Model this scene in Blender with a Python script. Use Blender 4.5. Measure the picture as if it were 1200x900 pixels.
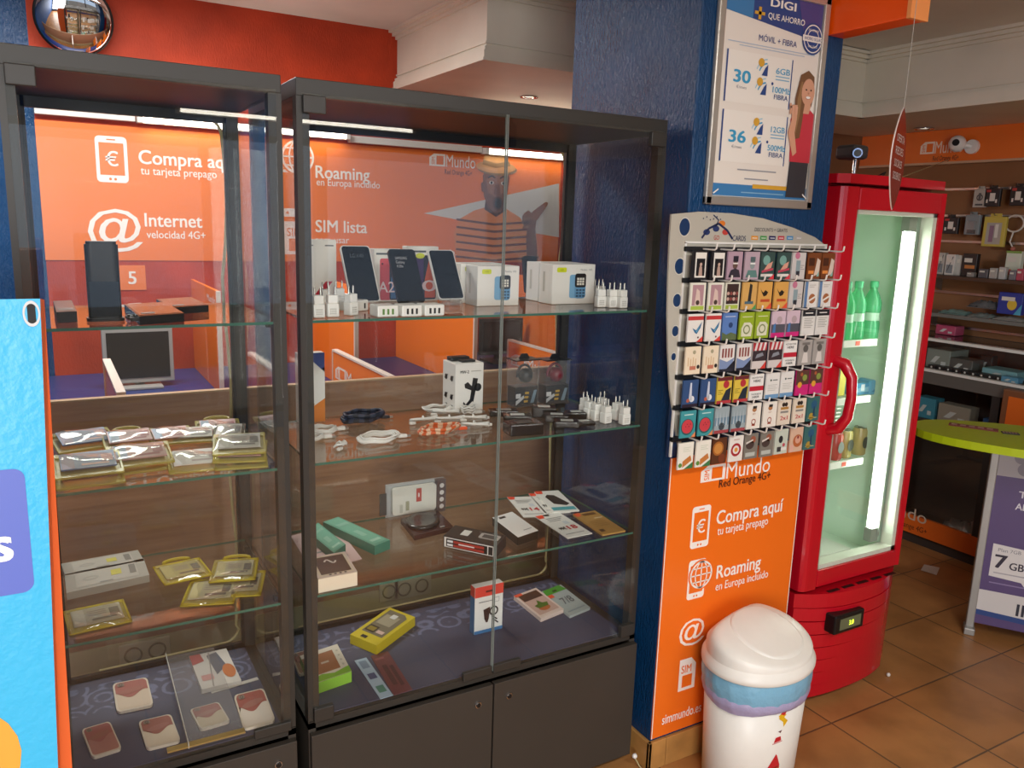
import bpy, bmesh, math, random
from mathutils import Matrix, Vector, Euler
random.seed(7)
for o in list(bpy.data.objects): bpy.data.objects.remove(o)
SC = bpy.context.scene; COL = SC.collection
R = math.radians; PI = math.pi

# ------------------------------------------------------------------ camera
CAM = Vector((-.471, -1.737, 1.618)); CE = Euler((R(78.81), R(-1.776), R(-29.70))); FPX = 947.0
cd = bpy.data.cameras.new('camera'); cd.sensor_fit = 'HORIZONTAL'; cd.sensor_width = 36; cd.lens = FPX / 1200 * 36
cd.clip_start = .02
cam = bpy.data.objects.new('camera', cd); COL.objects.link(cam); cam.location = CAM; cam.rotation_euler = CE; SC.camera = cam
CR = CE.to_matrix()

# ------------------------------------------------------------------ world, exposure, large lights
SC.view_settings.view_transform = 'Standard'; SC.view_settings.look = 'None'
SC.view_settings.gamma = 1; SC.view_settings.use_curve_mapping = False
SC.view_settings.exposure = 0.0
SC.cycles.transparent_max_bounces = 48; SC.cycles.max_bounces = 9; SC.cycles.glossy_bounces = 6
SC.cycles.transmission_bounces = 8; SC.cycles.caustics_reflective = False; SC.cycles.caustics_refractive = False
SC.cycles.sample_clamp_indirect = 4.0
W = bpy.data.worlds.new('world'); SC.world = W; W.use_nodes = True
W.node_tree.nodes['Background'].inputs[0].default_value = (.62, .76, 1, 1)
W.node_tree.nodes['Background'].inputs[1].default_value = .9
def area(name, loc, rot, sx, sy, power, col=(1, 1, 1), spread=180):
    l = bpy.data.lights.new(name, 'AREA'); l.shape = 'RECTANGLE'; l.size = sx; l.size_y = sy
    l.energy = power; l.color = col; l.spread = R(spread)
    o = bpy.data.objects.new(name, l); COL.objects.link(o); o.location = loc; o.rotation_euler = rot
    return o
area('daylight_shop_window', (-1.62, -4.42, 1.2), (R(90), 0, 0), 1.6, 1.9, 110, (1, .98, .95))
area('fill_light_front', (.4, -2.3, 2.46), (0, 0, 0), 2.4, .3, 62, (1, .97, .93))  # unseen overhead fill, added to brighten the front of the shop
area('fill_light_booths', (-.3, 1.6, 2.58), (0, 0, 0), 1.3, .4, 46, (1, .98, .95))  # added fill without a fixture, brightens the booths and the pillar's left side

# ------------------------------------------------------------------ helpers
def lin(h):
    h = h.lstrip('#'); c = [int(h[i:i+2], 16) / 255 for i in (0, 2, 4)]
    return tuple(x / 12.92 if x <= .04045 else ((x + .055) / 1.055) ** 2.4 for x in c) + (1,)
MATS = {}
def M(name, hexc='#888888', rough=.5, metal=0, spec=.5, noise=0, nscale=8, bump=0, bscale=40, emit=0, coat=0):
    if name in MATS: return MATS[name]
    m = bpy.data.materials.new(name); m.use_nodes = True; nt = m.node_tree; b = nt.nodes['Principled BSDF']
    c = lin(hexc)
    b.inputs['Base Color'].default_value = c; b.inputs['Roughness'].default_value = rough; b.inputs['Metallic'].default_value = metal
    b.inputs['Specular IOR Level'].default_value = spec; b.inputs['Coat Weight'].default_value = coat
    if noise or bump: tc = nt.nodes.new('ShaderNodeTexCoord')
    if noise:
        n = nt.nodes.new('ShaderNodeTexNoise'); n.inputs['Scale'].default_value = nscale; n.inputs['Detail'].default_value = 5
        nt.links.new(tc.outputs['Object'], n.inputs['Vector'])
        r = nt.nodes.new('ShaderNodeValToRGB'); e = r.color_ramp.elements
        e[0].position = .3; e[1].position = .7
        e[0].color = tuple(x * (1 - noise) for x in c[:3]) + (1,); e[1].color = tuple(min(1, x * (1 + noise * .6)) for x in c[:3]) + (1,)
        nt.links.new(n.outputs['Fac'], r.inputs[0]); nt.links.new(r.outputs[0], b.inputs['Base Color'])
    if bump:
        n2 = nt.nodes.new('ShaderNodeTexNoise'); n2.inputs['Scale'].default_value = bscale; n2.inputs['Detail'].default_value = 4
        nt.links.new(tc.outputs['Object'], n2.inputs['Vector'])
        bp = nt.nodes.new('ShaderNodeBump'); bp.inputs['Strength'].default_value = bump; bp.inputs['Distance'].default_value = .01
        nt.links.new(n2.outputs['Fac'], bp.inputs['Height']); nt.links.new(bp.outputs[0], b.inputs['Normal'])
    if emit:
        b.inputs['Emission Color'].default_value = c; b.inputs['Emission Strength'].default_value = emit
    MATS[name] = m; return m
def K(h, rough=.42): return M('print_' + h.lstrip('#'), h, rough)
def glassmat(name, tint='#ffffff', rough=.0, f0=.04, extra=0.0, film='#ffffff'):
    if name in MATS: return MATS[name]
    m = bpy.data.materials.new(name); m.use_nodes = True; nt = m.node_tree; nt.nodes.clear()
    out = nt.nodes.new('ShaderNodeOutputMaterial'); mix = nt.nodes.new('ShaderNodeMixShader')
    tr = nt.nodes.new('ShaderNodeBsdfTransparent'); tr.inputs[0].default_value = lin(tint)
    gl = nt.nodes.new('ShaderNodeBsdfGlossy'); gl.inputs['Roughness'].default_value = rough
    g = nt.nodes.new('ShaderNodeNewGeometry'); d = nt.nodes.new('ShaderNodeVectorMath'); d.operation = 'DOT_PRODUCT'
    nt.links.new(g.outputs['Normal'], d.inputs[0]); nt.links.new(g.outputs['Incoming'], d.inputs[1])
    def mt(op, a, b=None):
        n = nt.nodes.new('ShaderNodeMath'); n.operation = op
        for i, x in enumerate((a, b)):
            if x is None: continue
            if isinstance(x, (int, float)): n.inputs[i].default_value = x
            else: nt.links.new(x, n.inputs[i])
        return n.outputs[0]
    a = mt('ABSOLUTE', d.outputs['Value']); p = mt('POWER', mt('SUBTRACT', 1.0, a), 5.0)
    fac = mt('ADD', mt('MULTIPLY', p, 1 - f0), f0)
    nt.links.new(fac, mix.inputs[0]); nt.links.new(tr.outputs[0], mix.inputs[1]); nt.links.new(gl.outputs[0], mix.inputs[2])
    last = mix.outputs[0]
    if extra:
        df = nt.nodes.new('ShaderNodeBsdfDiffuse'); df.inputs[0].default_value = lin(film)
        m2 = nt.nodes.new('ShaderNodeMixShader'); m2.inputs[0].default_value = extra
        nt.links.new(last, m2.inputs[1]); nt.links.new(df.outputs[0], m2.inputs[2]); last = m2.outputs[0]
    nt.links.new(last, out.inputs[0]); MATS[name] = m; return m

FONT = {}
def glyphs(s, bold):
    k = (s, bold)
    if k in FONT: return FONT[k]
    c = bpy.data.curves.new('lettering', 'FONT'); c.body = s; c.size = 1; c.resolution_u = 3; c.offset = bold
    c.fill_mode = 'FRONT'
    o = bpy.data.objects.new('lettering', c); COL.objects.link(o)
    bpy.context.view_layer.update()
    me = bpy.data.meshes.new_from_object(o.evaluated_get(bpy.context.evaluated_depsgraph_get()))
    v = [(a.co.x, a.co.y) for a in me.vertices]; f = [tuple(p.vertices) for p in me.polygons]
    bpy.data.objects.remove(o); bpy.data.curves.remove(c); bpy.data.meshes.remove(me)
    xs = [a[0] for a in v] or [0, 1]; x0 = min(xs); w = max(xs) - x0
    v = [(a[0] - x0, a[1]) for a in v]
    FONT[k] = (v, f, w); return FONT[k]
_H = glyphs('H', 0.0); CAPH = max(a[1] for a in _H[0])

class MB:
    """collects shapes and builds ONE mesh object"""
    def __init__(s, mat=None): s.v = []; s.f = []; s.m = []; s.sm = []; s.mats = []; s.X = Matrix(); s.mat = mat; s.L = .0006
    def mi(s, m):
        if m not in s.mats: s.mats.append(m)
        return s.mats.index(m)
    def add(s, vs, fs, mat=None, smooth=False):
        mat = mat or s.mat; n = len(s.v); i = s.mi(mat)
        s.v += [tuple(s.X @ Vector(p)) for p in vs]
        for f in fs: s.f.append(tuple(n + k for k in f)); s.m.append(i); s.sm.append(smooth)
        return s
    def bm(s, bm, mat=None, smooth=False):
        bm.verts.index_update()
        s.add([v.co[:] for v in bm.verts], [tuple(v.index for v in f.verts) for f in bm.faces], mat, smooth); bm.free(); return s
    def box(s, x0, x1, y0, y1, z0, z1, mat=None, bev=0, seg=2, smooth=False):
        if not bev:
            v = [(x, y, z) for x in (x0, x1) for y in (y0, y1) for z in (z0, z1)]
            return s.add(v, [(0, 1, 3, 2), (4, 6, 7, 5), (0, 4, 5, 1), (2, 3, 7, 6), (0, 2, 6, 4), (1, 5, 7, 3)], mat, smooth)
        bm = bmesh.new(); bmesh.ops.create_cube(bm, size=1)
        for v in bm.verts: v.co = ((x0+x1)/2 + v.co.x*(x1-x0), (y0+y1)/2 + v.co.y*(y1-y0), (z0+z1)/2 + v.co.z*(z1-z0))
        bmesh.ops.bevel(bm, geom=bm.edges[:], offset=bev, segments=seg, profile=.5, affect='EDGES')
        return s.bm(bm, mat, smooth)
    def prism(s, pts, h0, h1, mat=None, axis='z', side=None):
        """polygon extruded along an axis; pts are (a, b) in the other two axes (x,y | x,z | y,z)"""
        n = len(pts)
        def P(a, b, h): return {'z': (a, b, h), 'y': (a, h, b), 'x': (h, a, b)}[axis]
        v = [P(a, b, h0) for a, b in pts] + [P(a, b, h1) for a, b in pts]
        s.add(v, [tuple(range(n))[::-1], tuple(range(n, 2*n))], mat)
        return s.add(v, [(i, (i+1) % n, n+(i+1) % n, n+i) for i in range(n)], side or mat)
    def tube(s, pts, r, mat=None, n=8, close=False, cap=True):
        pts = [Vector(p) for p in pts]; k = len(pts); rings = []; up = None
        for i, p in enumerate(pts):
            t = (pts[(i+1) % k] - pts[i-1]) if close else (pts[min(i+1, k-1)] - pts[max(i-1, 0)])
            t.normalize()
            if up is None:
                up = Vector((0, 0, 1)) if abs(t.z) < .9 else Vector((1, 0, 0))
            a = t.cross(up).normalized(); b = a.cross(t).normalized(); up = b
            rr = r[i] if isinstance(r, (list, tuple)) else r
            rings.append([p + a*math.cos(2*PI*j/n)*rr + b*math.sin(2*PI*j/n)*rr for j in range(n)])
        v = [q[:] for g in rings for q in g]; f = []
        for i in range(k if close else k-1):
            i2 = (i+1) % k
            f += [(i*n+j, i*n+(j+1) % n, i2*n+(j+1) % n, i2*n+j) for j in range(n)]
        s.add(v, f, mat, True)
        if cap and not close: s.add(v[:n], [tuple(range(n))[::-1]], mat); s.add(v[-n:], [tuple(range(n))], mat)
        return s
    def lathe(s, prof, mat=None, n=32, c=(0, 0, 0), ax='z', sx=1, sy=1, cap=True):
        def P(r, h, a):
            x, y = r*math.cos(a)*sx, r*math.sin(a)*sy
            return {'z': (c[0]+x, c[1]+y, c[2]+h), 'y': (c[0]+x, c[1]-h, c[2]+y), 'x': (c[0]+h, c[1]+x, c[2]+y)}[ax]
        v = [P(r, h, 2*PI*j/n) for r, h in prof for j in range(n)]; f = []
        for i in range(len(prof)-1): f += [(i*n+j, i*n+(j+1) % n, (i+1)*n+(j+1) % n, (i+1)*n+j) for j in range(n)]
        s.add(v, f, mat, True)
        if cap:
            if prof[0][0] > 1e-5: s.add(v[:n], [tuple(range(n))[::-1]], mat)
            if prof[-1][0] > 1e-5: s.add(v[-n:], [tuple(range(n))], mat)
        return s
    def cyl(s, c, r, h, mat=None, ax='z', n=24): return s.lathe([(r, 0), (r, h)], mat, n, c, ax)
    def ball(s, c, r, mat=None, n=20, k=10, sz=1): return s.lathe([(max(r*math.sin(PI*i/k), 1e-6), -r*sz*math.cos(PI*i/k)) for i in range(k+1)], mat, n, c, cap=False)
    # flat artwork in the local XY plane, w = layer height
    def rect(s, x0, y0, x1, y1, mat, L=1): return s.add([(x0, y0, L*s.L), (x1, y0, L*s.L), (x1, y1, L*s.L), (x0, y1, L*s.L)], [(0, 1, 2, 3)], mat)
    def poly(s, pts, mat, L=1): return s.add([(a, b, L*s.L) for a, b in pts], [tuple(range(len(pts)))], mat)
    def rrect(s, x0, y0, x1, y1, r, mat, L=1): return s.poly(rpts(x0, y0, x1, y1, r), mat, L)
    def disc(s, x, y, r, mat, L=1, ry=None, n=24): return s.poly([(x+r*math.cos(2*PI*i/n), y+(ry or r)*math.sin(2*PI*i/n)) for i in range(n)], mat, L)
    def ring(s, x, y, r, t, mat, L=1, a0=0, a1=360, ry=1, n=28):
        v = []; f = []
        for i in range(n+1):
            a = R(a0+(a1-a0)*i/n)
            v += [(x+r*math.cos(a), y+ry*r*math.sin(a), L*s.L), (x+(r-t)*math.cos(a), y+ry*(r-t)*math.sin(a), L*s.L)]
            if i: f.append((2*i-2, 2*i, 2*i+1, 2*i-1))
        return s.add(v, f, mat)
    def frame2(s, x0, y0, x1, y1, t, mat, L=1):
        s.rect(x0, y0, x1, y0+t, mat, L); s.rect(x0, y1-t, x1, y1, mat, L); s.rect(x0, y0+t, x0+t, y1-t, mat, L); return s.rect(x1-t, y0+t, x1, y1-t, mat, L)
    def line(s, pts, t, mat, L=1):
        for (a, b), (c, d) in zip(pts, pts[1:]):
            l = math.hypot(c-a, d-b) or 1; nx, ny = -(d-b)/l*t/2, (c-a)/l*t/2
            s.poly([(a-nx, b-ny), (c-nx, d-ny), (c+nx, d+ny), (a+nx, b+ny)], mat, L)
        return s
    def text(s, t, x, y, cap, mat, L=2, w=None, align='l', bold=0.0):
        v, f, tw = glyphs(t, 0.0); ky = cap/CAPH; kx = (w/tw) if w else ky
        x -= {'l': 0, 'c': .5, 'r': 1}[align]*tw*kx
        if not bold: return s.add([(x+a*kx, y+b*ky, L*s.L) for a, b in v], f, mat)
        for q, (dx, dy) in enumerate(((-1, -.5), (1, -.5), (-1, .5), (1, .5))):      # a heavier weight: four strokes laid over each other
            s.add([(x+(a+dx*bold*.8)*kx, y+(b+dy*bold*.8)*ky, (L+.12*q)*s.L) for a, b in v], f, mat)
        return s
    def build(s, name, parent=None, bev=0, sub=0, weld=False):
        me = bpy.data.meshes.new(name); me.from_pydata(s.v, [], s.f)
        for m in s.mats: me.materials.append(m)
        me.polygons.foreach_set('material_index', s.m); me.polygons.foreach_set('use_smooth', s.sm); me.update()
        o = bpy.data.objects.new(name, me); COL.objects.link(o)
        if parent: o.parent = parent
        if bev:
            b = o.modifiers.new('bevel', 'BEVEL'); b.width = bev; b.segments = 2; b.limit_method = 'ANGLE'; b.angle_limit = R(40)
        if sub: b = o.modifiers.new('subsurf', 'SUBSURF'); b.levels = b.render_levels = sub
        return o
def rpts(x0, y0, x1, y1, r, n=5):
    p = []
    for cx, cy, a in ((x1-r, y1-r, 0), (x0+r, y1-r, 90), (x0+r, y0+r, 180), (x1-r, y0+r, 270)):
        p += [(cx+r*math.cos(R(a+90*i/n)), cy+r*math.sin(R(a+90*i/n))) for i in range(n+1)]
    return p
def tag(o, label, cat, group=None, kind=None):
    o['label'] = label; o['category'] = cat
    if group: o['group'] = group
    if kind: o['kind'] = kind
    return o
def thing(name, label, cat, loc=(0, 0, 0), rz=0, group=None):
    o = bpy.data.objects.new(name, None); COL.objects.link(o); o.empty_display_size = .05
    o.location = loc; o.rotation_euler = (0, 0, rz); return tag(o, label, cat, group)
def struct(o): o['kind'] = 'structure'; return o
def lab(o, l): o['label'] = l; return o
def dup(root, loc, rz, label):
    r = root.copy(); COL.objects.link(r); r.location = loc; r.rotation_euler = (0, 0, rz); r['label'] = label
    for ch in list(root.children):
        c = ch.copy(); COL.objects.link(c); c.parent = r
        for g in list(ch.children):
            d = g.copy(); COL.objects.link(d); d.parent = c
    return r
def at(px, py, x=None, y=None, z=None):
    """the point of a plane x=, y= or z= of the place that the photograph shows at a pixel"""
    d = CR @ Vector(((px-600)/FPX, -(py-450)/FPX, -1))
    i, val = (0, x) if x is not None else (1, y) if y is not None else (2, z)
    return CAM + d * ((val-CAM[i])/d[i])
FRONT = Matrix(((1, 0, 0, 0), (0, 0, -1, 0), (0, 1, 0, 0), (0, 0, 0, 1)))      # local XY art -> x,z facing -y
def facing(y): return Matrix.Translation((0, y, 0)) @ FRONT
def facing_mx(x): return Matrix(((0, 0, -1, x), (-1, 0, 0, 0), (0, 1, 0, 0), (0, 0, 0, 1)))   # u = -y, v = z, facing -x

def WM(t, mat=None):                       # a mesh builder working in world coordinates under thing t
    m = MB(mat); m.X = Matrix.Translation(-Vector(t.location)); return m
# ------------------------------------------------------------------ materials of the place
def planks_mat(name, c1, c2, rough, scale=(1, 1, 1)):
    m = M(name, c1, rough); nt = m.node_tree; b = nt.nodes['Principled BSDF']
    tc = nt.nodes.new('ShaderNodeTexCoord'); mp = nt.nodes.new('ShaderNodeMapping'); mp.inputs['Scale'].default_value = scale
    n = nt.nodes.new('ShaderNodeTexNoise'); n.inputs['Scale'].default_value = 6; n.inputs['Detail'].default_value = 8
    r = nt.nodes.new('ShaderNodeValToRGB'); r.color_ramp.elements[0].color = lin(c1); r.color_ramp.elements[1].color = lin(c2)
    r.color_ramp.elements[0].position = .3; r.color_ramp.elements[1].position = .7
    nt.links.new(tc.outputs['Object'], mp.inputs[0]); nt.links.new(mp.outputs[0], n.inputs['Vector'])
    nt.links.new(n.outputs['Fac'], r.inputs[0]); nt.links.new(r.outputs[0], b.inputs['Base Color']); return m
def tile_mat():
    m = M('terracotta_tiles', '#a56a3c', .38); nt = m.node_tree; b = nt.nodes['Principled BSDF']
    tc = nt.nodes.new('ShaderNodeTexCoord'); mp = nt.nodes.new('ShaderNodeMapping')
    mp.inputs['Location'].default_value = (-.05, .165, 0)
    br = nt.nodes.new('ShaderNodeTexBrick'); br.offset = 0; br.squash = 1
    br.inputs['Scale'].default_value = 1; br.inputs['Brick Width'].default_value = .335; br.inputs['Row Height'].default_value = .335
    br.inputs['Mortar Size'].default_value = .0035; br.inputs['Mortar Smooth'].default_value = .3; br.inputs['Bias'].default_value = 0
    br.inputs['Color1'].default_value = lin('#bd8650'); br.inputs['Color2'].default_value = lin('#ab7642'); br.inputs['Mortar'].default_value = lin('#6b5138')
    n = nt.nodes.new('ShaderNodeTexNoise'); n.inputs['Scale'].default_value = 5; n.inputs['Detail'].default_value = 7
    r = nt.nodes.new('ShaderNodeValToRGB'); r.color_ramp.elements[0].color = (.55, .52, .47, 1); r.color_ramp.elements[1].color = (1, 1, 1, 1)
    r.color_ramp.elements[0].position = .3; r.color_ramp.elements[1].position = .62
    mx = nt.nodes.new('ShaderNodeMix'); mx.data_type = 'RGBA'; mx.blend_type = 'MULTIPLY'; mx.inputs[0].default_value = .75
    bp = nt.nodes.new('ShaderNodeBump'); bp.inputs['Strength'].default_value = .35; bp.inputs['Distance'].default_value = .004; bp.invert = True
    nt.links.new(tc.outputs['Object'], mp.inputs[0]); nt.links.new(mp.outputs[0], br.inputs[0]); nt.links.new(tc.outputs['Object'], n.inputs['Vector'])
    nt.links.new(n.outputs['Fac'], r.inputs[0]); nt.links.new(br.outputs[0], mx.inputs[6]); nt.links.new(r.outputs[0], mx.inputs[7])
    nt.links.new(mx.outputs[2], b.inputs['Base Color']); nt.links.new(br.outputs['Fac'], bp.inputs['Height']); nt.links.new(bp.outputs[0], b.inputs['Normal'])
    return m
def brushed_paint(name, c1, c2, rough, bump):
    m = M(name, c1, rough, noise=.22, nscale=5, spec=.32); nt = m.node_tree; b = nt.nodes['Principled BSDF']
    tc = nt.nodes.new('ShaderNodeTexCoord'); mp = nt.nodes.new('ShaderNodeMapping'); mp.inputs['Scale'].default_value = (2.2, 2.2, .8)
    n = nt.nodes.new('ShaderNodeTexNoise'); n.inputs['Scale'].default_value = 75; n.inputs['Detail'].default_value = 6
    bp = nt.nodes.new('ShaderNodeBump'); bp.inputs['Strength'].default_value = bump; bp.inputs['Distance'].default_value = .006
    nt.links.new(tc.outputs['Object'], mp.inputs[0]); nt.links.new(mp.outputs[0], n.inputs['Vector']); nt.links.new(n.outputs['Fac'], bp.inputs['Height'])
    nt.links.new(bp.outputs[0], b.inputs['Normal']); return m
BLUE = brushed_paint('blue_gloss_paint', '#11406c', '#173c70', .22, .8)
RED = brushed_paint('red_brushed_paint', '#b53a18', '#b02a10', .6, .35)
CEIL = M('ceiling_paint', '#d9d5cc', .8, noise=.06, nscale=3); WHITE = M('cream_wall_paint', '#ded8c8', .6, noise=.06, nscale=4)
BROWNW = M('brown_wall_panel', '#8a5f3a', .55, noise=.12, nscale=3)
TILE = tile_mat(); SKIRT = M('skirting_tile', '#bd8a4c', .4, noise=.3, nscale=9)
WOODP = planks_mat('partition_veneer', '#a87c62', '#b98e70', .4, (1, 6, 14)); WOODTRIM = M('pale_wood_trim', '#c9a888', .5)
PLAST = M('white_plastic', '#ecebe6', .35); METAL = M('brushed_metal', '#b9b7b2', .32, metal=1); CHROME = M('chrome', '#d5d5d5', .12, metal=1)
BLACK = M('black_plastic', '#141414', .35); DGREY = M('dark_grey_plastic', '#3a3a3a', .45); RUBBER = M('black_rubber', '#1b1b19', .7)
ANTH = M('anthracite_coated_metal', '#33302b', .42, noise=.05, nscale=6); ANTHD = M('anthracite_board', '#3b352e', .5, noise=.05, nscale=5)
ORANGE = M('orange_acrylic', '#ff8418', .25); ORSHEET = M('orange_sign_vinyl', '#ee6f1e', .3); LEAF = M('glossy_red_sign', '#8a2a22', .25)
def glow(name, h, e): return M(name, h, .5, emit=e)
TUBE = glow('lit_tube', '#fff6e6', 14.0)
GLASS = glassmat('clear_glass', '#fdfefd'); SHELFG = glassmat('shelf_glass', '#fafdfb'); GEDGE = M('green_glass_edge', '#3d6b5c', .15)
CLEAR = glassmat('clear_plastic', '#fdfdfd', .08, .05, .06, '#ffffff')

# ------------------------------------------------------------------ the room
BACKY = 2.58; CZ = 2.49; CZB = 2.61; RX = 3.78; LX = -2.6; FY = -4.5
m = MB(TILE); m.box(LX, RX, FY, BACKY, -.1, 0); struct(m.build('floor'))
m = MB(CEIL); m.box(LX, RX, FY, 1.0, CZ, 2.8); m.box(LX, RX, 1.0, BACKY, CZB, 2.8); struct(m.build('ceiling'))
m = MB(RED); m.box(-.466, RX, BACKY, BACKY+.12, 0, 2.8); m.box(LX, -.466, BACKY, BACKY+.12, 0, 2.8, BLUE); struct(m.build('wall_back'))
m = MB(M('blue_matt_wall', '#35588c', .6, noise=.08)); m.box(LX-.1, LX, FY, BACKY, 0, 2.8); struct(m.build('wall_left'))
m = MB(BROWNW); m.box(RX, RX+.1, FY, BACKY, 0, 2.8); struct(m.build('wall_right'))
WBL = M('blue_matt_wall', '#35588c', .6, noise=.08)
m = MB(WBL)
m.box(LX, -2.5, FY-.1, FY, 0, 2.8); m.box(3.5, RX, FY-.1, FY, 0, 2.8); m.box(-2.5, 3.5, FY-.1, FY, 0, .12); m.box(-2.5, 3.5, FY-.1, FY, 2.2, 2.8); struct(m.build('wall_front'))
for k, (xa, xb) in enumerate(((-2.5, -.72), (-.72, 1.4), (1.4, 3.5))):
    m = MB(ANTH); m.box(xa, xa+.05, FY-.08, FY-.02, .12, 2.2); m.box(xb-.05, xb, FY-.08, FY-.02, .12, 2.2); m.box(xa+.05, xb-.05, FY-.08, FY-.02, .12, .17); m.box(xa+.05, xb-.05, FY-.08, FY-.02, 2.15, 2.2)
    m.box(xa+.05, xb-.05, FY-.055, FY-.045, .17, 2.15, GLASS); struct(m.build('window_%d' % (k+1)))
m = MB(M('street_pavement', '#a58d74', .8, noise=.2)); m.box(-9, 10, -14, FY-.1, -.15, -.02); struct(m.build('floor_street'))
# blue pillar and its tiled skirting
PX0, PX1, PYF, PYB = 1.02, 1.558, -.063, .52
m = MB(BLUE); m.box(PX0, PX1, PYF, PYB, 0, CZ, bev=.004); struct(m.build('wall_pillar'))
m = MB(SKIRT)
for i, (a, b) in enumerate(((PX0-.012, PX0+.055), (PX0+.057, PX0+.39), (PX0+.392, PX1+.012))): m.box(a, b, PYF-.012, PYF, 0, .095, bev=.002)
m.box(PX0-.012, PX0, PYF-.012, PYF+.3, 0, .095, bev=.002)
struct(m.build('baseboard_pillar'))
# dropped white beams with stepped cornices
def cornice(m, x0, x1, y0, y1, z0, faces):
    """steps of moulding standing proud of the box faces listed ('x' = the -x face, 'y' = the -y face)"""
    for dz0, dz1, p in ((0, .012, .030), (.012, .045, .022), (.045, .062, .014), (.075, .083, .007)):
        if 'x' in faces: m.box(x0-p, x0, y0-(p if 'y' in faces else 0), y1, z0+dz0, z0+dz1)
        if 'y' in faces: m.box(x0, x1, y0-p, y0, z0+dz0, z0+dz1)
def crown(m, x0, x1, y0, y1, zt, faces):
    for d0, d1, p in ((0, .014, .05), (.014, .03, .03), (.03, .045, .012)):
        if 'x' in faces: m.box(x0-p, x0, y0-(p if 'y' in faces else 0), y1, zt-d1, zt-d0)
        if 'y' in faces: m.box(x0, x1, y0-p, y0, zt-d1, zt-d0)
BX, BY, BZ = 1.25, 1.55, 2.306
m = MB(WHITE); m.box(BX, RX, BY, BACKY, BZ, CZB); cornice(m, BX, RX, BY, BACKY, BZ, 'xy'); crown(m, BX, RX, BY, BACKY, CZB, 'xy')
struct(m.build('trim_1'))
SX, SY, SZ = 3.1, 1.06, 2.185
m = MB(WHITE); m.box(SX, RX, FY, SY, SZ, CZ); cornice(m, SX, RX, FY, SY, SZ, 'x'); crown(m, SX, RX, FY, SY, CZ, 'x')
m.box(1.8, RX, SY, BY-.01, SZ, CZ); cornice(m, 1.8, SX, SY, BY-.01, SZ, 'y'); crown(m, 1.8, SX, SY, BY-.01, CZ, 'y')
struct(m.build('trim_2'))
# recessed spots in the beams
def spot(p, label, on=False):
    t = thing('ceiling_spotlight', label, 'light', p)
    m = MB(CHROME); m.lathe([(.045, 0), (.05, -.004), (.047, -.008), (.034, -.006), (.03, 0)], n=28, cap=False); m.build('trim_ring', t)
    m = MB(glow('spot_lens', '#fff0d8', 1.5)); m.lathe([(.031, -.001), (.001, -.004)], n=20); m.build('lamp_lens', t)
p = at(620, 113, z=BZ); spot(p, 'round recessed spotlight under the white beam left of the blue pillar')
p = at(1083, 150, z=SZ); spot(p, 'small round recessed spotlight under the right-hand soffit')

# ------------------------------------------------------------------ lights of the room
def batten(name, x0, x1, y, z, lit, label, side=1):
    """wall batten on a wall facing -y (side 1) or +y (side -1)"""
    t = thing(name, label, 'lamp', ((x0+x1)/2, y, z)); s = -side
    ya, yb = sorted((y, y+s*.035)); m = WM(t, PLAST); m.box(x0, x1, ya, yb, z-.018, z+.018, bev=.003); m.build('housing', t)
    if lit:
        for x in (x0+.012, x1-.012):
            ya, yb = sorted((y+s*.035, y+s*.07)); m = WM(t, PLAST); m.box(x-.012, x+.012, ya, yb, z-.02, z+.016, bev=.003); m.build('lamp_holder', t)
        m = WM(t, TUBE); m.tube([(x0+.022, y+s*.056, z), (x1-.022, y+s*.056, z)], .013, n=12); m.build('tube', t)
    return t
Z0 = 2.045
batten('wall_batten_light', -.466, -.06, BACKY, Z0+.004, False, 'unlit white batten strip on the red wall at far left, above the orange banner')
batten('wall_batten_light', -.055, .965, BACKY, Z0, True, 'lit fluorescent batten above the orange banner behind the gap between the cabinets')
batten('wall_batten_light', .97, 1.76, BACKY, Z0-.012, False, 'unlit white batten strip above the banner behind the wide cabinet')
batten('wall_batten_light', 1.765, 2.75, BACKY, Z0-.018, True, 'lit fluorescent batten above the man in the straw hat')
batten('wall_batten_light', .38, 2.14, FY, 2.315, True, 'lit fluorescent batten over the shop window behind the viewer', -1)

# ------------------------------------------------------------------ convex mirror
c = at(87, 19, y=BACKY-.16); t = thing('convex_mirror', 'round convex security mirror high on the red back wall', 'mirror', (c.x, BACKY-.012, c.z))
rad = .148
MT = Matrix.Rotation(R(18), 4, 'X')
m = MB(CHROME); m.X = Matrix.Translation((0, -.1, 0)) @ MT
mir = M('mirror_surface', '#e8e8e8', .02, metal=1)
m.mat = mir; m.lathe([(rad*math.sin(R(a)), .035*(math.cos(R(a)))) for a in range(90, 0, -6)] + [(.0005, .035)], n=48, ax='y', cap=False); m.build('mirror_dome', t)
m = MB(BLACK); m.X = Matrix.Translation((0, -.1, 0)) @ MT; m.lathe([(rad, -.012), (rad+.007, -.008), (rad+.008, .002), (rad, .004)], n=48, ax='y', cap=False)
m.lathe([(rad, -.012), (.001, -.016)], n=48, ax='y'); m.build('rim', t)
m = MB(BLACK); m.tube([(0, 0, .02), (0, -.05, .01), (0, -.085, 0)], .012); m.cyl((0, 0, .02), .035, .012, ax='y'); m.build('wall_bracket', t)

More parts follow.
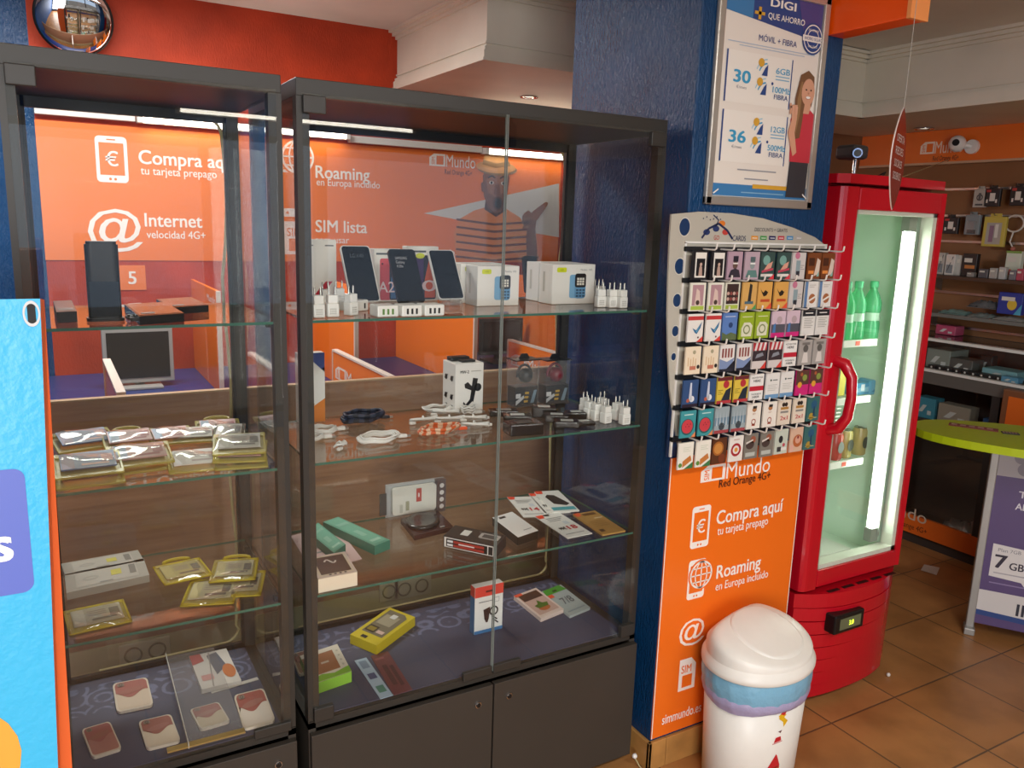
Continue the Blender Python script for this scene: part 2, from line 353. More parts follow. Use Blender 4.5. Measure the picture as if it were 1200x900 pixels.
# ------------------------------------------------------------------ euro phone / at / globe pictograms shared by the orange prints
def pic_phone(m, x, y, w, h, mat, bg, s=''):
    m.rrect(x, y, x+w, y+h, w*.14, mat, 1); m.rect(x+w*.11, y+h*.16, x+w*.89, y+h*.86, bg, 2)
    m.rect(x+w*.36, y+h*.915, x+w*.64, y+h*.94, bg, 2)
    for dx in (.42, .58): m.disc(x+w*dx, y+h*.075, w*.045, bg, 2)
    if s: m.text(s, x+w*.5, y+h*.36, h*.3, mat, 3, align='c', bold=.012)
def pic_at(m, x, y, r, mat): m.text('@', x, y-r*.62, r*1.75*.72, mat, 2, w=r*2, align='c', bold=.008)
def pic_globe(m, x, y, r, mat, bg, L=3):
    m.disc(x, y, r*1.12, bg, L); m.ring(x, y, r, r*.13, mat, L+1)
    v = r*.09
    m.rect(x-r*.95, y-v/2, x+r*.95, y+v/2, mat, L+1); m.rect(x-v/2, y-r*.95, x+v/2, y+r*.95, mat, L+1)
    for k in (.52,):
        n = 20; pts = [(x+k*r*math.cos(2*PI*i/n), y+.95*r*math.sin(2*PI*i/n)) for i in range(n+1)]; m.line(pts, v, mat, L+1)
    for s in (-1, 1): m.line([(x-r*.8, y+s*r*.5), (x+r*.8, y+s*r*.5)], v, mat, L+1)
def pic_sim(m, x, y, w, h, mat, bg, L=1, horiz=False):
    m.poly([(x, y), (x+w, y), (x+w, y+h*.78), (x+w*.7, y+h), (x, y+h)], mat, L)
    m.rect(x+w*.2, y+h*.1, x+w*.8, y+h*.48, bg, L+1); m.text('SIM', x+w*.12, y+h*.56, h*.24, bg, L+1, w=w*.6, bold=.01)
def logo_mundo(m, x, y, cap, W_, mat, bg, L=1, sub=True, subm=None):
    """pictogram of a SIM card lying down, then the word; W_ is the whole width"""
    k = W_*.34
    m.poly([(x, y), (x+k, y), (x+k, y+cap*1.02), (x+k*.28, y+cap*1.02), (x, y+cap*.7)], mat, L)
    m.rect(x+k*.44, y+cap*.14, x+k*.88, y+cap*.86, bg, L+1)
    v = MB(); X = m.X; m.X = X @ Matrix.Translation((x+k*.34, y+cap*.12, 0)) @ Matrix.Rotation(PI/2, 4, 'Z'); m.text('SIM', 0, 0, k*.2, bg, L+1, w=cap*.62, bold=.01); m.X = X
    m.text('Mundo', x+k*1.05, y, cap, mat, L+1, w=W_-k*1.05, bold=.0)
    if sub: m.text('Red Orange 4G+', x+W_*.33, y-cap*.62, cap*.4, subm or K('#3a1a20'), L+1, w=W_*.6)

# ------------------------------------------------------------------ booth area behind the cabinets
WHT = K('#f3ece6'); ORP = M('banner_orange', '#ec7c36', .28)
YB = BACKY - .004
def P2(px, py, y=YB): v = at(px, py, y=y); return v.x, v.z
x0, zt = P2(40, 137); x1, _ = P2(655, 180); zb = 1.39
t = thing('wall_banner', 'long orange banner with white lettering and a man in a straw hat, red back wall', 'banner', ((x0+x1)/2, BACKY, zb))
m = WM(t, ORP); m.box(x0, x1+.02, YB, BACKY-.0005, zb, zt-.01)
m.X = m.X @ facing(YB)
def tx(s, a, b, cap, mat=WHT, bold=.0):      # baseline from pixel a to pixel b
    (xa, za), (xb, zb_) = P2(*a), P2(*b); m.text(s, xa, (za+zb_)/2, cap, mat, 2, w=xb-xa, bold=bold)
x, z = P2(114, 213); xx, z1 = P2(148, 161); pic_phone(m, x, z, xx-x, z1-z, WHT, ORP, '€')
tx('Compra aquí', (163, 191), (278, 199), .062, bold=.02); tx('tu tarjeta prepago', (165, 204), (254, 209), .036, bold=.008)
x, z = P2(135, 266); pic_at(m, x, z, .115, WHT)
tx('Internet', (170, 264), (237, 268), .062, bold=.02); tx('velocidad 4G+', (172, 278), (241, 281), .036, bold=.008)
x, z = P2(345, 238); pic_phone(m, x-.13, z-.07, .16, .26, WHT, ORP); x, z = P2(349, 191); pic_globe(m, x, z+.03, .085, WHT, ORP)
tx('Roaming', (370, 208), (433, 212), .062, bold=.02); tx('en Europa incluido', (371, 217), (445, 221), .036, bold=.008)
x, z = P2(338, 298); pic_sim(m, x-.02, z, .12, .17, WHT, ORP)
tx('SIM lista', (370, 271), (430, 274), .062, bold=.02); tx('para usar', (370, 284), (409, 286), .036, bold=.008)
x, z = P2(503, 194); logo_mundo(m, x, z, .066, .29, WHT, ORP)
tx('simmundo.es', (500, 299), (541, 299), .034, bold=.006)
# white swash and the man
pale = K('#d8dbdc')
m.poly([P2(497, 250), P2(655, 215), P2(655, 278), P2(560, 262)], pale, 1)
SK = K('#7b4a35'); SKL = K('#93604a'); SKD = K('#59321f'); HAT = K('#c28d58'); HATB = K('#8a6840'); ST = K('#e08a4a'); STD = K('#6e3a22'); DK = K('#241814'); EYE = K('#d9cfc4')
cx, cz = P2(580, 222); u = .0053
def H(dx, dy): return cx+dx*u, cz-dy*u       # photo-pixel sized steps about the face, y downward
def Hp(pts, mat, L): m.poly([H(*p) for p in pts], mat, L)
Hp([(-46, 79), (-50, 50), (-44, 34), (-26, 24), (-12, 20), (14, 20), (34, 30), (44, 44), (56, 64), (62, 79)], ST, 3)
for k in range(6):
    y = 30+k*8; Hp([(-47, y+3), (0, y+7), (50+k*2, y+3), (50+k*2, y+5.4), (0, y+9.6), (-47, y+5.2)], STD, 4)
Hp([(-11, 8), (14, 8), (15, 22), (2, 30), (-13, 22)], SKD, 5)
Hp([(-16, -14), (-14, 8), (-8, 20), (0, 26), (8, 24), (15, 10), (18, -14), (10, -26), (-10, -26)], SK, 6)
Hp([(-12, -10), (-9, 4), (0, 8), (10, 4), (15, -10), (4, -18)], SKL, 7)
m.disc(*H(4, 15), 4.2*u, DK, 9, 5.6*u); m.ring(*H(4, 15), 6.4*u, 2*u, SKD, 8, ry=1.2)
for dx in (-5, 10):
    m.disc(*H(dx, -7), 2.8*u, EYE, 8, 1.9*u); m.disc(*H(dx, -7), 1.6*u, DK, 9); m.line([H(dx-4.5, -12), H(dx, -14.5), H(dx+4.5, -12.5)], 1.4*u, DK, 9)
Hp([(0, -6), (5, -6), (7, 5), (2, 7), (-2, 5)], SK, 8)
Hp([(-18, -6), (-14, -8), (-13, 4), (-17, 3)], SK, 7)
m.disc(*H(2, -22), 25*u, HATB, 9, 7*u); m.disc(*H(0, -24), 25*u, HAT, 10, 6.6*u)
Hp([(-17, -26), (-14, -40), (-2, -44), (12, -42), (18, -26), (0, -23)], HAT, 11); Hp([(-17, -26), (-16, -31), (0, -28), (17, -31), (18, -26), (0, -23)], HATB, 12)
# raised arm with pointing hand
Hp([(44, 79), (42, 52), (43, 42), (54, 42), (57, 60), (58, 79)], SK, 6)
Hp([(42, 44), (36, 34), (36, 28), (41, 23), (50, 24), (55, 32), (54, 44)], SK, 7)
Hp([(44, 30), (50, 22), (66, 11), (70, 11.5), (69, 15), (56, 32)], SKL, 8); Hp([(37, 30), (38, 25), (44, 21), (48, 24), (44, 30)], SKL, 8)
for k in range(3): Hp([(37, 29+k*5), (46, 28+k*5), (46, 31+k*5), (37, 32.5+k*5)], SKD if k % 2 else SKL, 8)
m.build('printed_sheet', t)
# number tag 5
x0, z0 = P2(140, 340); x1, z1 = P2(170, 311)
t = thing('booth_number_sign', 'small square orange sign with a white figure 5 on the red wall', 'sign', ((x0+x1)/2, BACKY, z0))
m = WM(t, ORP); m.box(x0, x1, YB, BACKY-.0005, z0, z1); m.X = m.X @ facing(YB); m.text('5', (x0+x1)/2, z0+(z1-z0)*.25, (z1-z0)*.5, WHT, 2, align='c', bold=.02); m.build('sign_plate', t)

# chest-high wooden partition close behind the cabinets
PY = .80; PZ = 1.088
t = thing('wooden_partition', 'chest-high brown wooden partition running behind both glass cabinets', 'partition', (.6, PY+.02, 0))
m = WM(t, WOODP); m.box(-2.2, 2.4, PY, PY+.02, .33, PZ); m.build('upper_panel', t)
m = WM(t, M('partition_plinth', '#d2c69c', .6, noise=.1)); m.box(-2.2, 2.4, PY-.004, PY+.04, 0, .33); lab(m.build('plinth_panel', t), 'olive beige lower panel')
m = WM(t, WOODTRIM); m.box(-2.2, 2.4, PY-.003, PY+.023, PZ, PZ+.006, bev=.001); m.build('top_trim', t)
def socket(px, py, n, label):
    p = at(px, py, y=PY-.004); t = thing('wall_socket', label, 'socket', (p.x, PY-.004, p.z))
    m = MB(M('socket_plastic', '#d8ceb0', .5)); m.box(-.036*n, .036*n, -.009, 0, -.038, .038, bev=.003); m.build('cover_plate', t)
    for i in range(n):
        cx = (i-(n-1)/2)*.068
        m = MB(M('socket_well', '#8d8469', .5)); m.X = Matrix.Translation((cx, -.009, 0)); m.lathe([(.026, 0), (.026, .003), (.021, .003), (.02, -.003), (.001, -.003)], n=28, ax='y', cap=False)
        for s in (-1, 1): m.cyl((s*.0095, .004, 0), .0028, .003, BLACK, 'y', 10)
        m.build('socket_outlet', t)
    return t
socket(455, 692, 1, 'single beige socket low on the partition, left of the double one behind the wide cabinet')
socket(483, 687, 2, 'double beige socket low on the partition behind the wide cabinet')
socket(170, 763, 2, 'double beige socket low on the partition behind the narrow cabinet')

# blue-topped computer desk along the back wall, tall orange panels, low fins
t = thing('computer_desk', 'long computer desk with dark blue top along the red back wall', 'desk', (1, 2.2, 0))
m = WM(t, M('blue_desk_top', '#2c3a78', .4)); m.box(-2.2, 2.5, 1.75, 2.575, .82, .85, bev=.003); m.build('tabletop', t)
m = WM(t, WOODP); m.box(-2.2, 2.5, 2.5, 2.53, 0, .82); m.build('back_panel', t)
for x in (-2.1, .44, 2.45):
    m = WM(t, WOODP); m.box(x, x+.03, 1.85, 2.5, 0, .82); m.build('leg', t)
EDGEW = M('white_edge_band', '#e8ddd4', .4)
def divider(X, ya, yb, z1, label):
    t = thing('booth_divider', label, 'divider', (X, (ya+yb)/2, .85), group='tall orange booth dividers')
    m = WM(t, ORANGE); m.box(X-.007, X+.007, ya, yb, .8505, z1, bev=.001)
    m.X = m.X @ facing_mx(X-.0072); m.text('Mundo', -(ya+.03), z1-.06, .03, WHT, 1, w=.2, align='r'); m.build('panel', t)
    m = WM(t, EDGEW); m.box(X-.009, X+.009, ya-.012, ya, .8505, z1); m.build('edge_strip', t)
divider(.16, 1.88, 2.57, 1.3, 'tall orange booth divider beside the monitor, behind the narrow cabinet')
divider(.70, 1.68, 2.57, 1.33, 'tall orange booth divider left of centre behind the wide cabinet')
divider(1.25, 1.60, 2.57, 1.33, 'tall orange booth divider in the middle of the wide cabinet')
divider(1.93, 1.60, 2.57, 1.33, 'tall orange booth divider rightmost, next to the blue pillar')
def fin(X, ya, yb, z1, label, text=True):
    t = thing('low_divider', label, 'divider', (X, (ya+yb)/2, .0))
    m = WM(t, ORANGE); m.box(X-.009, X+.009, ya, yb, .72, z1)
    m.X = m.X @ facing_mx(X-.0095)
    if text: logo_mundo(m, -(yb-.03), z1-.112, .055, .42, WHT, ORANGE, 1)
    m.build('panel', t)
    m = WM(t, EDGEW); m.box(X-.013, X+.013, ya-.006, yb+.006, z1, z1+.008); m.box(X-.013, X+.013, yb, yb+.008, .72, z1); m.box(X-.013, X+.013, ya-.008, ya, .72, z1); m.build('edge_strip', t)
    m = WM(t, METAL); m.box(X-.012, X+.012, ya+.05, ya+.09, 0, .72); m.box(X-.012, X+.012, yb-.09, yb-.05, 0, .72); m.box(X-.03, X+.03, ya+.02, yb-.02, 0, .015); m.build('foot', t)
fin(-.3, .9, 1.53, 1.08, 'low orange fin with white edge in front of the computer monitor', False)
fin(.6, 1.0, 1.66, 1.052, 'low orange fin lettered in white, left of the phone holder carton')
fin(1.5, .92, 1.7, 1.052, 'low orange fin lettered in white, behind the clear earphone packs')
# monitors
def monitor(pa, pb, y, label, bez):
    a, b = at(*pa, y=y), at(*pb, y=y); w = b.x-a.x; h = a.z-b.z; cx = (a.x+b.x)/2
    t = thing('computer_monitor', label, 'monitor', (cx, y, .8505))
    zb = b.z-.8505
    m = MB(bez); m.box(-w/2, w/2, 0, .03, zb, zb+h, bev=.004); m.box(-w*.35, w*.35, .03, .06, zb+h*.2, zb+h*.8, bev=.01); m.build('case', t)
    m = MB(M('dark_screen', '#20211f', .22)); bz = w*.06; m.box(-w/2+bz, w/2-bz, -.002, .004, zb+bz*1.3, zb+h-bz); m.build('screen', t)
    m = MB(bez); m.box(-.02, .02, .035, .055, .012, zb+h*.3); m.box(-.09, .09, -.06, .1, 0, .012, bev=.003); m.build('stand', t)
monitor((118, 386), (205, 446), 2.15, 'black screen computer monitor with silver bezel seen through the narrow cabinet', M('silver_bezel', '#a9a7a4', .35))
monitor((564, 374), (612, 414), 2.2, 'dark computer monitor seen through the wide cabinet', DGREY)

# ------------------------------------------------------------------ the two glass display cabinets
H, D = 1.9, .446
Z1, Z2, Z3, ZD = 1.398, 1.073, .752, .432        # shelf tops and deck top
ST_ = .006
DECK = M('deck_cloth_navy', '#38405e', .55)
def deck_cloth():
    m = M('patterned_navy_cloth', '#3a4264', .6); nt = m.node_tree; b = nt.nodes['Principled BSDF']; N = nt.nodes.new
    tc = N('ShaderNodeTexCoord'); sp = N('ShaderNodeSeparateXYZ'); nt.links.new(tc.outputs['Object'], sp.inputs[0])
    v = N('ShaderNodeTexVoronoi'); v.inputs['Scale'].default_value = 13; v.inputs['Randomness'].default_value = .55
    nt.links.new(tc.outputs['Object'], v.inputs['Vector'])
    w = N('ShaderNodeMath'); w.operation = 'SINE'; k = N('ShaderNodeMath'); k.operation = 'MULTIPLY'; k.inputs[1].default_value = 26
    nt.links.new(v.outputs['Distance'], k.inputs[0]); nt.links.new(k.outputs[0], w.inputs[0])
    v2 = N('ShaderNodeTexVoronoi'); v2.inputs['Scale'].default_value = 60; nt.links.new(tc.outputs['Object'], v2.inputs['Vector'])
    a = N('ShaderNodeMath'); a.operation = 'MULTIPLY'; nt.links.new(w.outputs[0], a.inputs[0]); nt.links.new(v2.outputs['Distance'], a.inputs[1])
    # two border bands along the front and the back of the deck
    def band(c, h):
        s = N('ShaderNodeMath'); s.operation = 'SUBTRACT'; nt.links.new(sp.outputs['Y'], s.inputs[0]); s.inputs[1].default_value = c
        ab = N('ShaderNodeMath'); ab.operation = 'ABSOLUTE'; nt.links.new(s.outputs[0], ab.inputs[0])
        l = N('ShaderNodeMath'); l.operation = 'LESS_THAN'; nt.links.new(ab.outputs[0], l.inputs[0]); l.inputs[1].default_value = h; return l.outputs[0]
    mx = N('ShaderNodeMath'); mx.operation = 'MAXIMUM'; nt.links.new(band(.11, .065), mx.inputs[0]); nt.links.new(band(.39, .05), mx.inputs[1])
    g = N('ShaderNodeMath'); g.operation = 'MULTIPLY'; nt.links.new(a.outputs[0], g.inputs[0]); nt.links.new(mx.outputs[0], g.inputs[1])
    r = N('ShaderNodeValToRGB'); e = r.color_ramp.elements; e[0].color = lin('#43465c'); e[1].color = lin('#666c88'); e[0].position = .02; e[1].position = .4
    nt.links.new(g.outputs[0], r.inputs[0]); nt.links.new(r.outputs[0], b.inputs['Base Color']); return m
CLOTH = deck_cloth()
def cabinet(name, label, x0, x1, splits):
    t = thing(name, label, 'cabinet', ((x0+x1)/2, D/2, 0)); p = .027
    for i, (a, b) in enumerate(((x0, x0+p), (x1-p, x1))):
        for ya, yb in ((0, p), (D-.02, D)):
            m = WM(t, ANTH); m.box(a, b, ya, yb, .432, H-.036); m.build('post', t)
    m = WM(t, ANTH); m.box(x0, x1, 0, D, H-.036, H, bev=.0015); m.build('top_panel', t)
    m = WM(t, ANTHD)
    m.box(x0, x0+.018, .0, D, .02, ZD-.004); m.box(x1-.018, x1, .0, D, .02, ZD-.004); m.box(x0+.018, x1-.018, D-.012, D, .02, ZD-.004)
    m.box(x0+.018, x1-.018, .02, D-.012, .05, .066); m.box(x0+.03, x1-.03, .03, .045, 0.02, .05); m.build('base_carcass', t)
    for fx in (x0+.03, x1-.05):
        for fy in (.05, D-.07): m = WM(t, RUBBER); m.box(fx, fx+.02, fy, fy+.02, 0, .02); m.build('foot', t)
    m = WM(t, ANTH); m.box(x0, x1, 0, D, ZD-.02, ZD-.002); m.build('deck_board', t)
    m = WM(t, CLOTH); m.box(x0+.03, x1-.03, .016, D-.022, ZD-.002, ZD); lab(m.build('deck_cloth', t), 'navy cloth with wheel pattern border')
    n = len(splits)-1
    for i in range(n):
        a, b = splits[i]+.0025, splits[i+1]-.0025
        m = WM(t, ANTHD); m.box(a, b, -.018, -.0005, .035, ZD-.028, bev=.001); dr = m.build('base_door', t)
        kx = (b-.045 if i == 0 else a+.045)
        m = WM(t, BLACK); m.cyl((kx, -.018, .358), .009, .004, CHROME, 'y', 20); m.cyl((kx, -.022, .358), .0065, .002, BLACK, 'y', 20); lk = m.build('lock', dr)
        # glass door with clamps at its outer corners and a pull at the foot
        ga, gb = max(a, x0+.012), min(b, x1-.012)
        m = WM(t, GLASS); m.box(ga, gb, -.0055, -.0005, ZD+.004, H-.03); e = GEDGE
        gd = m.build('glass_door', t)
        m = WM(t, M('glass_polished_edge', '#8b938c', .2))
        if n > 1:
            xe = gb if i == 0 else ga; m.box(xe-.0006, xe+.0006, -.0058, -.0002, ZD+.004, H-.03); m.build('polished_edge', gd)
        hx = ga if i == 0 else gb-.048
        for za in (H-.036-.034, ZD):
            m = WM(t, ANTH); m.box(hx, hx+.048, -.012, .004, za, za+.036, bev=.002); m.build('hinge_clamp', gd)
        px_ = (gb-.085 if i == 0 else ga)
        m = WM(t, ANTH); m.box(px_, px_+.085, -.01, .002, ZD-.002, ZD+.022, bev=.002); m.build('door_pull', gd)
    for a in (x0+.010, x1-.015):
        m = WM(t, GLASS); m.box(a, a+.005, p+.002, D-.022, ZD, H-.036); m.build('side_pane', t)
    m = WM(t, GLASS); m.box(x0+p+.002, x1-p-.002, D-.012, D-.007, ZD+.02, H-.036); m.build('back_pane', t)
    m = WM(t, BLACK); a, b = x0+p, x1-p
    m.box(a, a+.008, D-.018, D-.004, ZD, H-.036); m.box(b-.008, b, D-.018, D-.004, ZD, H-.036); m.box(a, b, D-.018, D-.004, H-.06, H-.036); m.box(a, b, D-.018, D-.004, ZD, ZD+.012); m.build('back_seal', t)
    for z in (Z1, Z2, Z3):
        m = WM(t, SHELFG); xa, xb = x0+.02, x1-.02; ya, yb = .004, D-.024
        v = [(x, y, zz) for x in (xa, xb) for y in (ya, yb) for zz in (z-ST_, z)]
        m.add(v, [(0, 2, 6, 4), (1, 5, 7, 3)], SHELFG); m.add(v, [(0, 1, 3, 2), (4, 6, 7, 5), (0, 4, 5, 1), (2, 3, 7, 6)], GEDGE)
        sh = m.build('glass_shelf', t)
        for xx in (x0+.016, x1-.03):
            for yy in (.05, D-.07): m = WM(t, ANTH); m.box(xx, xx+.014, yy, yy+.016, z-ST_-.012, z-ST_); m.build('shelf_bracket', sh)
    return t
LX0, LX1, RX0, RX1 = -.522, -.03, 0., .985
cabinet('display_cabinet', 'narrow single-door glass cabinet on the left, dark grey frame, holding yellow pouches', LX0, LX1, (LX0, LX1))
cabinet('display_cabinet', 'wide two-door glass cabinet in the middle, dark grey frame, full of phones and chargers', RX0, RX1, (RX0, .497, RX1))
# the cables taped round the back panes
CABLE = M('cream_cable', '#b9a878', .5)
def cable_round(x0, x1, label, sag):
    y = D+.012; pts = []
    ztop = H-.042; z0 = ZD+.004
    for i in range(13):
        x = x0+(x1-.05-x0)*i/12; pts.append((x, y, ztop+sag*math.sin(i*1.3)*.6))
    for k in range(1, 6): a = k/6*PI/2; pts.append((x1-.05+.05*math.sin(a), y, ztop-.05+.05*math.cos(a)))
    for i in range(1, 16): pts.append((x1+.006*math.sin(i*1.1)-.006*(i > 3), y, ztop-.05-(ztop-.05-z0-.05)*i/15))
    for k in range(1, 6): a = k/6*PI/2; pts.append((x1-.05+.05*math.cos(a), y, z0+.05-.05*math.sin(a)))
    pts.append((x0+.05, y, z0))
    m = MB(CABLE); m.tube(pts, .0042, n=6); tag(m.build('power_cable'), label, 'cable')
cable_round(LX0+.05, LX1-.034, 'thin cream cable taped round the back pane of the narrow left cabinet', .004)
cable_round(RX0+.05, RX1-.02, 'cream cable running along the top and right edge of the wide cabinet back pane', .002)

# ------------------------------------------------------------------ blue promotional board in the left foreground
BB = M('board_sky_blue', '#3ab2e0', .35, bump=.12, bscale=90); BO = M('board_orange_edge', '#f0703a', .45); BV = K('#5a6bbf')
t = thing('promotional_board', 'sky blue promotional board with orange edge, partly in view at the far left', 'board', (-.72, -.685, 0))
m = WM(t, BB)
yf, yb = -.70, -.67; zt = at(47, 350, y=yf).z; xl = -1.0
ft, fb = at(47, 350, y=yf).x, at(68, 900, y=yf).x; bt, bb = at(52, 352, y=yb).x, at(85, 900, y=yb).x; zb_ = .94
sl = (fb-ft)/(zb_-zt); f0 = ft+sl*(0-zt); b0 = bt+(bb-bt)/(zb_-zt)*(0-zt)
v = [(xl, yf, 0), (f0, yf, 0), (ft, yf, zt), (xl, yf, zt), (xl, yb, 0), (b0, yb, 0), (bt, yb, zt-.004), (xl, yb, zt-.004)]
m.add(v, [(0, 1, 2, 3)]); m.add(v, [(1, 5, 6, 2), (5, 4, 7, 6), (4, 0, 3, 7), (3, 2, 6, 7), (0, 4, 5, 1)], BO); m.build('panel', t)
m = WM(t, BV); m.X = m.X @ facing(yf)
a, b = at(28, 548, y=yf), at(29, 694, y=yf); m.rrect(-.98, b.z, a.x, a.z, .012, BV, 1)
p = at(15, 655, y=yf); m.text('saldos', p.x, p.z, .042, K('#ffffff'), 2, align='r', bold=.03)
p = at(0, 840, y=yf); m.disc(p.x-.06, p.z-.05, .078, K('#f5a13c'), 1); m.build('printed_face', t)
m = WM(t, M('hole_shadow', '#262626', .8)); m.X = m.X @ facing(yf); p = at(37, 368, y=yf); m.rrect(p.x-.004, p.z-.012, p.x+.004, p.z+.013, .0038, m.mat, 1); m.X = m.X @ Matrix.Translation((p.x, p.z, 0))
m.ring(0, .0005, .0085, .002, K('#c9c9c9'), 2, ry=1.7); m.build('hanging_hole', t)

# ------------------------------------------------------------------ snap-frame poster high on the pillar
y0 = PYF-.0005; x0, x1, z0, z1 = 1.066, 1.478, 1.686, 2.262
t = thing('framed_poster', 'silver-framed blue and white phone tariff poster high on the blue pillar', 'poster', ((x0+x1)/2, PYF, z0))
SIL = M('silver_snap_frame', '#c6c2b8', .3, metal=.6)
m = WM(t, SIL)
for a, b, c, d in ((x0, x0+.024, z0, z1), (x1-.024, x1, z0, z1), (x0, x1, z0, z0+.024), (x0, x1, z1-.024, z1)): m.box(a, b, y0-.014, y0, c, d, bev=.004, smooth=False)
m.build('snap_frame', t)
PW = K('#ece5da'); NAVY = K('#2d4a86'); MIDB = K('#3f7fb5'); PUR = K('#4d4a86'); GOLD = K('#d9a63a'); CY = K('#3f9fca'); GREYT = K('#9a9aa0'); LB = K('#f4efe6')
m = WM(t, PW); m.box(x0+.02, x1-.02, y0-.006, y0, z0+.02, z1-.02)
m.X = m.X @ facing(y0-.006)
w, h = x1-x0, z1-z0
def U(u, v): return x0+w*u, z0+h*v
def T(s, u, v, cap, mat, wd=None, al='c', bold=.0, L=4): x, z = U(u, v); m.text(s, x, z, cap*h, mat, L, w=(wd*w if wd else None), align=al, bold=bold)
def Rr(u0, v0, u1, v1, mat, L=1): a, b = U(u0, v0), U(u1, v1); m.rect(a[0], a[1], b[0], b[1], mat, L)
def Pp(pts, mat, L): m.poly([U(*p) for p in pts], mat, L)
Pp([(.06, .855), (.94, .79), (.94, .96), (.06, .96)], NAVY, 1); Pp([(.06, .855), (.3, .838), (.3, .96), (.06, .96)], MIDB, 2); Pp([(.78, .802), (.94, .79), (.94, .96), (.7, .96)], PUR, 2)
Pp([(.06, .96), (.06, .925), (.16, .96)], GOLD, 3)
T('DIGI', .56, .905, .034, LB, .23, bold=.03); T('QUE AHORRO', .6, .85, .026, LB, .34, bold=.008)
Rr(.31, .858, .40, .872, GOLD, 4); Rr(.343, .838, .368, .892, GOLD, 4)
x, z = U(.86, .80); m.disc(x, z, .042, NAVY, 5); m.ring(x, z, .037, .003, LB, 6); m.ring(x, z, .024, .002, LB, 6); Rr(.76, .785, .96, .812, LB, 7); T('AHORRO SEGURO', .86, .792, .014, NAVY, .17, L=8)
T('DE VERDAD', .86, .832, .01, LB, .1, L=7); T('SIN LÍOS', .86, .76, .01, LB, .09, L=7)
T('MÓVIL + FIBRA', .54, .748, .026, NAVY, .35)
for k, ww in ((.725, .8), (.713, .6)): Rr(.5-ww/2, k, .5+ww/2, k+.004, K('#b7c3d3'), 3)
CARDW = K('#f1ece2')
for v0, v1, n1, n2, n3 in ((.465, .69, '30', '6GB', '100Mb'), (.2, .43, '36', '12GB', '500Mb')):
    Rr(.105, v0, .69, v1, CARDW, 2); Rr(.10, v0, .113, v1, NAVY, 3); Rr(.688, v0, .698, v1, NAVY, 3)
    T(n1, .245, v0+.09, .052, CY, .145, bold=.03); T('€/mes', .245, v0+.063, .013, GREYT, .09)
    for q, (vy, s) in enumerate(((v0+.14, n2), (v0+.055, n3))):
        x, z = U(.415, vy-.006); m.poly([(x, z), (x+.022, z), (x+.022, z+.03), (x+.012, z+.02)], NAVY, 4); m.ring(x+.022, z, .034, .004, CY, 3, 95, 160); m.ring(x+.022, z, .044, .003, K('#9cc9dd'), 3, 95, 160)
        T(s, .61, vy+.012, .026, CY, .13 if q == 0 else .165, bold=.01)
        x, z = U(.405, vy+.05); m.disc(x, z, .011, GOLD, 5)
        if q == 0:
            Rr(.545, vy-.002, .675, vy+.003, K('#88b6d2'), 4); Rr(.545, vy-.016, .675, vy-.011, K('#88b6d2'), 4)
        else: T('FIBRA', .61, vy-.018, .022, NAVY, .13, bold=.006)
    x, z = U(.52, v0+.105); m.disc(x, z, .004, NAVY, 4)
for k, ww in ((.165, .36), (.125, .22)): Rr(.45-ww/2, k, .45+ww/2, k+.006, GREYT, 3)
Rr(.06, .045, .94, .1, MIDB, 1); Rr(.42, .085, .78, .105, GOLD, 3); Rr(.32, .062, .72, .067, K('#8ab8d6'), 3)
# woman in red top, fist raised
S1 = K('#d9a284'); HR = K('#7a563a'); HR2 = K('#9a7650'); RD = K('#c93a48'); BK = K('#3a3a40')
Pp([(.74, .055), (.93, .055), (.935, .23), (.75, .23)], BK, 4); Pp([(.745, .225), (.735, .33), (.72, .42), (.75, .46), (.82, .475), (.9, .475), (.945, .455), (.945, .225)], RD, 5)
Pp([(.76, .33), (.745, .52), (.78, .63), (.85, .655), (.91, .63), (.925, .55), (.905, .49), (.84, .49), (.82, .34)], HR, 6); Pp([(.775, .35), (.765, .52), (.79, .6), (.805, .6), (.8, .45)], HR2, 7)
Pp([(.83, .455), (.885, .455), (.9, .49), (.89, .51), (.84, .51)], S1, 7)
x, z = U(.86, .555); m.disc(x, z, .026, S1, 8, .036)
for d in (-.009, .010): m.disc(x+d, z+.006, .0032, K('#3a2a22'), 9, .0022)
m.disc(x+.001, z-.014, .009, K('#f4f0ea'), 9, .0035); m.ring(x+.001, z-.012, .011, .0015, K('#b0584a'), 9, 190, 350, .6); m.disc(x+.001, z-.003, .003, K('#c58a6d'), 9)
Pp([(.725, .42), (.70, .36), (.765, .25), (.8, .27), (.765, .36), (.775, .43), (.77, .49), (.72, .49)], S1, 8)
for k in range(4): Rr(.70+k*.019, .445, .716+k*.019, .482, K('#e0ab8e') if k % 2 else S1, 9)
Pp([(.70, .47), (.69, .49), (.705, .497), (.72, .478)], S1, 9)
m.build('printed_sheet', t)
m = WM(t, K('#f2f2ee')); m.X = m.X @ facing(y0-.0065)
for s, xx in ((1, x0+.026), (-1, x1-.026)):
    m = WM(t, K('#f2f2ee')); m.X = m.X @ facing(y0-.0065); m.line([(xx, z0+.03), (xx+s*.018, z0+.042)], .004, m.mat, 10); m.build('corner_clip', t)

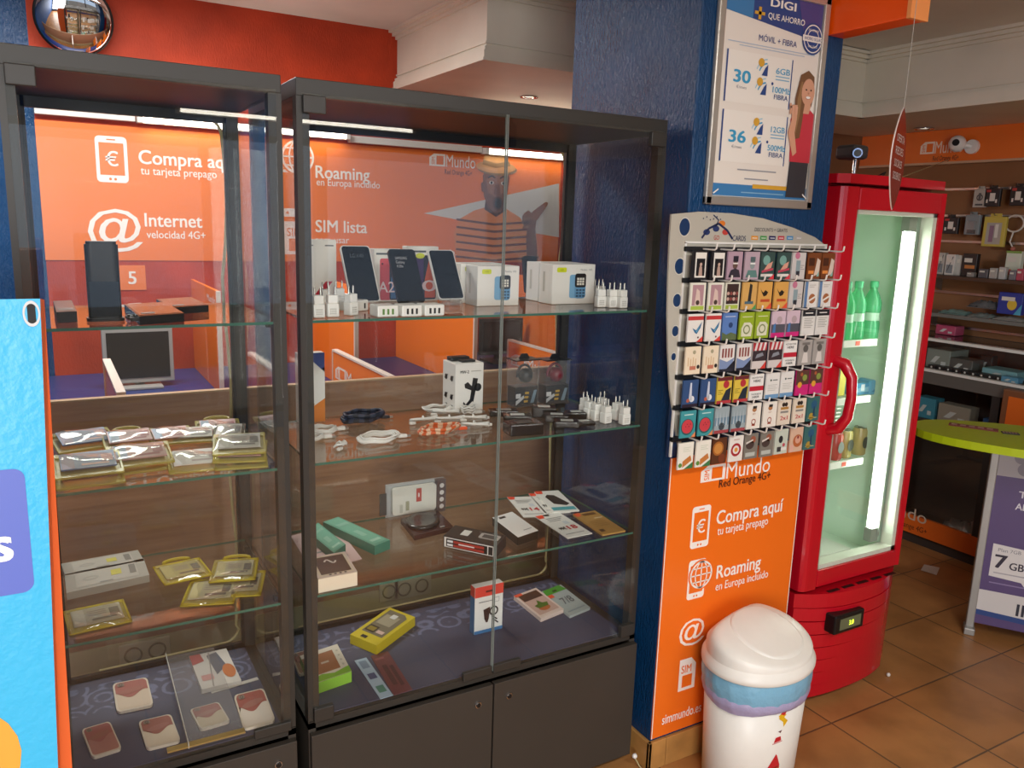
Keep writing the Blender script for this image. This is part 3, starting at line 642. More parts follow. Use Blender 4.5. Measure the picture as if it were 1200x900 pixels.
# ------------------------------------------------------------------ orange panel below the card rack
x0, x1, z0, z1 = 1.020, 1.565, .102, .985; yy = PYF-.004
t = thing('wall_panel', 'large orange panel with white pictograms and lettering on the lower blue pillar', 'sign', ((x0+x1)/2, PYF, z0))
OR2 = M('panel_orange', '#f4731c', .3); WH2 = K('#fbf3ea')
m = WM(t, OR2); m.box(x0, x1, yy, PYF-.0004, z0, z1); m.X = m.X @ facing(yy)
m.rect(x0, z0, x0+.003, z1, WH2, 1); m.rect(x1-.003, z0, x1, z1, WH2, 1)
def Q(px, py): v = at(px, py, y=yy); return v.x, v.z
def tq(s, a, b, cap, bold=.0, mat=WH2): (xa, za), (xb, zc) = Q(*a), Q(*b); m.text(s, xa, (za+zc)/2, cap, mat, 3, w=xb-xa, bold=bold)
x, z = Q(822, 565); logo_mundo(m, x-.005, z-.002, .048, .282, WH2, OR2, 1, False); tq('Red Orange 4G+', (842, 571), (902, 561), .024, .01, K('#4a2016'))
x, z = Q(808, 644); a, b = Q(831, 598); pic_phone(m, x, z, .072, .13, WH2, OR2, '€')
tq('Compra aquí', (839, 613), (916, 600), .042, .02); tq('tu tarjeta prepago', (840, 626), (899, 615), .026, .008)
x, z = Q(804, 704); pic_phone(m, x, z, .068, .125, WH2, OR2); a, b = Q(821, 673); pic_globe(m, a, b, .044, WH2, OR2)
tq('Roaming', (839, 676), (890, 667), .042, .02); tq('en Europa incluido', (838, 690), (899, 678), .026, .008)
x, z = Q(811, 738); pic_at(m, x, z, .05, WH2); tq('Internet', (838, 746), (889, 737), .042, .02)
x, z = Q(794, 811); pic_sim(m, x, z, .066, .105, WH2, OR2)
tq('simmundo.es', (775, 851), (821, 831), .032, .012)
m.build('printed_panel', t)

# ------------------------------------------------------------------ orange blade sign above the poster and the hanging red leaf sign
t = thing('projecting_sign', 'bright orange box sign projecting from the pillar at the top edge of view', 'sign', (1.52, -.2, 2.17))
m = WM(t, M('orange_lightbox', '#ff5a08', .3)); m.box(1.485, 1.556, -.32, PYF-.0005, 2.166, 2.44, bev=.003); m.build('box', t)
m = WM(t, M('orange_pale_edge', '#ffa25c', .3)); m.box(1.484, 1.557, -.3215, -.31, 2.165, 2.44); m.build('edge_strip', t)
a, b = at(1055, 125, y=-.37), at(1045, 246, y=-.37)
t = thing('hanging_sign', 'narrow dark red leaf-shaped sign hanging on a thread before the drinks fridge', 'sign', (b.x, -.37, b.z))
hh = a.z-b.z; m = MB(LEAF); X0 = Matrix.Rotation(R(27), 4, 'Z'); m.X = X0
pts = [(.105*math.sin(PI*i/20)**.8, hh*i/20) for i in range(21)] + [(-.105*math.sin(PI*i/20)**.8, hh*i/20) for i in range(19, 0, -1)]
m.prism(pts, -.0015, .0015, LEAF, 'y', K('#e6dcd4')); m.build('leaf_panel', t)
m = MB(K('#d8cfc8')); m.X = X0 @ FRONT; m.L = .0022
for k, s in enumerate(('OFERTA', 'REDES', 'SOCIALES', 'SIGUENOS')): m.text(s, 0, hh*(.66-.12*k), .018, m.mat, 1, align='c', w=.12)
m.build('lettering', t)
m = MB(M('nylon_thread', '#b5b0a6', .4)); m.tube([(0, 0, hh-.004), (0, 0, CZ-b.z)], .0008, n=5); m.build('thread', t)

# ------------------------------------------------------------------ goods in the cabinets
ORD = ['first', 'second', 'third', 'fourth', 'fifth', 'sixth', 'seventh', 'eighth', 'ninth', 'tenth']
WC = K('#efece4'); WCS = K('#e2ded4'); CARB = M('white_carton', '#efece5', .4); PHB = M('phone_glass', '#08080a', .2, spec=.25); CHW = M('charger_white', '#f0efea', .3)
EPS = .0006
def col(px, py, y): return at(px, py, y=y).x
# --- upright cartons: a body with printed faces
def carton(name, label, cat, pl, pr, pt, y, z, d, mat=CARB, art=None, side=None, tab=None, group=None, rz=0):
    x0, x1 = col(pl, pt, y), col(pr, pt, y); w = x1-x0; h = at((pl+pr)/2, pt, y=y).z - z
    t = thing(name, label, cat, ((x0+x1)/2, y, z+EPS), R(rz), group)
    m = MB(mat); m.box(-w/2, w/2, 0, d, 0, h, bev=.0012, seg=1); X = m.X
    if art: m.X = FRONT; art(m, w, h); m.X = X
    if side: m.X = facing_mx(-w/2) ; side(m, d, h); m.X = X      # u runs from -d (back) to 0 (front)
    m.build('carton', t)
    if tab: tab(t, w, h, d)
    return t, w, h
def art_stripe(m, w, h):
    m.poly([(-w*.35, h*.12), (-w*.1, h*.12), (w*.36, h*.36), (w*.12, h*.36)], K('#c3263c'), 1); m.rect(-w*.42, h*.9, -w*.3, h*.92, K('#8a8a8a'), 1); m.rect(w*.1, h*.9, w*.4, h*.92, K('#777777'), 1)
carton('phone_box', 'tall white phone carton with a slanted red stripe, top shelf far left', 'box', 360, 394, 281, .32, Z1, .035, art=art_stripe)
def art_phonebox(num, c1, c2):
    def f(m, w, h):
        m.rect(-w*.42, h*.89, w*.1, h*.925, K('#55585c'), 1)
        m.rrect(-w*.3, h*.03, w*.1, h*.82, .006, K(c1), 1); m.rrect(w*.02, h*.03, w*.42, h*.84, .006, K('#23283c'), 2); m.poly([(w*.06, h*.06), (w*.4, h*.06), (w*.4, h*.62), (w*.2, h*.8), (w*.06, h*.4)], K(c2), 3)
        m.disc(-w*.22, h*.72, w*.03, K('#1b1b1b'), 2); m.text(num, -w*.36, h*.18, h*.2, K('#f4dde4'), 5, w=w*.78, bold=.01)
    return f
carton('phone_box', 'white phone carton with red phone picture marked A20, between two phones', 'box', 438, 473, 292, .36, Z1, .035, art=art_phonebox('A20', '#d8505a', '#3d6aa0'))
def a10(m, w, h):
    art_phonebox('10', '#4a2f6a', '#d9603a')(m, w, h); m.disc(-w*.1, h*.83, w*.14, K('#d5df3a'), 6, h*.05)
carton('phone_box', 'white phone carton with purple-orange phone picture and yellow dot', 'box', 477, 514, 289, .36, Z1, .035, art=a10)
def art_feature(m, w, h):
    m.rrect(-w*.40, h*.80, -w*.18, h*.92, .004, K('#d6e022'), 1); m.text('NEW', -w*.29, h*.845, h*.03, K('#7a8010'), 2, align='c')
    m.text('Nokia 105', w*.42, h*.84, h*.05, K('#77797c'), 1, align='r', w=w*.27)
    m.rrect(-w*.10, h*.15, w*.1, h*.74, .007, K('#7fb2d6'), 1)
    m.rrect(w*.02, h*.14, w*.28, h*.76, .009, K('#6aa0c8'), 2); m.rrect(w*.02, h*.42, w*.28, h*.77, .007, K('#15161a'), 3); m.rect(w*.05, h*.46, w*.25, h*.68, K('#4d4b4a'), 4)
    for i in range(3):
        for j in range(3): m.rect(w*(.065+.06*i), h*(.48+.065*j), w*(.11+.06*i), h*(.53+.065*j), K('#e7e2d4'), 5)
        for j in range(3): m.rect(w*(.05+.075*i), h*(.18+.075*j), w*(.105+.075*i), h*(.225+.075*j), K('#30506e'), 4)
def side_lines(m, d, h): m.rect(-d*.7, h*.3, -d*.55, h*.8, K('#c9c5bb'), 1)
for i, (pl, pr, pt, y, lb) in enumerate(((560, 609, 312, .19, 'white square phone carton with keypad phone picture, front one left of the glass joint'), (540, 590, 309, .275, 'white square phone carton mostly hidden behind the carton at the glass joint'),
        (648, 698, 310, .19, 'white square phone carton with keypad phone picture, front one at the right'), (632, 680, 308, .275, 'white square phone carton behind the right-hand keypad phone carton'))):
    carton('phone_box', lb, 'box', pl, pr, pt, y, Z1, .07, art=art_feature, side=side_lines, group='square keypad phone cartons')
# --- phones leaning on clear stands
def phone(px, py_top, py_bot, y, z, label, w, l, tilt, edge, art=None, feature=False):
    x = col(px, py_bot, y); lift = .018
    t = thing('mobile_phone', label, 'phone', (x, y, z+lift)); X = Matrix.Rotation(R(-tilt), 4, 'X')
    m = MB(edge); m.X = X
    m.prism(rpts(-w/2, 0, w/2, l, .009), 0, .008, edge, 'y'); m.build('body', t)
    m = MB(PHB); m.X = X @ FRONT; m.L = .0004
    if feature:
        m.rrect(-w*.4, l*.5, w*.4, l*.92, .004, PHB, 1)
        m.mat = K('#26262a')
        for i in range(3):
            for j in range(4): m.rrect(-w*.38+i*w*.27, l*(.08+.09*j), -w*.38+i*w*.27+w*.22, l*(.14+.09*j), .001, m.mat, 1)
    else: m.poly(rpts(-w/2+.0025, .0025, w/2-.0025, l-.0025, .008), PHB, 1)
    if art: art(m, w, l)
    m.build('screen', t)
    s = thing('phone_stand', 'clear acrylic stand under the ' + label.split(',')[0], 'stand', (x, y, z+EPS))
    m = MB(CLEAR); b = l*math.sin(R(tilt)); 
    m.box(-w*.42, w*.42, -.004, .03 if feature else .06, 0, .003); m.build('base_plate', s)
    m = MB(CLEAR); m.tube([(-w*.3, -.006, .003), (-w*.3, -.014, .012), (-w*.15, -.016, .02), (w*.15, -.016, .02), (w*.3, -.014, .012), (w*.3, -.006, .003)], .0022, CLEAR, 6)
    m.box(-w*.35, w*.35, -.002, .010, .003, .0165); m.build('front_lip', s)
    m = MB(CLEAR); c, sn = math.cos(R(tilt)), math.sin(R(tilt)); p0 = Vector((0, .03, .003)); q = .09
    m.prism([(.024, .003), (.028, .003)] + [(.018+q*sn*.8+.006, .018+q*c*.8), (.018+q*sn*.8+.002, .018+q*c*.8)] if feature else [(.050, .003), (.054, .003), (.018+q*sn+.012, .018+q*c), (.018+q*sn+.008, .018+q*c)], -w*.2, w*.2, CLEAR, 'x'); m.build('back_rest', s)
WED = M('white_phone_edge', '#e6e4de', .3); BED = M('black_phone_edge', '#151518', .25)
def tA(m, w, l): m.text('LG K40', 0, l*.78, .011, K('#55585a'), 3, align='c', w=.035)
def tB(m, w, l):
    for k, s in enumerate(('SAMSUNG', 'Galaxy', 'A20e')): m.text(s, -w*.3, l*(.8-.075*k), .008, K('#b5b5b8'), 3, w=(.032, .024, .018)[k])
phone(429, 291, 347, .20, Z1, 'black smartphone with white edge, leftmost on a stand', .078, .160, 32, WED, tA)
phone(483, 297, 350, .16, Z1, 'black smartphone with faint lettering on screen, middle of three', .074, .150, 30, BED, tB)
phone(530, 298, 348, .22, Z1, 'dark plum smartphone with blank screen, rightmost of three', .076, .150, 32, WED)
phone(624, 311, 345, .355, Z1, 'small black keypad phone between the square cartons', .05, .112, 12, BED, None, True)
# --- plug chargers
def charger():
    t = thing('wall_charger', '', 'charger', group='white twin-pin wall chargers')
    m = MB(CHW); m.box(-.0135, .0135, -.012, .012, 0, .031, bev=.003, smooth=False); m.build('body', t)
    m = MB(CHW); m.box(-.0115, .0115, -.0105, .0105, .031, .05, bev=.002); m.build('plug_block', t)
    m = MB(K('#b5b2ab')); m.X = FRONT; m.L = .0005; m.X = Matrix.Translation((0, -.012, 0)) @ FRONT
    for i in range(4):
        for j in range(3): m.rect(-.008+i*.004, .007+j*.005, -.0055+i*.004, .010+j*.005, m.mat, 1)
    m.build('printed_label', t)
    for s in (-1, 1):
        m = MB(M('nickel_pin', '#d8d5cc', .25, metal=.7)); m.tube([(s*.0075, 0, .05), (s*.0073, 0, .066), (s*.007, 0, .069)], [.0022, .0022, .0012], n=8); m.build('pin', t)
    return t
CH0 = charger(); _used = [0]
def put_charger(x, y, z, rz, label):
    if not _used[0]: CH0.location = (x, y, z+EPS); CH0.rotation_euler.z = R(rz); CH0['label'] = label; _used[0] = 1; return CH0
    return dup(CH0, (x, y, z+EPS), R(rz), label)
for k, (px, py, dy, lb) in enumerate(((374, 373, 0, 'top shelf left group, front row leftmost'), (391, 372, 0, 'top shelf left group, front row middle'), (413, 370, .0, 'top shelf left group, rightmost and turned sideways'),
        (383, 364, 0, 'top shelf left group, back row left'), (399, 362, 0, 'top shelf left group, back row right'))):
    p = at(px, py, z=Z1); put_charger(max(p.x, .05), p.y+.01, Z1, (4, -3, 28, 8, -5)[k], 'white twin-pin charger, '+lb)
for k, (px, py, lb) in enumerate(((706, 360.5, 'front row leftmost'), (719, 361, 'front row middle'), (731, 361.5, 'front row rightmost'), (709, 355, 'back row left'), (722, 355.5, 'back row right'))):
    p = at(px, py, z=Z1); put_charger(min(p.x, .935), p.y+.012, Z1, 6*k-10, 'white twin-pin charger at right end of top shelf, '+lb)
for k, (px, py, lb) in enumerate(((688, 487, 'leftmost and farthest back'), (693.5, 491.5, 'second along the near side'), (702, 494, 'third along the near side'), (713, 497, 'fourth along the near side'), (735, 498.5, 'rightmost and nearest the door'), (726, 493, 'just behind the rightmost one'), (708, 487, 'in the back row'))):
    p = at(px, py, z=Z2); put_charger(min(p.x, .94), max(p.y+.014, .022), Z2, (10, 4, -4, 6, -2, 8, 0)[k], 'white twin-pin charger on the middle shelf, '+lb)
# --- four small multi-port usb adapters
for k, (px, py, lb, rz, prt) in enumerate(((427, 366, 'leftmost of four, turned away, with one port showing', 30, 1), (455, 372, 'second of four, with green ports', 2, 3), (483.5, 371.5, 'third of four, with three black ports', 2, 3), (511, 371, 'rightmost of four, with three black ports', 2, 3))):
    p = at(px, py, z=Z1); t = thing('usb_adapter', 'low white usb adapter, '+lb, 'charger', (p.x, max(p.y, .012)+(.02 if k == 0 else 0), Z1+EPS), R(rz), 'white multi-port usb adapters')
    m = MB(CHW); m.box(-.026, .026, 0, .05, 0, .027, bev=.003); m.build('body', t)
    for j in range(prt):
        m = MB(K('#5f8a3c') if k == 1 else BLACK); x = (j-(prt-1)/2)*.0115 + (.012 if prt == 1 else 0); m.box(x-.0025, x+.0025, -.0006, .002, .006, .019); m.build('usb_port', t)

# --- middle shelf: cartons
def art_fan(m, w, h):
    m.poly([(-w/2, 0), (w/2, 0), (w/2, h*.34), (-w*.1, h*.2)], K('#e58a3a'), 1); m.poly([(-w*.1, h*.2), (w/2, h*.34), (w/2, h*.8), (0, h*.62)], K('#f0efe9'), 2); m.poly([(-w*.3, h), (w/2, h), (w/2, h*.72), (0, h*.9)], K('#3c4f8f'), 2); m.poly([(-w/2, 0), (-w*.1, 0), (w*.1, h*.28)], K('#c9642a'), 3)
carton('phone_box', 'white carton with blue and orange swooshes at the left end of the middle shelf', 'box', 349, 380, 414, .375, Z2, .03, art=art_fan)
def art_holder(m, w, h):
    B = K('#1c1b1a'); m.text('MW-2', -w*.33, h*.80, h*.06, B, 2, w=w*.3, bold=.02)
    m.poly([(w*.02, h*.24), (w*.15, h*.2), (w*.30, h*.68), (w*.12, h*.7)], B, 1); m.poly([(-w*.18, h*.58), (-w*.06, h*.62), (w*.1, h*.52), (w*.08, h*.44), (-w*.16, h*.5)], B, 1); m.disc(w*.3, h*.5, w*.13, B, 1); m.poly([(w*.02, h*.26), (-w*.12, h*.16), (-w*.2, h*.22), (-w*.22, h*.18), (-w*.1, h*.1), (w*.12, h*.22)], B, 1)
    for k in range(3): m.disc(-w*.2+k*w*.2, h*.07, w*.035, K('#8d6b55'), 1)
    m.rect(w*.05, h*.83, w*.4, h*.845, K('#a9a59a'), 1)
def side_holder(m, d, h):
    B = K('#1c1b1a')
    for i in range(2):
        for j in range(2): m.disc(-d*(.28+.45*i), h*(.3+.38*j), d*.1, B, 1); m.line([(-d*(.28+.45*i)-d*.1, h*(.27+.38*j)), (-d*(.28+.45*i)+d*.14, h*(.36+.38*j))], .004, B, 2)
    for i in range(2): m.rect(-d*(.2+.45*i)-d*.1, h*.12, -d*(.2+.45*i)+d*.05, h*.14, K('#777777'), 1)
def tab_holder(t, w, h, d):
    m = MB(BLACK); m.box(-w*.42, w*.25, d*.55, d*.9, h, h+.012, bev=.002); m.box(-w*.2, w*.3, d*.2, d*.6, h, h+.007, bev=.002); lab(m.build('hanging_tab', t), 'black plastic hanging tab')
carton('phone_holder_box', 'square white carton picturing a black car phone holder, middle shelf', 'box', 534, 567, 426, .325, Z2, .085, art=art_holder, side=side_holder, tab=tab_holder)
# --- clear earphone packs
for k, (pl, pr, pt, cc, lb) in enumerate(((605, 633, 424, '#1c1c20', 'clear hanging pack holding black headphones, on the middle shelf'), (641, 669, 424, '#7a2430', 'clear hanging pack holding dark red headphones, next to the chargers'))):
    y = .315; x0, x1 = col(pl, pt, y), col(pr, pt, y); w = x1-x0; h = at(pl, pt, y=y).z-Z2; d = .055
    t = thing('earphone_pack', lb, 'headphones', ((x0+x1)/2, y, Z2+EPS))
    m = MB(CLEAR); m.box(-w/2, w/2, 0, d, 0, h, bev=.002, seg=1); m.build('clear_box', t)
    def card(m, w, h):
        for q in range(3): m.rect(-w*.12+q*w*.02, h*(.1+.09*q), w*.05+q*w*.02, h*(.15+.09*q), K('#c9a23a'), 2)
        m.poly([(-w*.45, h*.05), (-w*.1, h*.2), (-w*.14, h*.26), (-w*.45, h*.14)], K('#c9cdd2'), 2); m.poly([(w*.15, h*.08), (w*.3, h*.08), (w*.42, h*.36), (w*.3, h*.36)], K('#7f98a8'), 2)
        m.rect(-w*.46, h*.2, -w*.26, h*.3, K('#d8dbdd'), 3)
    m = MB(K('#202024')); m.box(-w*.47, w*.47, .003, d-.004, .002, h*.44, bev=.001, seg=1); m.X = Matrix.Translation((0, .003, 0)) @ FRONT; card(m, w, h); m.build('printed_card', t)
    m = MB(M('headphone_cup_'+cc[1:], cc, .4)); m.ball((w*.06, d*.4, h*.66), w*.27, n=18, k=8); m.build('ear_cup', t)
    m = MB(m.mat); m.tube([(w*.06+w*.3*math.sin(R(a)), d*.55, h*.66+w*.42*math.cos(R(a))*.9) for a in range(-100, 101, 20)], .004); m.build('headband', t)
    m = MB(BLACK); m.box(-w*.52, w*.52, -.002, d+.004, h, h+.003); m.prism([(-w*.2, h+.003), (w*.25, h+.003), (w*.15, h+.018), (-w*.1, h+.018)], d*.5, d*.5+.002, BLACK, 'y'); m.build('hanging_tab', t)
# --- black packs with pale labels
for k, (px, py, w, l, hh, rz, lb) in enumerate(((590, 487, .085, .04, .018, -20, 'leftmost, farthest from the chargers'), (606, 492, .08, .05, .016, -25, 'second from left, lying behind the big block'), (613, 508, .095, .06, .032, -8, 'largest block at the front edge'),
        (637, 488, .07, .05, .03, -28, 'upper one below the clear headphone packs'), (652, 494, .07, .045, .022, -30, 'middle one with a white label'), (664, 500, .07, .045, .018, -28, 'front one with a white label'), (674, 490, .06, .04, .02, -20, 'rear right, beside the chargers'), (684, 498, .06, .035, .012, -10, 'flattest, touching the charger group'))):
    p = at(px, py, z=Z2); y = min(max(p.y, .05), .36)
    t = thing('accessory_pack', 'small black accessory pack on the middle shelf, '+lb, 'pack', (p.x, y, Z2+EPS), R(rz), 'black accessory packs')
    m = MB(M('black_pack_film', '#1d1a19', .25)); m.box(-w/2, w/2, -l/2, l/2, 0, hh, bev=.004); m.build('pack_body', t)
    m = MB(K('#c8c9c4') if k != 2 else K('#6d6a66')); m.L = hh+.0004; m.rrect(-w*.25, -l*.3, w*.25, l*.25, .003, m.mat, 1); m.rect(-w*.2, l*.05, w*.2, l*.1, K('#55555a'), 1.01); m.build('paper_label', t)
# --- cables
def bundle(px, py, z, L, rz, mat, conn, label, n=5):
    p = at(px, py, z=z); t = thing('charging_cable', label, 'cable', (p.x, min(max(p.y, .03), .39), z+EPS), R(rz), 'loose charging cables')
    r = .0022; pts = []
    for i in range(n*12+1):
        a = 2*PI*i/12; k = i/(n*12); pts.append(((L/2)*math.cos(a), .010*math.sin(a)*(1-.5*math.cos(a)**2)+(k-.5)*.008, r+.001+.010*abs(math.sin(2*PI*k*2.3))))
    m = MB(mat); m.tube(pts, r, n=6); m.build('cord', t)
    m = MB(mat); m.tube([(-.006, -.012, .009), (-.004, .0, .017), (.002, .012, .008)], .003, n=6); m.build('tie_wrap', t)
    for s in (-1, 1):
        m = MB(conn); m.box(s*L*.5-.008, s*L*.5+.010, s*.012-.004, s*.012+.004, .001, .008, bev=.0015); m.build('connector', t)
def coil(px, py, z, ra, rb, mat, conn, label, n=4, r=.0022, h=.010, braid=None):
    p = at(px, py, z=z); t = thing('charging_cable', label, 'cable', (p.x, min(max(p.y, rb+.02), .40-rb), z+EPS), R(8), 'loose charging cables')
    rng = random.Random(int(px)); pts = []
    for i in range(n*24+1):
        a = 2*PI*i/24; k = i/(n*24); w = 1+.12*math.sin(3.1*a*.37+px)+.08*(k-.5); pts.append((ra*w*math.cos(a), rb*w*math.sin(a), r+h*k+.0022+.002*math.sin(5*a)))
    m = MB(mat); m.tube(pts, r, braid and n or 6); 
    m = MB(mat); m.tube(pts, r, n=6)
    if braid:
        for i in range(0, len(pts)-2, 2): m.tube([pts[i], pts[i+1]], r*1.12, braid, 6)
    m.build('cord', t)
    for s, q in ((1, pts[-1]), (-1, pts[0])):
        m = MB(conn); m.X = Matrix.Translation((q[0]+.012, q[1]-.004*s, 0)) @ Matrix.Rotation(R(-12*s), 4, 'Z')
        m.box(-.012, .012, -.005, .005, .001, .009, bev=.0015); cn = m.build('connector', t)
        m = MB(METAL); m.X = Matrix.Translation((q[0]+.012, q[1]-.004*s, 0)) @ Matrix.Rotation(R(-12*s), 4, 'Z'); m.box(.012, .021, -.004, .004, .002, .0075); m.build('plug_tip', cn)
CW = M('white_cable', '#eeece6', .4); CBR = M('black_braided_cable', '#23242c', .5); COR = M('orange_braided_cable', '#d8622c', .5); CORC = M('orange_connector', '#ee5a26', .4)
bundle(497, 495, Z2, .085, 4, CW, CW, 'folded white charging cable bundle left of the other white bundles')
bundle(523, 486, Z2, .08, -12, CW, CW, 'folded white charging cable bundle nearest the phone holder carton')
bundle(528, 494, Z2, .085, -6, CW, CW, 'folded white charging cable bundle in the middle of the white bundles')
bundle(556, 493, Z2, .07, -16, CW, CW, 'folded white charging cable bundle beside the glass joint, rear')
bundle(557, 501, Z2, .075, -20, CW, CW, 'folded white charging cable bundle beside the glass joint, front')
coil(510, 480, Z2, .046, .03, CW, CW, 'thin white cable coiled loosely in front of the phone holder carton', 4)
coil(549, 486, Z2, .02, .018, CW, CW, 'small upright white cable loop among the white bundles', 3, .0022, .022)
coil(443, 517, Z2, .05, .034, CW, CW, 'round white cable coil on the left part of the middle shelf front', 6, .0026, .012)
coil(425, 494, Z2, .055, .036, CBR, CBR, 'thick black braided cable coil on the left part of the middle shelf', 6, .0042, .020, K('#3d4356'))
coil(514, 508, Z2, .055, .03, COR, CORC, 'orange and white braided cable coil with orange plugs', 4, .0035, .014, K('#e6c3a4'))
bundle(399, 525, Z2, .045, 40, CW, CW, 'short white cable lying at the shelf edge near the left post')
coil(379, 507, Z2, .035, .03, CW, CW, 'white cable coil behind the left post of the wide cabinet, rear one', 4)
coil(366, 516, Z2, .028, .022, CW, CW, 'white cable coil behind the left post of the wide cabinet, front one', 3)

# --- flat packs on a shelf, laid out by their four corners (near-left, near-right, far-right, far-left)
def slab(name, label, cat, q, z, th, mat, art=None, group=None, bev=0, side=None, part='pack_body', lift=0, extra=None, rnd=0):
    A, B, D_ = (at(*q[0], z=z+th), at(*q[1], z=z+th), at(*q[3], z=z+th)); C = at(*q[2], z=z+th)
    D2 = (D_ + (C-B+A))/2; u = B-A; v = D2-A
    y1 = max(A.y, B.y, A.y+v.y, B.y+v.y); y0 = min(A.y, B.y, A.y+v.y, B.y+v.y)
    sh = Vector((0, max(.012-y0, 0) + min(D-.03-max(y1, 0), 0), 0))
    xs_ = [A.x, A.x+u.x, A.x+v.x, A.x+u.x+v.x]; lo, hi = (RX0+.033, RX1-.033) if (A+u/2+v/2).x > -.01 else (LX0+.033, LX1-.033)
    sh.x = max(lo-min(xs_), 0)+min(hi-max(xs_), 0)
    c = A + u/2 + v/2 + sh
    t = thing(name, label, cat, (c.x, c.y, z+EPS+lift), 0, group)
    def F(zz): return Matrix(((u.x, v.x, 0, -u.x/2-v.x/2), (u.y, v.y, 0, -u.y/2-v.y/2), (0, 0, 1, zz), (0, 0, 0, 1)))
    m = MB(mat); m.X = F(0)
    m.prism(rpts(0, 0, 1, 1, rnd) if rnd else [(0, 0), (1, 0), (1, 1), (0, 1)], 0, th, mat, 'z', side)
    if not extra: m.X = F(th); art and art(m)
    m.build(part, t, bev=bev)
    if extra: extra(t, F, th)
    return t
def ptext(m, lines, c):
    for (x, y, s, h, w) in lines: m.text(s, x, y, h, c, 2, w=w)
RDT = K('#c9404a'); GYT = K('#8d8d8d'); DKT = K('#2a2a2c')
def art_price(s):
    def f(m):
        m.poly([(0, .86), (.22, .86), (.3, 1), (0, 1)], K('#ee4f36'), 1)
        for k in range(3): m.rect(.2, .80-.06*k, .85-.1*k, .82-.06*k, GYT, 1)
        m.text('99€', .16, .3, .1, DKT, 2, w=.26, bold=.02); m.text(s, .5, .28, .14, RDT, 2, w=.34, bold=.03)
        m.rect(.12, .12, .86, .14, GYT, 1); m.rect(.6, .5, .8, .62, K('#d4dcdf'), 1)
    return f
PAP = K('#ecebe3')
slab('price_card', 'white price card with red figures, leftmost of the back row of cards', 'card', ((604, 600), (634, 599), (614, 576), (585, 578)), Z3, .002, PAP, art_price('14'), 'price cards on the third shelf')
slab('price_card', 'white price card with red figures, middle of the back row of cards', 'card', ((634.5, 599), (664, 598), (643, 575), (615, 577)), Z3, .002, PAP, art_price('15'), 'price cards on the third shelf')
def art_black(m):
    m.poly([(0, .86), (.25, .86), (.3, 1), (0, 1)], K('#ee4f36'), 1); m.poly([(.3, .36), (.72, .26), (.9, .34), (.62, .76), (.36, .8), (.22, .7)], DKT, 1); m.rect(.05, .06, .95, .2, K('#4fa5ad'), 1)
slab('phone_case_pack', 'white pack with black oval picture and teal strip, right of the price cards', 'pack', ((656, 599), (686, 597), (661, 574), (632.5, 575)), Z3+.0022, .004, PAP, art_black)
slab('price_card', 'white price card with red figures lying alone in front of the other cards', 'card', ((665, 631), (694, 625), (655, 600), (627, 606)), Z3, .002, PAP, art_price('18'), 'price cards on the third shelf')
def art_kraft(m):
    m.poly([(0, .84), (.2, .86), (.28, 1), (0, 1)], K('#e8623c'), 1); m.rrect(.28, .84, .85, .93, .04, K('#6d4a22'), 2); m.rect(.55, .66, .9, .7, K('#e0c79a'), 1); m.rect(.1, .1, .3, .2, K('#5f401f'), 1)
    for k in range(4): m.rect(.2, .55-.07*k, .8, .565-.07*k, K('#9a7238'), 1)
slab('cable_pack', 'flat brown kraft cardboard pack at the right end of the third shelf', 'pack', ((710, 628), (737, 623), (701, 600), (675, 603.5)), Z3, .005, K('#b98d4c'), art_kraft)
def pb_art(m): m.rect(.2, .84, .5, .92, DKT, 1); m.rect(.5, .16, .9, .19, GYT, 1)
slab('power_bank', 'white power bank with black side lying beside the striped box', 'power bank', ((607, 630), (631, 622), (601, 600.5), (576, 606)), Z3, .024, K('#efefec', .25), pb_art, side=BLACK, bev=.002)
def stripe_box(t, F, th):
    m = MB(K('#2c2624')); m.X = F(th); m.rect(.02, .02, .98, .98, m.mat, 1); m.rect(.25, .3, .4, .75, K('#e8e6e0'), 2); m.rrect(.58, .35, .95, .8, .06, K('#b9b8b4'), 2); m.rect(.64, .42, .9, .7, K('#4a4a4c'), 3); m.build('printed_top', t)
    m = MB(K('#efeae2')); X = F(0); m.X = X @ Matrix(((1, 0, 0, 0), (0, 0, -1, -.006), (0, th, 0, 0), (0, 0, 0, 1))); m.L = .008
    m.rect(.02, .06, .98, .94, m.mat, 1); m.rect(.06, .14, .84, .86, K('#1e1c1c'), 2); m.rect(.2, .52, .78, .76, K('#b0382f'), 3); m.rect(.2, .2, .78, .42, K('#b0382f'), 3)
    for y in (.54, .22): m.rect(.08, y, .19, y+.2, K('#eeeeee'), 3)
    m.rect(.3, .47, .6, .58, K('#f0dcd8'), 4); m.rect(.86, .14, .94, .86, DKT, 3); m.build('printed_front', t)
slab('power_bank_box', 'low dark box with red and white striped front at the glass joint, third shelf', 'box', ((526, 633), (589, 646), (600, 633), (540, 620)), Z3, .032, K('#3a3230'), extra=stripe_box)
def gadget(t, F, th):
    m = MB(K('#30302f', .2)); m.X = F(th); m.lathe([(.38, 0), (.42, .003), (.40, .009), (.3, .007), (.01, .006)], n=28, c=(.42, .55, 0), cap=False); m.build('round_lid', t)
    m = MB(K('#8d8d88')); m.X = F(th); m.rect(.7, .08, .82, .14, m.mat, 1); m.build('printed_label', t)
slab('wireless_charger_pack', 'dark rounded pack with round lid in front of the white boxed case', 'pack', ((486, 628), (531, 617), (510, 600), (472, 606)), Z3, .014, K('#3c2426', .2), extra=gadget, bev=.003)
TEAL = K('#5fa58c'); TEALD = K('#3d7c68')
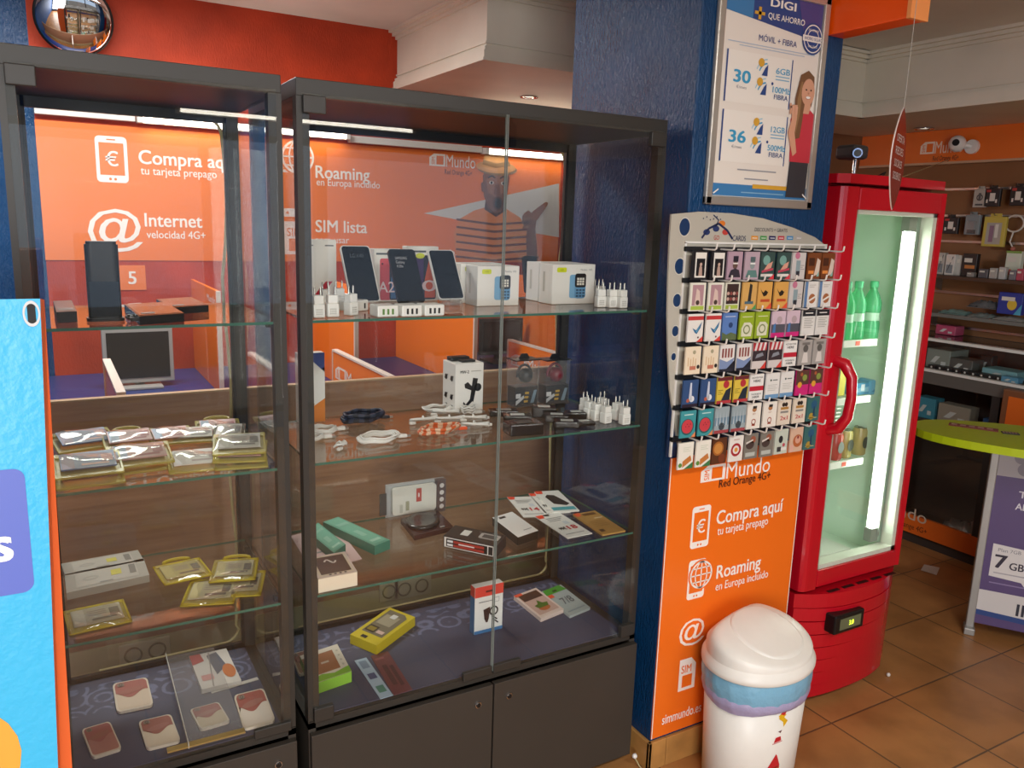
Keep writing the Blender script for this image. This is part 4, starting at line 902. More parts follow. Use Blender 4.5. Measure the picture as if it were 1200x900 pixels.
def art_teal(m): m.rect(.1, .04, .9, .96, K('#6fb49a'), 1); m.rect(.3, .3, .6, .5, K('#8cc4ae'), 2); m.rect(.15, .72, .85, .8, K('#86bfa9'), 2); m.rect(.2, .1, .8, .16, K('#9fd0bd'), 2)
slab('selfie_stick_box', 'long pale green box lying diagonally on the third shelf', 'box', ((439, 640), (457, 633), (395, 607), (380, 610.5)), Z3, .026, TEAL, art_teal, side=TEALD)
slab('selfie_stick_box', 'short pale green box behind the left post, on top of the white sheet', 'box', ((391, 648), (405, 638), (372, 612), (360, 622)), Z3+.003, .024, TEAL, art_teal, side=TEALD)
slab('paper_sheet', 'white printed sheet under the short pale green box', 'paper', ((360, 662), (416, 646), (372, 610), (350, 618)), Z3, .002, K('#d9b9b4'), lambda m: [m.rect(.1, .15+.12*k, .8, .18+.12*k, GYT, 1) for k in range(5)])
def art_s(m):
    m.rect(.12, .14, .9, .92, K('#4a3836'), 1); m.frame2(.0, .0, 1, 1, .05, K('#e9d6cc'), 2)
    n = 14; m.line([(.34+.3*i/n, .66+.09*math.sin(2*PI*i/n)) for i in range(n+1)], .05, K('#efe8e2'), 3)
    for k in range(4): m.rect(.3+.13*k, .05, .36+.13*k, .1, DKT, 3)
slab('phone_case_box', 'cream box with white curl on a dark lid, front left of the third shelf', 'box', ((363, 683), (409.5, 674), (391, 651), (356, 657)), Z3, .035, K('#efe0c8'), art_s)
# --- white case in a clear standing box
y = .385; x0, x1 = col(455, 600, y), col(523, 592, y); w = x1-x0; h = at(489, 566, y=y).z-Z3
t = thing('phone_case_box', 'clear box standing upright with white phone case and red label, third shelf', 'box', ((x0+x1)/2, y, Z3+EPS))
m = MB(CLEAR); m.box(-w/2, w/2, 0, .025, 0, h, bev=.002, seg=1); m.build('clear_box', t)
m = MB(K('#b9bdbd')); m.box(-w/2, w/2, .021, .024, .001, h-.001); m.box(w*.34, w*.49, .002, .021, h*.02, h*.98, K('#3a2226')); m.X = Matrix.Translation((0, .002, 0)) @ FRONT
for k in range(4): m.disc(w*.42, h*(.18+.21*k), h*.07, K('#d9d5d0'), 1)
m.build('printed_insert', t)
m = MB(K('#e9e7da')); m.prism(rpts(-w*.42, h*.1, w*.33, h*.9, .01), .004, .016, m.mat, 'y'); m.X = Matrix.Translation((0, .004, 0)) @ FRONT; m.rect(-w*.02, h*.42, w*.07, h*.82, K('#c0392f'), 1)
m.rect(-w*.2, h*.2, -w*.14, h*.48, K('#a9a888'), 1); m.rect(-w*.3, h*.15, -w*.25, h*.4, K('#c9c8b8'), 1); m.rect(w*.01, h*.56, w*.035, h*.68, K('#e8d8d2'), 2); m.build('phone_case', t)
m = MB(M('smoke_tab', '#4c4c4a', .3)); m.box(-w/2-.02, -w/2+.002, .018, .021, h*.1, h*.75, bev=.001, seg=1); m.build('hanging_tab', t)

# --- deck of the wide cabinet
def ywin(t, F, th):
    m = MB(K('#8e8366')); m.X = F(th); m.poly([(.12, .2), (.88, .2), (.88, .86), (.7, .94), (.12, .94)], K('#77705a'), 1)
    m.rect(.16, .24, .5, .42, K('#2f2a1c'), 2); m.rect(.2, .27, .46, .38, K('#8a7a2a'), 3); m.rect(.2, .5, .72, .8, K('#a39a80'), 2); m.rect(.55, .26, .8, .34, K('#d8b8a8'), 3); m.rrect(.4, .72, .6, .84, .02, K('#d9d8d2'), 4); m.rect(.3, .05, .5, .12, DKT, 2); m.build('clear_window', t)
slab('phone_case_box', 'yellow box with clear window lying on the deck near the sockets', 'box', ((409, 742), (440, 755), (484, 720), (456, 712)), ZD, .028, K('#d2bd2c'), extra=ywin, side=K('#c9b322'))
def art_car(m, w, h):
    m.rect(-w/2, 0, w/2, h*.07, K('#3b7bb0'), 1); m.rect(-w/2, h*.78, w/2, h, K('#e0463a'), 1); m.rrect(-w*.13, h*.86, w*.13, h*.9, .002, K('#5c1a18'), 2)
    m.poly([(-w*.2, h*.5), (w*.04, h*.54), (w*.0, h*.3), (-w*.04, h*.22), (-w*.1, h*.22), (-w*.16, h*.3)], K('#3a2422'), 2); m.ring(w*.17, h*.44, w*.16, w*.05, DKT, 2); m.line([(w*.1, h*.34), (w*.3, h*.24)], .004, DKT, 2); m.line([(w*.12, h*.28), (w*.34, h*.16)], .004, DKT, 2)
    m.rect(-w*.36, h*.66, w*.1, h*.68, GYT, 1); m.frame2(w*.18, h*.62, w*.36, h*.72, .0012, GYT, 1)
carton('car_charger_box', 'upright white box with red top picturing a car charger, on the deck', 'box', 557, 590, 686, .195, ZD, .028, art=art_car, side=lambda m, d, h: (m.rect(-d, 0, 0, h*.78, K('#3f78a8'), 1), m.rect(-d, h*.78, 0, h, K('#d8443a'), 1)))
def cact(m):
    m.rect(.08, .1, .92, .9, K('#c9a496'), 1); m.rect(.1, .66, .9, .92, K('#50362e'), 2); m.rect(0, .9, .3, .99, K('#ee5a3c'), 3); m.disc(.5, .28, .22, K('#b8693c'), 2, .1); m.poly([(.3, .3), (.7, .3), (.78, .42), (.6, .44), (.5, .58), (.4, .44), (.24, .42)], K('#55702c'), 3)
slab('phone_case', 'pale pink phone case with cactus picture lying on the deck', 'phone case', ((634, 725), (661, 714), (625, 690.5), (605, 697)), ZD, .012, K('#e2cabe'), cact, bev=.003)
def c78(m):
    m.poly([(0, .8), (1, .8), (.9, 1), (.1, 1)], K('#4f9a34'), 1); m.rrect(.4, .84, .6, .9, .02, K('#2a4f1c'), 2); m.rect(.04, .68, .26, .79, K('#e85a3c'), 2); m.text('7/8', .3, .36, .22, K('#5f6468'), 2, w=.5, bold=.01); m.rect(.1, .1, .9, .14, K('#8f9799'), 1)
slab('phone_case_pack', 'grey pack with green top marked 7/8 lying right of the cactus case', 'pack', ((668, 722), (692, 712), (655, 687), (636, 692)), ZD, .008, K('#a9b0ac'), c78, bev=.002)
def gbox(t, F, th):
    m = MB(K('#e6ddca')); m.X = F(th); m.rect(0, 0, 1, 1, m.mat, 1); m.rect(.0, .22, .8, .86, K('#a06a48'), 2); m.rect(.4, .5, .6, .56, K('#c9b5a0'), 3); m.poly([(0, 0), (1, 0), (1, .2), (.6, .12), (.3, .2), (0, .1)], K('#86b83a'), 3)
    for k in range(4): m.disc(.9, .3+.16*k, .03, K('#c9bfae'), 3)
    m.build('window_lid', t)
slab('phone_case_box', 'white box with green front and brown window at the left post, on the deck', 'box', ((366, 803), (412, 787), (391, 757), (356, 767)), ZD, .03, K('#8cbf3e'), extra=gbox)
slab('leaflet', 'narrow pale blue leaflet lying at the front of the deck', 'leaflet', ((453, 829.5), (468, 825), (436, 779), (421, 783.5)), ZD, .0015, K('#a9bfd0'), lambda m: [m.rect(.2, .12, .8, .28, K('#4f8a7a'), 1), m.rect(.2, .46, .8, .6, K('#43557e'), 1), m.rect(.2, .74, .8, .94, K('#7f93a8'), 1)])
slab('leaflet', 'dark red leaflet lying beside the pale blue one on the deck', 'leaflet', ((469, 825), (491, 818), (464, 771), (437.5, 778)), ZD, .0012, K('#6e3a42'), lambda m: [m.rect(.25, .2, .5, .7, K('#4c2830'), 1), m.rect(.6, .15, .8, .65, K('#4c2830'), 1), m.rect(.1, .85, .6, .9, K('#8a5058'), 1)])

# ------------------------------------------------------------------ goods in the narrow left cabinet
YEL = glassmat('yellow_film', '#f3ecb8', .2, .06, .42, '#dcd078'); YEL2 = glassmat('strong_yellow_film', '#ecdc7a', .25, .05, .6, '#dcc848'); FILM = glassmat('glossy_clear_film', '#fafaf6', .06, .07, .05, '#ffffff')
def speaker_box():
    p = at(121, 377, z=Z1); y = max(p.y, .03)+.02; x0, x1 = col(104, 370, y), col(143, 370, y); w = x1-x0; h = at(120, 283, y=y).z-Z1
    t = thing('router_tower', 'tall matt black rounded tower standing upright on the top left shelf', 'router', ((x0+x1)/2, y, Z1+EPS))
    m = MB(M('matt_black_case', '#191918', .45)); m.prism(rpts(-w/2, -.018, w/2, .018, .012), .004, h-.006, m.mat, 'z'); m.prism(rpts(-w/2+.003, -.015, w/2-.003, .015, .01), h-.006, h, m.mat, 'z'); m.build('case', t)
    m = MB(M('gloss_black', '#101010', .12)); m.box(-w/2+.004, w/2-.004, -.0188, -.017, .01, h*.5); lab(m.build('front_panel', t), 'glossy lower front panel')
    m = MB(BLACK); m.prism(rpts(-w/2-.004, -.022, w/2+.004, .022, .012), 0, .006, BLACK, 'z'); m.build('base', t)
    t2 = thing('power_cable', 'black cable bunched round the foot of the black tower', 'cable', ((x0+x1)/2, y, Z1+EPS))
    rng = random.Random(3); m = MB(BLACK); pts = []
    for i in range(60):
        a = i*.55; pts.append((w/2+.016+.012*math.cos(a)+.016*(i/60), -.012+.012*math.sin(a*1.3), .0035+.006*abs(math.sin(a*.7))))
    m.tube(pts, .002, n=6); m.build('cord', t2)
    m = MB(BLACK); m.box(w/2+.012, w/2+.03, -.034, -.026, 0, .008, bev=.0015); m.build('plug', t2)
speaker_box()
GB = M('gloss_black_box', '#121214', .1)
def gloss(m): m.rect(.03, .05, .97, .97, K('#1c1a1a', .12), 1); m.rect(.1, .12, .4, .2, K('#55514e'), 2)
slab('phone_box', 'flat glossy black phone box beside the tower, front one', 'box', ((167, 375), (221, 371), (200, 358), (146, 359)), Z1, .018, GB, gloss, bev=.0015)
slab('phone_box', 'flat glossy black phone box at the back of the top left shelf', 'box', ((197, 358), (240, 355), (221, 346.5), (179, 348)), Z1, .016, GB, gloss, bev=.0015)
slab('cable_box', 'small dark box at the far left end of the top shelf', 'box', ((66, 366), (90, 365), (84, 352), (62, 353)), Z1, .022, M('dark_box', '#2b2a2c', .3), lambda m: m.rect(.1, .1, .9, .3, K('#77736c'), 1))
slab('sticker_card', 'small white card lying behind the black tower', 'card', ((148, 356), (163, 355), (160, 350), (146, 351)), Z1, .004, K('#c9b9b0'))
# --- zip pouches
def pouch(px, py, z, w, l, rz, hh, insert, label, lift=0, handle=False, tilt=0, body=None, group='yellow zip pouches'):
    w *= .93; l *= .93; p = at(px, py, z=z+lift+hh/2); ex = .022 if handle else .006; y = min(max(p.y, l/2+.018), D-.03-ex-l/2); x = max(p.x, LX0+.036+w/2)
    x = min(x, LX1-.036-w/2)
    t = thing('zip_pouch', label, 'pouch', (x, y, z+EPS+lift), R(rz), group)
    rng = random.Random(int(px*7+py)); n, k = 12, 9
    def sheet(mat, top, name, s=1.0, z0=0):
        v = []; f = []
        ph = rng.random()*6
        for j in range(k+1):
            for i in range(n+1):
                u, q = i/n, j/k; e = (4*u*(1-u))**.4*(4*q*(1-q))**.4
                zz = (hh*e*(.8+.2*math.sin(5*u+ph)*math.cos(6*q+ph)) if top else .0) + .0005 + z0 + (.004*math.sin(9*u+ph)*(1-e) if top else 0)
                rx = 1-.04*abs(2*q-1)**6
                v.append(((u-.5)*w*s*rx, (q-.5)*l*s, max(zz, .0004)))
        for j in range(k):
            for i in range(n): f.append((j*(n+1)+i, j*(n+1)+i+1, (j+1)*(n+1)+i+1, (j+1)*(n+1)+i))
        m = MB(mat); m.add(v, f, mat, True); return m.build(name, t)
    sheet(body or YEL, False, 'yellow_back'); 
    m = MB(body or YEL); b = .009
    def rim(x0, x1, y0, y1): m.box(x0, x1, y0, y1, .0008, .0035 if hh < .012 else .005, bev=.001, seg=1)
    rim(-w/2, w/2, -l/2, -l/2+b*1.6); rim(-w/2, -w/2+b*.6, -l/2, l/2); rim(w/2-b*.6, w/2, -l/2, l/2); rim(-w/2, w/2, l/2-b*1.8, l/2); m.build('welded_rim', t)
    m = MB(K(insert[0])); m.box(-w*.40, w*.40, -l*.30, l*.36, hh*.42, hh*.55); m.L = .0004; X = m.X; m.X = Matrix.Translation((0, 0, hh*.55))
    m.rect(-w*.38, -l*.28, -w*.2, l*.34, K(insert[1]), 1); m.rect(-w*.1, -l*.2, w*.3, -l*.12, K(insert[2]), 1); m.rect(w*.2, -l*.1, w*.36, l*.2, K(insert[2]), 2)
    for q in range(3): m.rect(-w*.15, l*(.02+.08*q), w*.15, l*(.045+.08*q), K('#8d7a78'), 1)
    m.X = X; m.build('insert_card', t)
    sheet(FILM, True, 'clear_front', .985)
    if handle:
        m = MB(body or YEL); m.tube([(.03*math.cos(R(a)), l/2+.016*math.sin(R(a)), .004) for a in range(0, 181, 20)], .0045, n=8); m.build('handle', t)
    if tilt: t.rotation_euler.x = R(tilt); t.location.z += l/2*math.sin(R(tilt))
    return t
PK = ('#c99a94', '#8fa3bd', '#a04a4a'); BLU = ('#5c6f96', '#7d6a86', '#b98a88'); GR = ('#b9b4ac', '#c9c4ba', '#6f6a66'); WHI = ('#e9e6e2', '#dcd8d4', '#c0b0b0')
pouch(92, 518, Z2, .14, .105, 12, 0.024, BLU, 'yellow-edged pouch with blue insert, back left of the second shelf', tilt=14)
pouch(92, 568, Z2, .135, .105, 3, 0.021, PK, 'yellow-edged pouch at the bottom of the front left pair, second shelf', tilt=14)
pouch(92, 553, Z2, .135, .105, 2, 0.021, BLU, 'yellow-edged pouch with blue and pink insert, topmost of the front left pair', .022, tilt=14)
pouch(152, 516, Z2, .125, .095, 3, 0.024, PK, 'pouch with yellow loop handle standing out at the back of the second shelf', .0, True, tilt=14)
pouch(163, 543, Z2, .135, .10, 4, 0.021, PK, 'yellow-edged pouch at the bottom of the front middle pair', 0, tilt=14)
pouch(164, 535, Z2, .135, .10, 2, 0.021, PK, 'yellow-edged pouch with pink insert, topmost of the front middle pair', .022, tilt=14)
pouch(200, 512, Z2, .11, .09, 4, 0.021, PK, 'yellow-edged pouch with pink insert, behind the shiny white one', tilt=14)
pouch(231, 541, Z2, .13, .10, -4, 0.024, WHI, 'pouch with shiny white insert at the front of the second shelf', tilt=14)
pouch(229, 511, Z2, .105, .085, -10, 0.018, GR, 'yellow-edged pouch with grey insert, right of the pink one at the back', tilt=14)
pouch(262, 503, Z2, .115, .10, -6, 0.021, PK, 'pouch with arched top and pink insert, back right of the second shelf', 0, True, tilt=14)
pouch(303, 541, Z2, .12, .10, -10, 0.015, GR, 'yellow pouch at the bottom of the right-hand pile, second shelf', tilt=14)
pouch(300, 534, Z2, .12, .10, -16, 0.015, PK, 'yellow pouch in the middle of the right-hand pile, second shelf', .015, tilt=14)
pouch(288, 522, Z2, .12, .10, -12, 0.018, GR, 'clear pouch on top of the right-hand pile, second shelf', .03, tilt=14)
CLR = glassmat('clear_pouch_film', '#efeee8', .12, .05, .14, '#e8e6dc')
pouch(316, 505, Z2, .08, .1, -16, 0.018, GR, 'clear grey pouch at the back right corner of the second shelf', 0, False, 14, CLR, 'clear zip pouches')
# third shelf
DG = ('#b5a95e', '#c2b468', '#6a6448'); GR = ('#b9b08a', '#c9bd84', '#5c574c')
pouch(248, 692, Z3, .125, .15, -18, .010, GR, 'yellow pouch with black connector, lower one of the middle pair, third shelf', body=YEL2)
pouch(214, 668, Z3, .12, .13, 6, .010, DG, 'yellow pouch with printed code, upper one of the middle pair, third shelf', .012, True, body=YEL2)
pouch(302, 680, Z3, .11, .15, -18, .008, GR, 'plain yellow pouch under the right-hand pouch, third shelf', body=YEL2)
pouch(290, 664, Z3, .115, .14, -16, .010, GR, 'yellow pouch with dark cable inside, rightmost on the third shelf', .010, True, body=YEL2)
pouch(110, 722, Z3, .13, .13, 4, .010, ('#b9b49a', '#cfc9b4', '#77725c'), 'pale yellow pouch with white band, front left of the third shelf', body=YEL2)
def wbox(m): m.rect(.12, .12, .88, .88, K('#b3b0a4'), 1); m.rect(.55, .4, .68, .7, K('#c9c04a'), 2); m.rect(.78, .3, .86, .8, K('#77766e'), 2); m.ring(.3, .5, .1, .03, K('#a8a79c'), 2); m.rect(.4, .14, .56, .2, K('#8d8c84'), 2)
BAGW = K('#a5a296')
slab('blister_pack', 'long pale boxed pack with yellow sticker, rear one of two on the third shelf', 'pack', ((76, 671), (168, 654), (160, 642), (72, 657)), Z3, .018, BAGW, wbox)
slab('blister_pack', 'long pale boxed pack with yellow sticker, front one of two on the third shelf', 'pack', ((78, 695), (175, 674), (168, 655), (76, 673)), Z3, .018, BAGW, wbox)
p = at(194, 684, z=Z3); t = thing('clear_disc', 'round clear plastic disc under the middle yellow pouches', 'disc', (p.x+.02, .12, Z3+EPS)); 
# lies flat in front of the pouches: only its rim peeps out
bpy.data.objects.remove(t)
# deck: phone cases and tray
def art_case(c1, c2):
    def f(m):
        m.poly(rpts(.05, .04, .95, .96, .1), K(c2), 1); n = 18
        m.poly([(.05, .45), (.05, .86), (.09, .93), (.15, .96), (.85, .96), (.91, .93), (.95, .86)] + [(.95-.9*i/n, .50+.10*math.sin(1+6.5*i/n)) for i in range(n+1)], K(c1), 2)
        m.poly([(.5+.36*math.cos(2*PI*i/16), .62+.09*math.sin(2*PI*i/16)+.05*math.cos(2*PI*i/16)) for i in range(16)], K('#a4685c'), 3)
        m.rrect(.12, .80, .32, .92, .05, K('#8d7a6c'), 4); m.ring(.22, .86, .05, .02, K('#5c4c44'), 5)
    return f
CASE = K('#d9cbb8')
for q, lb, c in ((((137, 835), (180, 826), (168, 793), (136, 802)), 'cream phone case with dusty pink swirl, alone at the rear left of the deck', ('#a8645a', '#d3bfa8')),
        (((108, 888), (143, 877), (130, 846), (94, 854)), 'pink phone case in the front left corner of the deck', ('#a8605c', '#b57a70')),
        (((172, 878), (212, 868), (198, 836), (164, 846)), 'cream phone case with brown-pink swirl, left of the clear tray', ('#9c5c50', '#dccab2')),
        (((299, 851), (336, 841), (321, 802), (286, 813)), 'cream phone case with red-brown swirl, right of the clear tray', ('#a35248', '#e0d2c4')),
        (((235, 855), (270, 845), (256, 822), (222, 832)), 'phone case with marbled red and cream back, inside the clear tray', ('#9c4f48', '#c9b69a')),
        (((318, 799), (340, 792), (332, 768), (310, 774)), 'brown phone case at the rear right corner of the deck', ('#8d5a48', '#b0866a'))):
    slab('phone_case', lb, 'phone case', q, ZD, .007, CASE, art_case(*c), 'phone cases on the deck of the narrow cabinet', bev=.0015, rnd=.12)
def art_card(m):
    m.poly([(0, .7), (.32, .76), (.28, 1), (0, 1)], K('#b5403c'), 1); m.poly([(.5, .3), (.82, .5), (.7, .95), (.42, .9)], K('#5c6270'), 1); m.disc(.82, .34, .16, K('#c9743c'), 2, .2); m.rect(.1, .2, .4, .36, K('#d39a94'), 1); m.line([(.3, 0), (.5, .98)], .03, K('#8f8a84'), 2)
slab('phone_case_box', 'white printed box with red corner and orange patch at the rear of the deck', 'box', ((235, 804), (281, 793), (262, 757), (222, 765)), ZD, .012, K('#ddd6cc'), art_card)
def tray(t, F, th):
    m = MB(M('tray_edge', '#d8d6cc', .2)); m.X = F(0)
    m.box(0, .015, 0, 1, 0, th+.012); m.build('left_rim', t)
    m = MB(M('brass_strip', '#b59a5c', .35, metal=.5)); m.X = F(0); m.box(-.35, 1, 0, .04, 0.002, .006); m.build('front_strip', t)
tq = ((222, 888), (291, 868), (262, 790), (187, 800))
slab('acrylic_tray', 'clear acrylic tray with brass front strip on the deck of the narrow cabinet', 'tray', ((222, 886), (289, 868), (258, 765), (188, 778)), ZD, .002, CLEAR, extra=tray, lift=.0126)
slab('paper_strip', 'white paper strip lying between the cream case and the printed box', 'paper', ((264, 808.5), (318, 792.5), (316, 790), (262, 806)), ZD, .002, K('#cfc9bf'))

# ------------------------------------------------------------------ card rack on the pillar
RB = M('rack_grey_board', '#b9b4a6', .45); RY = -.078
t = thing('card_rack', 'grey curved card rack with round holes and white hooks on the blue pillar', 'rack', (1.29, PYF, .99))
def Pk(px, py, y=RY): v = at(px, py, y=y); return (v.x, v.z)
top = [Pk(787, 251), Pk(820, 248), Pk(858, 250), Pk(895, 256), Pk(930, 267), Pk(955, 278), Pk(967, 287), Pk(967.5, 292)]
inner = [Pk(812, 291), Pk(808, 330), Pk(805, 380), Pk(801, 440), Pk(799, 500), Pk(798, 530)]
left = [Pk(796, 529), Pk(791, 500), Pk(785, 455), Pk(783, 410), Pk(782.5, 370), Pk(783.5, 320), Pk(785, 280)]
m = WM(t, RB); m.prism((top + inner + left)[::-1], RY, RY+.006, RB, 'y'); 
m.X = m.X @ facing(RY); NV = K('#1f2c52'); x, z = Pk(850, 268)
for a, b, c in ((828, 272, '#2a3a6a'), (839, 268, '#2a3a6a'), (850, 272, '#c2453c'), (846, 262, '#d97a2a')): xx, zz = Pk(a, b); m.disc(xx, zz, .012, K(c), 1, .008)
pts = [Pk(822, 279), Pk(830, 268), Pk(842, 262), Pk(852, 270), Pk(858, 280)]; m.line(pts, .006, NV, 2); pts = [Pk(836, 252), Pk(842, 258), Pk(838, 266)]; m.line(pts, .003, NV, 2)
for k in range(6): xx, zz = Pk(824+k*4, 256-2*math.sin(k*2)); m.disc(xx, zz, .002, NV, 2)
xx, zz = Pk(858, 282); m.text('CARDS', xx, zz, .014, NV, 2, w=.05); xx, zz = Pk(836, 281); m.text('GO', xx, zz, .012, K('#c2453c'), 2, w=.02); 
xx, zz = Pk(884, 271); m.text('DISCOUNTS + GRATIS', xx, zz, .010, K('#55565c'), 2, w=.13)
for k, c in enumerate(('#e39a3c', '#4a9a50', '#2c2c5c', '#c23c4a', '#4a8fc2', '#b9b4b0')): xx, zz = Pk(880+k*10.4, 281); m.rect(xx, zz, xx+.026, zz+.011, K(c), 1); m.rect(xx+.004, zz+.004, xx+.022, zz+.006, K('#f0eee6'), 2)
for (a, b), r in (((802, 266), .024), ((796, 312), .022), ((793, 352), .019), ((791, 388), .016), ((789, 418), .012)):
    xx, zz = Pk(a, b); m.disc(xx, zz, r*.82, M('hole_blue', '#18365e', .4), 1, r*1.05); m.ring(xx, zz, r*.84, .002, K('#d5d1c4'), 2, ry=1.25)
m.build('board', t)
m = WM(t, M('rack_back_blue', '#16345c', .35)); xa, xb = 1.002, 1.556; m.box(xa, xb, RY+.0065, PYF-.0005, .992, 1.585); lab(m.build('back_plate', t), 'dark blue back plate')
CROWS = 7; ZR = [at(820, v, y=-.115).z for v in (328, 364.5, 400.5, 438, 476, 511, 547)]     # foot of each row at the first column
ZRt = ZR[0]; pitch = (ZR[0]-ZR[-1])/6
XC = [1.036+.0625*i for i in range(9)]
WIRE = M('white_wire', '#efece4', .35)
m = WM(t, WIRE); m.box(xa, xa+.006, RY-.004, RY+.002, .995, 1.585); m.box(xb-.006, xb, RY-.004, RY+.002, .995, 1.585); m.box(xa, xb, RY-.004, RY+.002, 1.583, 1.588); m.build('wire_frame', t)
for r in range(CROWS):
    zt = ZR[r]+.080
    m = WM(t, M('rail_black', '#17181c', .5)); m.box(xa, xb, RY-.010, RY+.004, zt+.001-.008, zt+.006); m.build('hook_rail', t)
    for c in range(9):
        xx = XC[c]+.026; m = WM(t, WIRE); m.tube([(xx, RY-.008, zt), (xx, RY-.052, zt), (xx, RY-.058, zt+.003), (xx, RY-.060, zt+.016)], .0026, n=6); m.build('hook', t)
# --- the 63 cards
def lines(m, w, h, y0, n, c, x0=.15, x1=.85):
    for k in range(n): m.rect(w*(x0-.5), h*(y0-k*.07), w*(x1-.5-.12*(k % 2)), h*(y0-k*.07+.025), K(c), 2)
def B(m, w, h, u0, v0, u1, v1, c, L=1): m.rect(w*(u0-.5), h*v0, w*(u1-.5), h*v1, K(c), L)
def Pg(m, w, h, pts, c, L=2): m.poly([(w*(a-.5), h*b) for a, b in pts], K(c), L)
def Dc(m, w, h, u, v, r, c, L=2, k=1): m.disc(w*(u-.5), h*v, r*w, K(c), L, r*w*k)
def c_portrait(m, w, h): B(m, w, h, .18, .08, .88, .95, '#e9e5da'); B(m, w, h, .26, .14, .8, .74, '#1b1a1c', 2); Pg(m, w, h, [(.42, .14), (.66, .14), (.62, .44), (.5, .55), (.44, .4)], '#b89a8c', 3); Dc(m, w, h, .54, .54, .08, '#c9aa98', 4)
def c_mauve(m, w, h): Dc(m, w, h, .52, .52, .17, '#6a5248', 2, 1.2); B(m, w, h, .36, .64, .7, .84, '#2a2530', 3); B(m, w, h, .36, .55, .7, .6, '#e6e2dc', 4); Pg(m, w, h, [(.1, .08), (.92, .08), (.8, .34), (.55, .4), (.24, .34)], '#35313c', 3); lines(m, w, h, .16, 1, '#d9d3cf')
def c_mint(m, w, h): Dc(m, w, h, .52, .52, .17, '#8d9a98', 2, 1.2); B(m, w, h, .36, .64, .7, .82, '#55686a', 3); B(m, w, h, .36, .55, .7, .6, '#eef0ec', 4); Pg(m, w, h, [(.1, .08), (.92, .08), (.8, .34), (.24, .34)], '#5f8680', 3)
def c_drink(m, w, h): Dc(m, w, h, .4, .7, .25, '#77a59a', 1); Pg(m, w, h, [(.2, .3), (.75, .42), (.85, .66), (.5, .56)], '#d9a08a', 2); Pg(m, w, h, [(.1, .24), (.9, .34), (.9, .42), (.1, .32)], '#c2455a', 3); B(m, w, h, .05, .1, .9, .2, '#e4dfd8', 3); Pg(m, w, h, [(.6, 0), (1, 0), (1, .2)], '#d8404a', 4)
def c_bldg(m, w, h): B(m, w, h, .3, .2, .62, .7, '#8fa3a8'); B(m, w, h, .34, .12, .6, .3, '#2f333c', 2); Dc(m, w, h, .35, .88, .18, '#c87a94', 3); lines(m, w, h, .5, 3, '#9a9088', .64, .92)
def c_bird(m, w, h): Pg(m, w, h, [(.5, .1), (.9, .2), (.95, .7), (.7, .8), (.6, .4)], '#dccabb', 2); B(m, w, h, .08, .5, .5, .8, '#4a2a1c', 2); B(m, w, h, .08, .2, .5, .32, '#e8914a', 2); Pg(m, w, h, [(.7, .1), (.9, .1), (.9, .3)], '#8fc0b6', 3)
def c_statue(m, w, h): B(m, w, h, .14, .2, .86, .92, '#b08a90'); B(m, w, h, .08, .04, .92, .18, '#a9bf4a', 2); Pg(m, w, h, [(.3, .2), (.7, .2), (.6, .7), (.4, .8)], '#d8c0b4', 2); Dc(m, w, h, .5, .3, .12, '#4a3a34', 3)
def c_crowd(m, w, h): B(m, w, h, .1, .22, .9, .94, '#3c2c2a'); B(m, w, h, .08, .04, .92, .18, '#a9bf4a', 2); [Dc(m, w, h, .2+.2*(k % 4), .4+.2*(k//4), .09, ('#c9a89a', '#8d4a44')[k % 2], 3) for k in range(8)]
def c_man(m, w, h): Pg(m, w, h, [(.4, .3), (.62, .3), (.66, .9), (.48, .95)], '#33302c', 2); B(m, w, h, .2, .2, .8, .3, '#4a6a7a', 2); Pg(m, w, h, [(.7, 0), (1, 0), (1, .2)], '#4a9a5a', 3)
def c_eagle(m, w, h): Pg(m, w, h, [(.14, .75), (.35, .6), (.5, .7), (.7, .62), (.8, .72), (.6, .5), (.4, .46)], '#2c241c', 2); B(m, w, h, .2, .26, .86, .36, '#c2502c', 2); Pg(m, w, h, [(.6, 0), (1, 0), (1, .25)], '#e2583a', 3)
def c_blueor(m, w, h): B(m, w, h, 0, 0, .2, 1, '#5f84b0'); Dc(m, w, h, .58, .34, .26, '#a86a44', 2); Pg(m, w, h, [(.3, .2), (.9, .4), (.9, .48), (.3, .28)], '#e9e4da', 3); lines(m, w, h, .85, 2, '#b9b4ac', .3, .8)
def c_butter(m, w, h): B(m, w, h, 0, .78, 1, .92, '#c23c3c'); Pg(m, w, h, [(.3, .5), (.55, .42), (.9, .72), (.82, .5), (.6, .28), (.46, .34)], '#2f6a94', 2); Pg(m, w, h, [(.38, .47), (.55, .38), (.78, .6), (.6, .34)], '#6fb0cc', 3); Dc(m, w, h, .7, .16, .05, '#4a2a2a', 3); Pg(m, w, h, [(.6, 0), (1, 0), (1, .2)], '#d8443a', 3)
def c_blue(m, w, h): Pg(m, w, h, [(0, 0), (1, 0), (1, .2), (.6, .28), (.3, .2), (0, .3)], '#5f6f4a', 2); Dc(m, w, h, .55, .55, .14, '#2c4470', 2); lines(m, w, h, .85, 1, '#c9d4e4')
def c_lime(m, w, h): Pg(m, w, h, [(.15, .1), (.85, .1), (.9, .5), (.7, .62), (.3, .62), (.12, .4)], '#dcdcc0', 2); m.ring(0, h*.36, w*.24, w*.07, K('#7f8a5a'), 3); lines(m, w, h, .82, 1, '#e8ecc9')
def c_lilac(m, w, h): B(m, w, h, 0, 0, 1, .18, '#cf2f7c'); B(m, w, h, 0, .18, 1, .5, '#55555f', 2); Pg(m, w, h, [(.08, .18), (.3, .18), (.3, .55), (.14, .5)], '#4a7ab0', 3); Dc(m, w, h, .55, .66, .2, '#b9a4a8', 3)
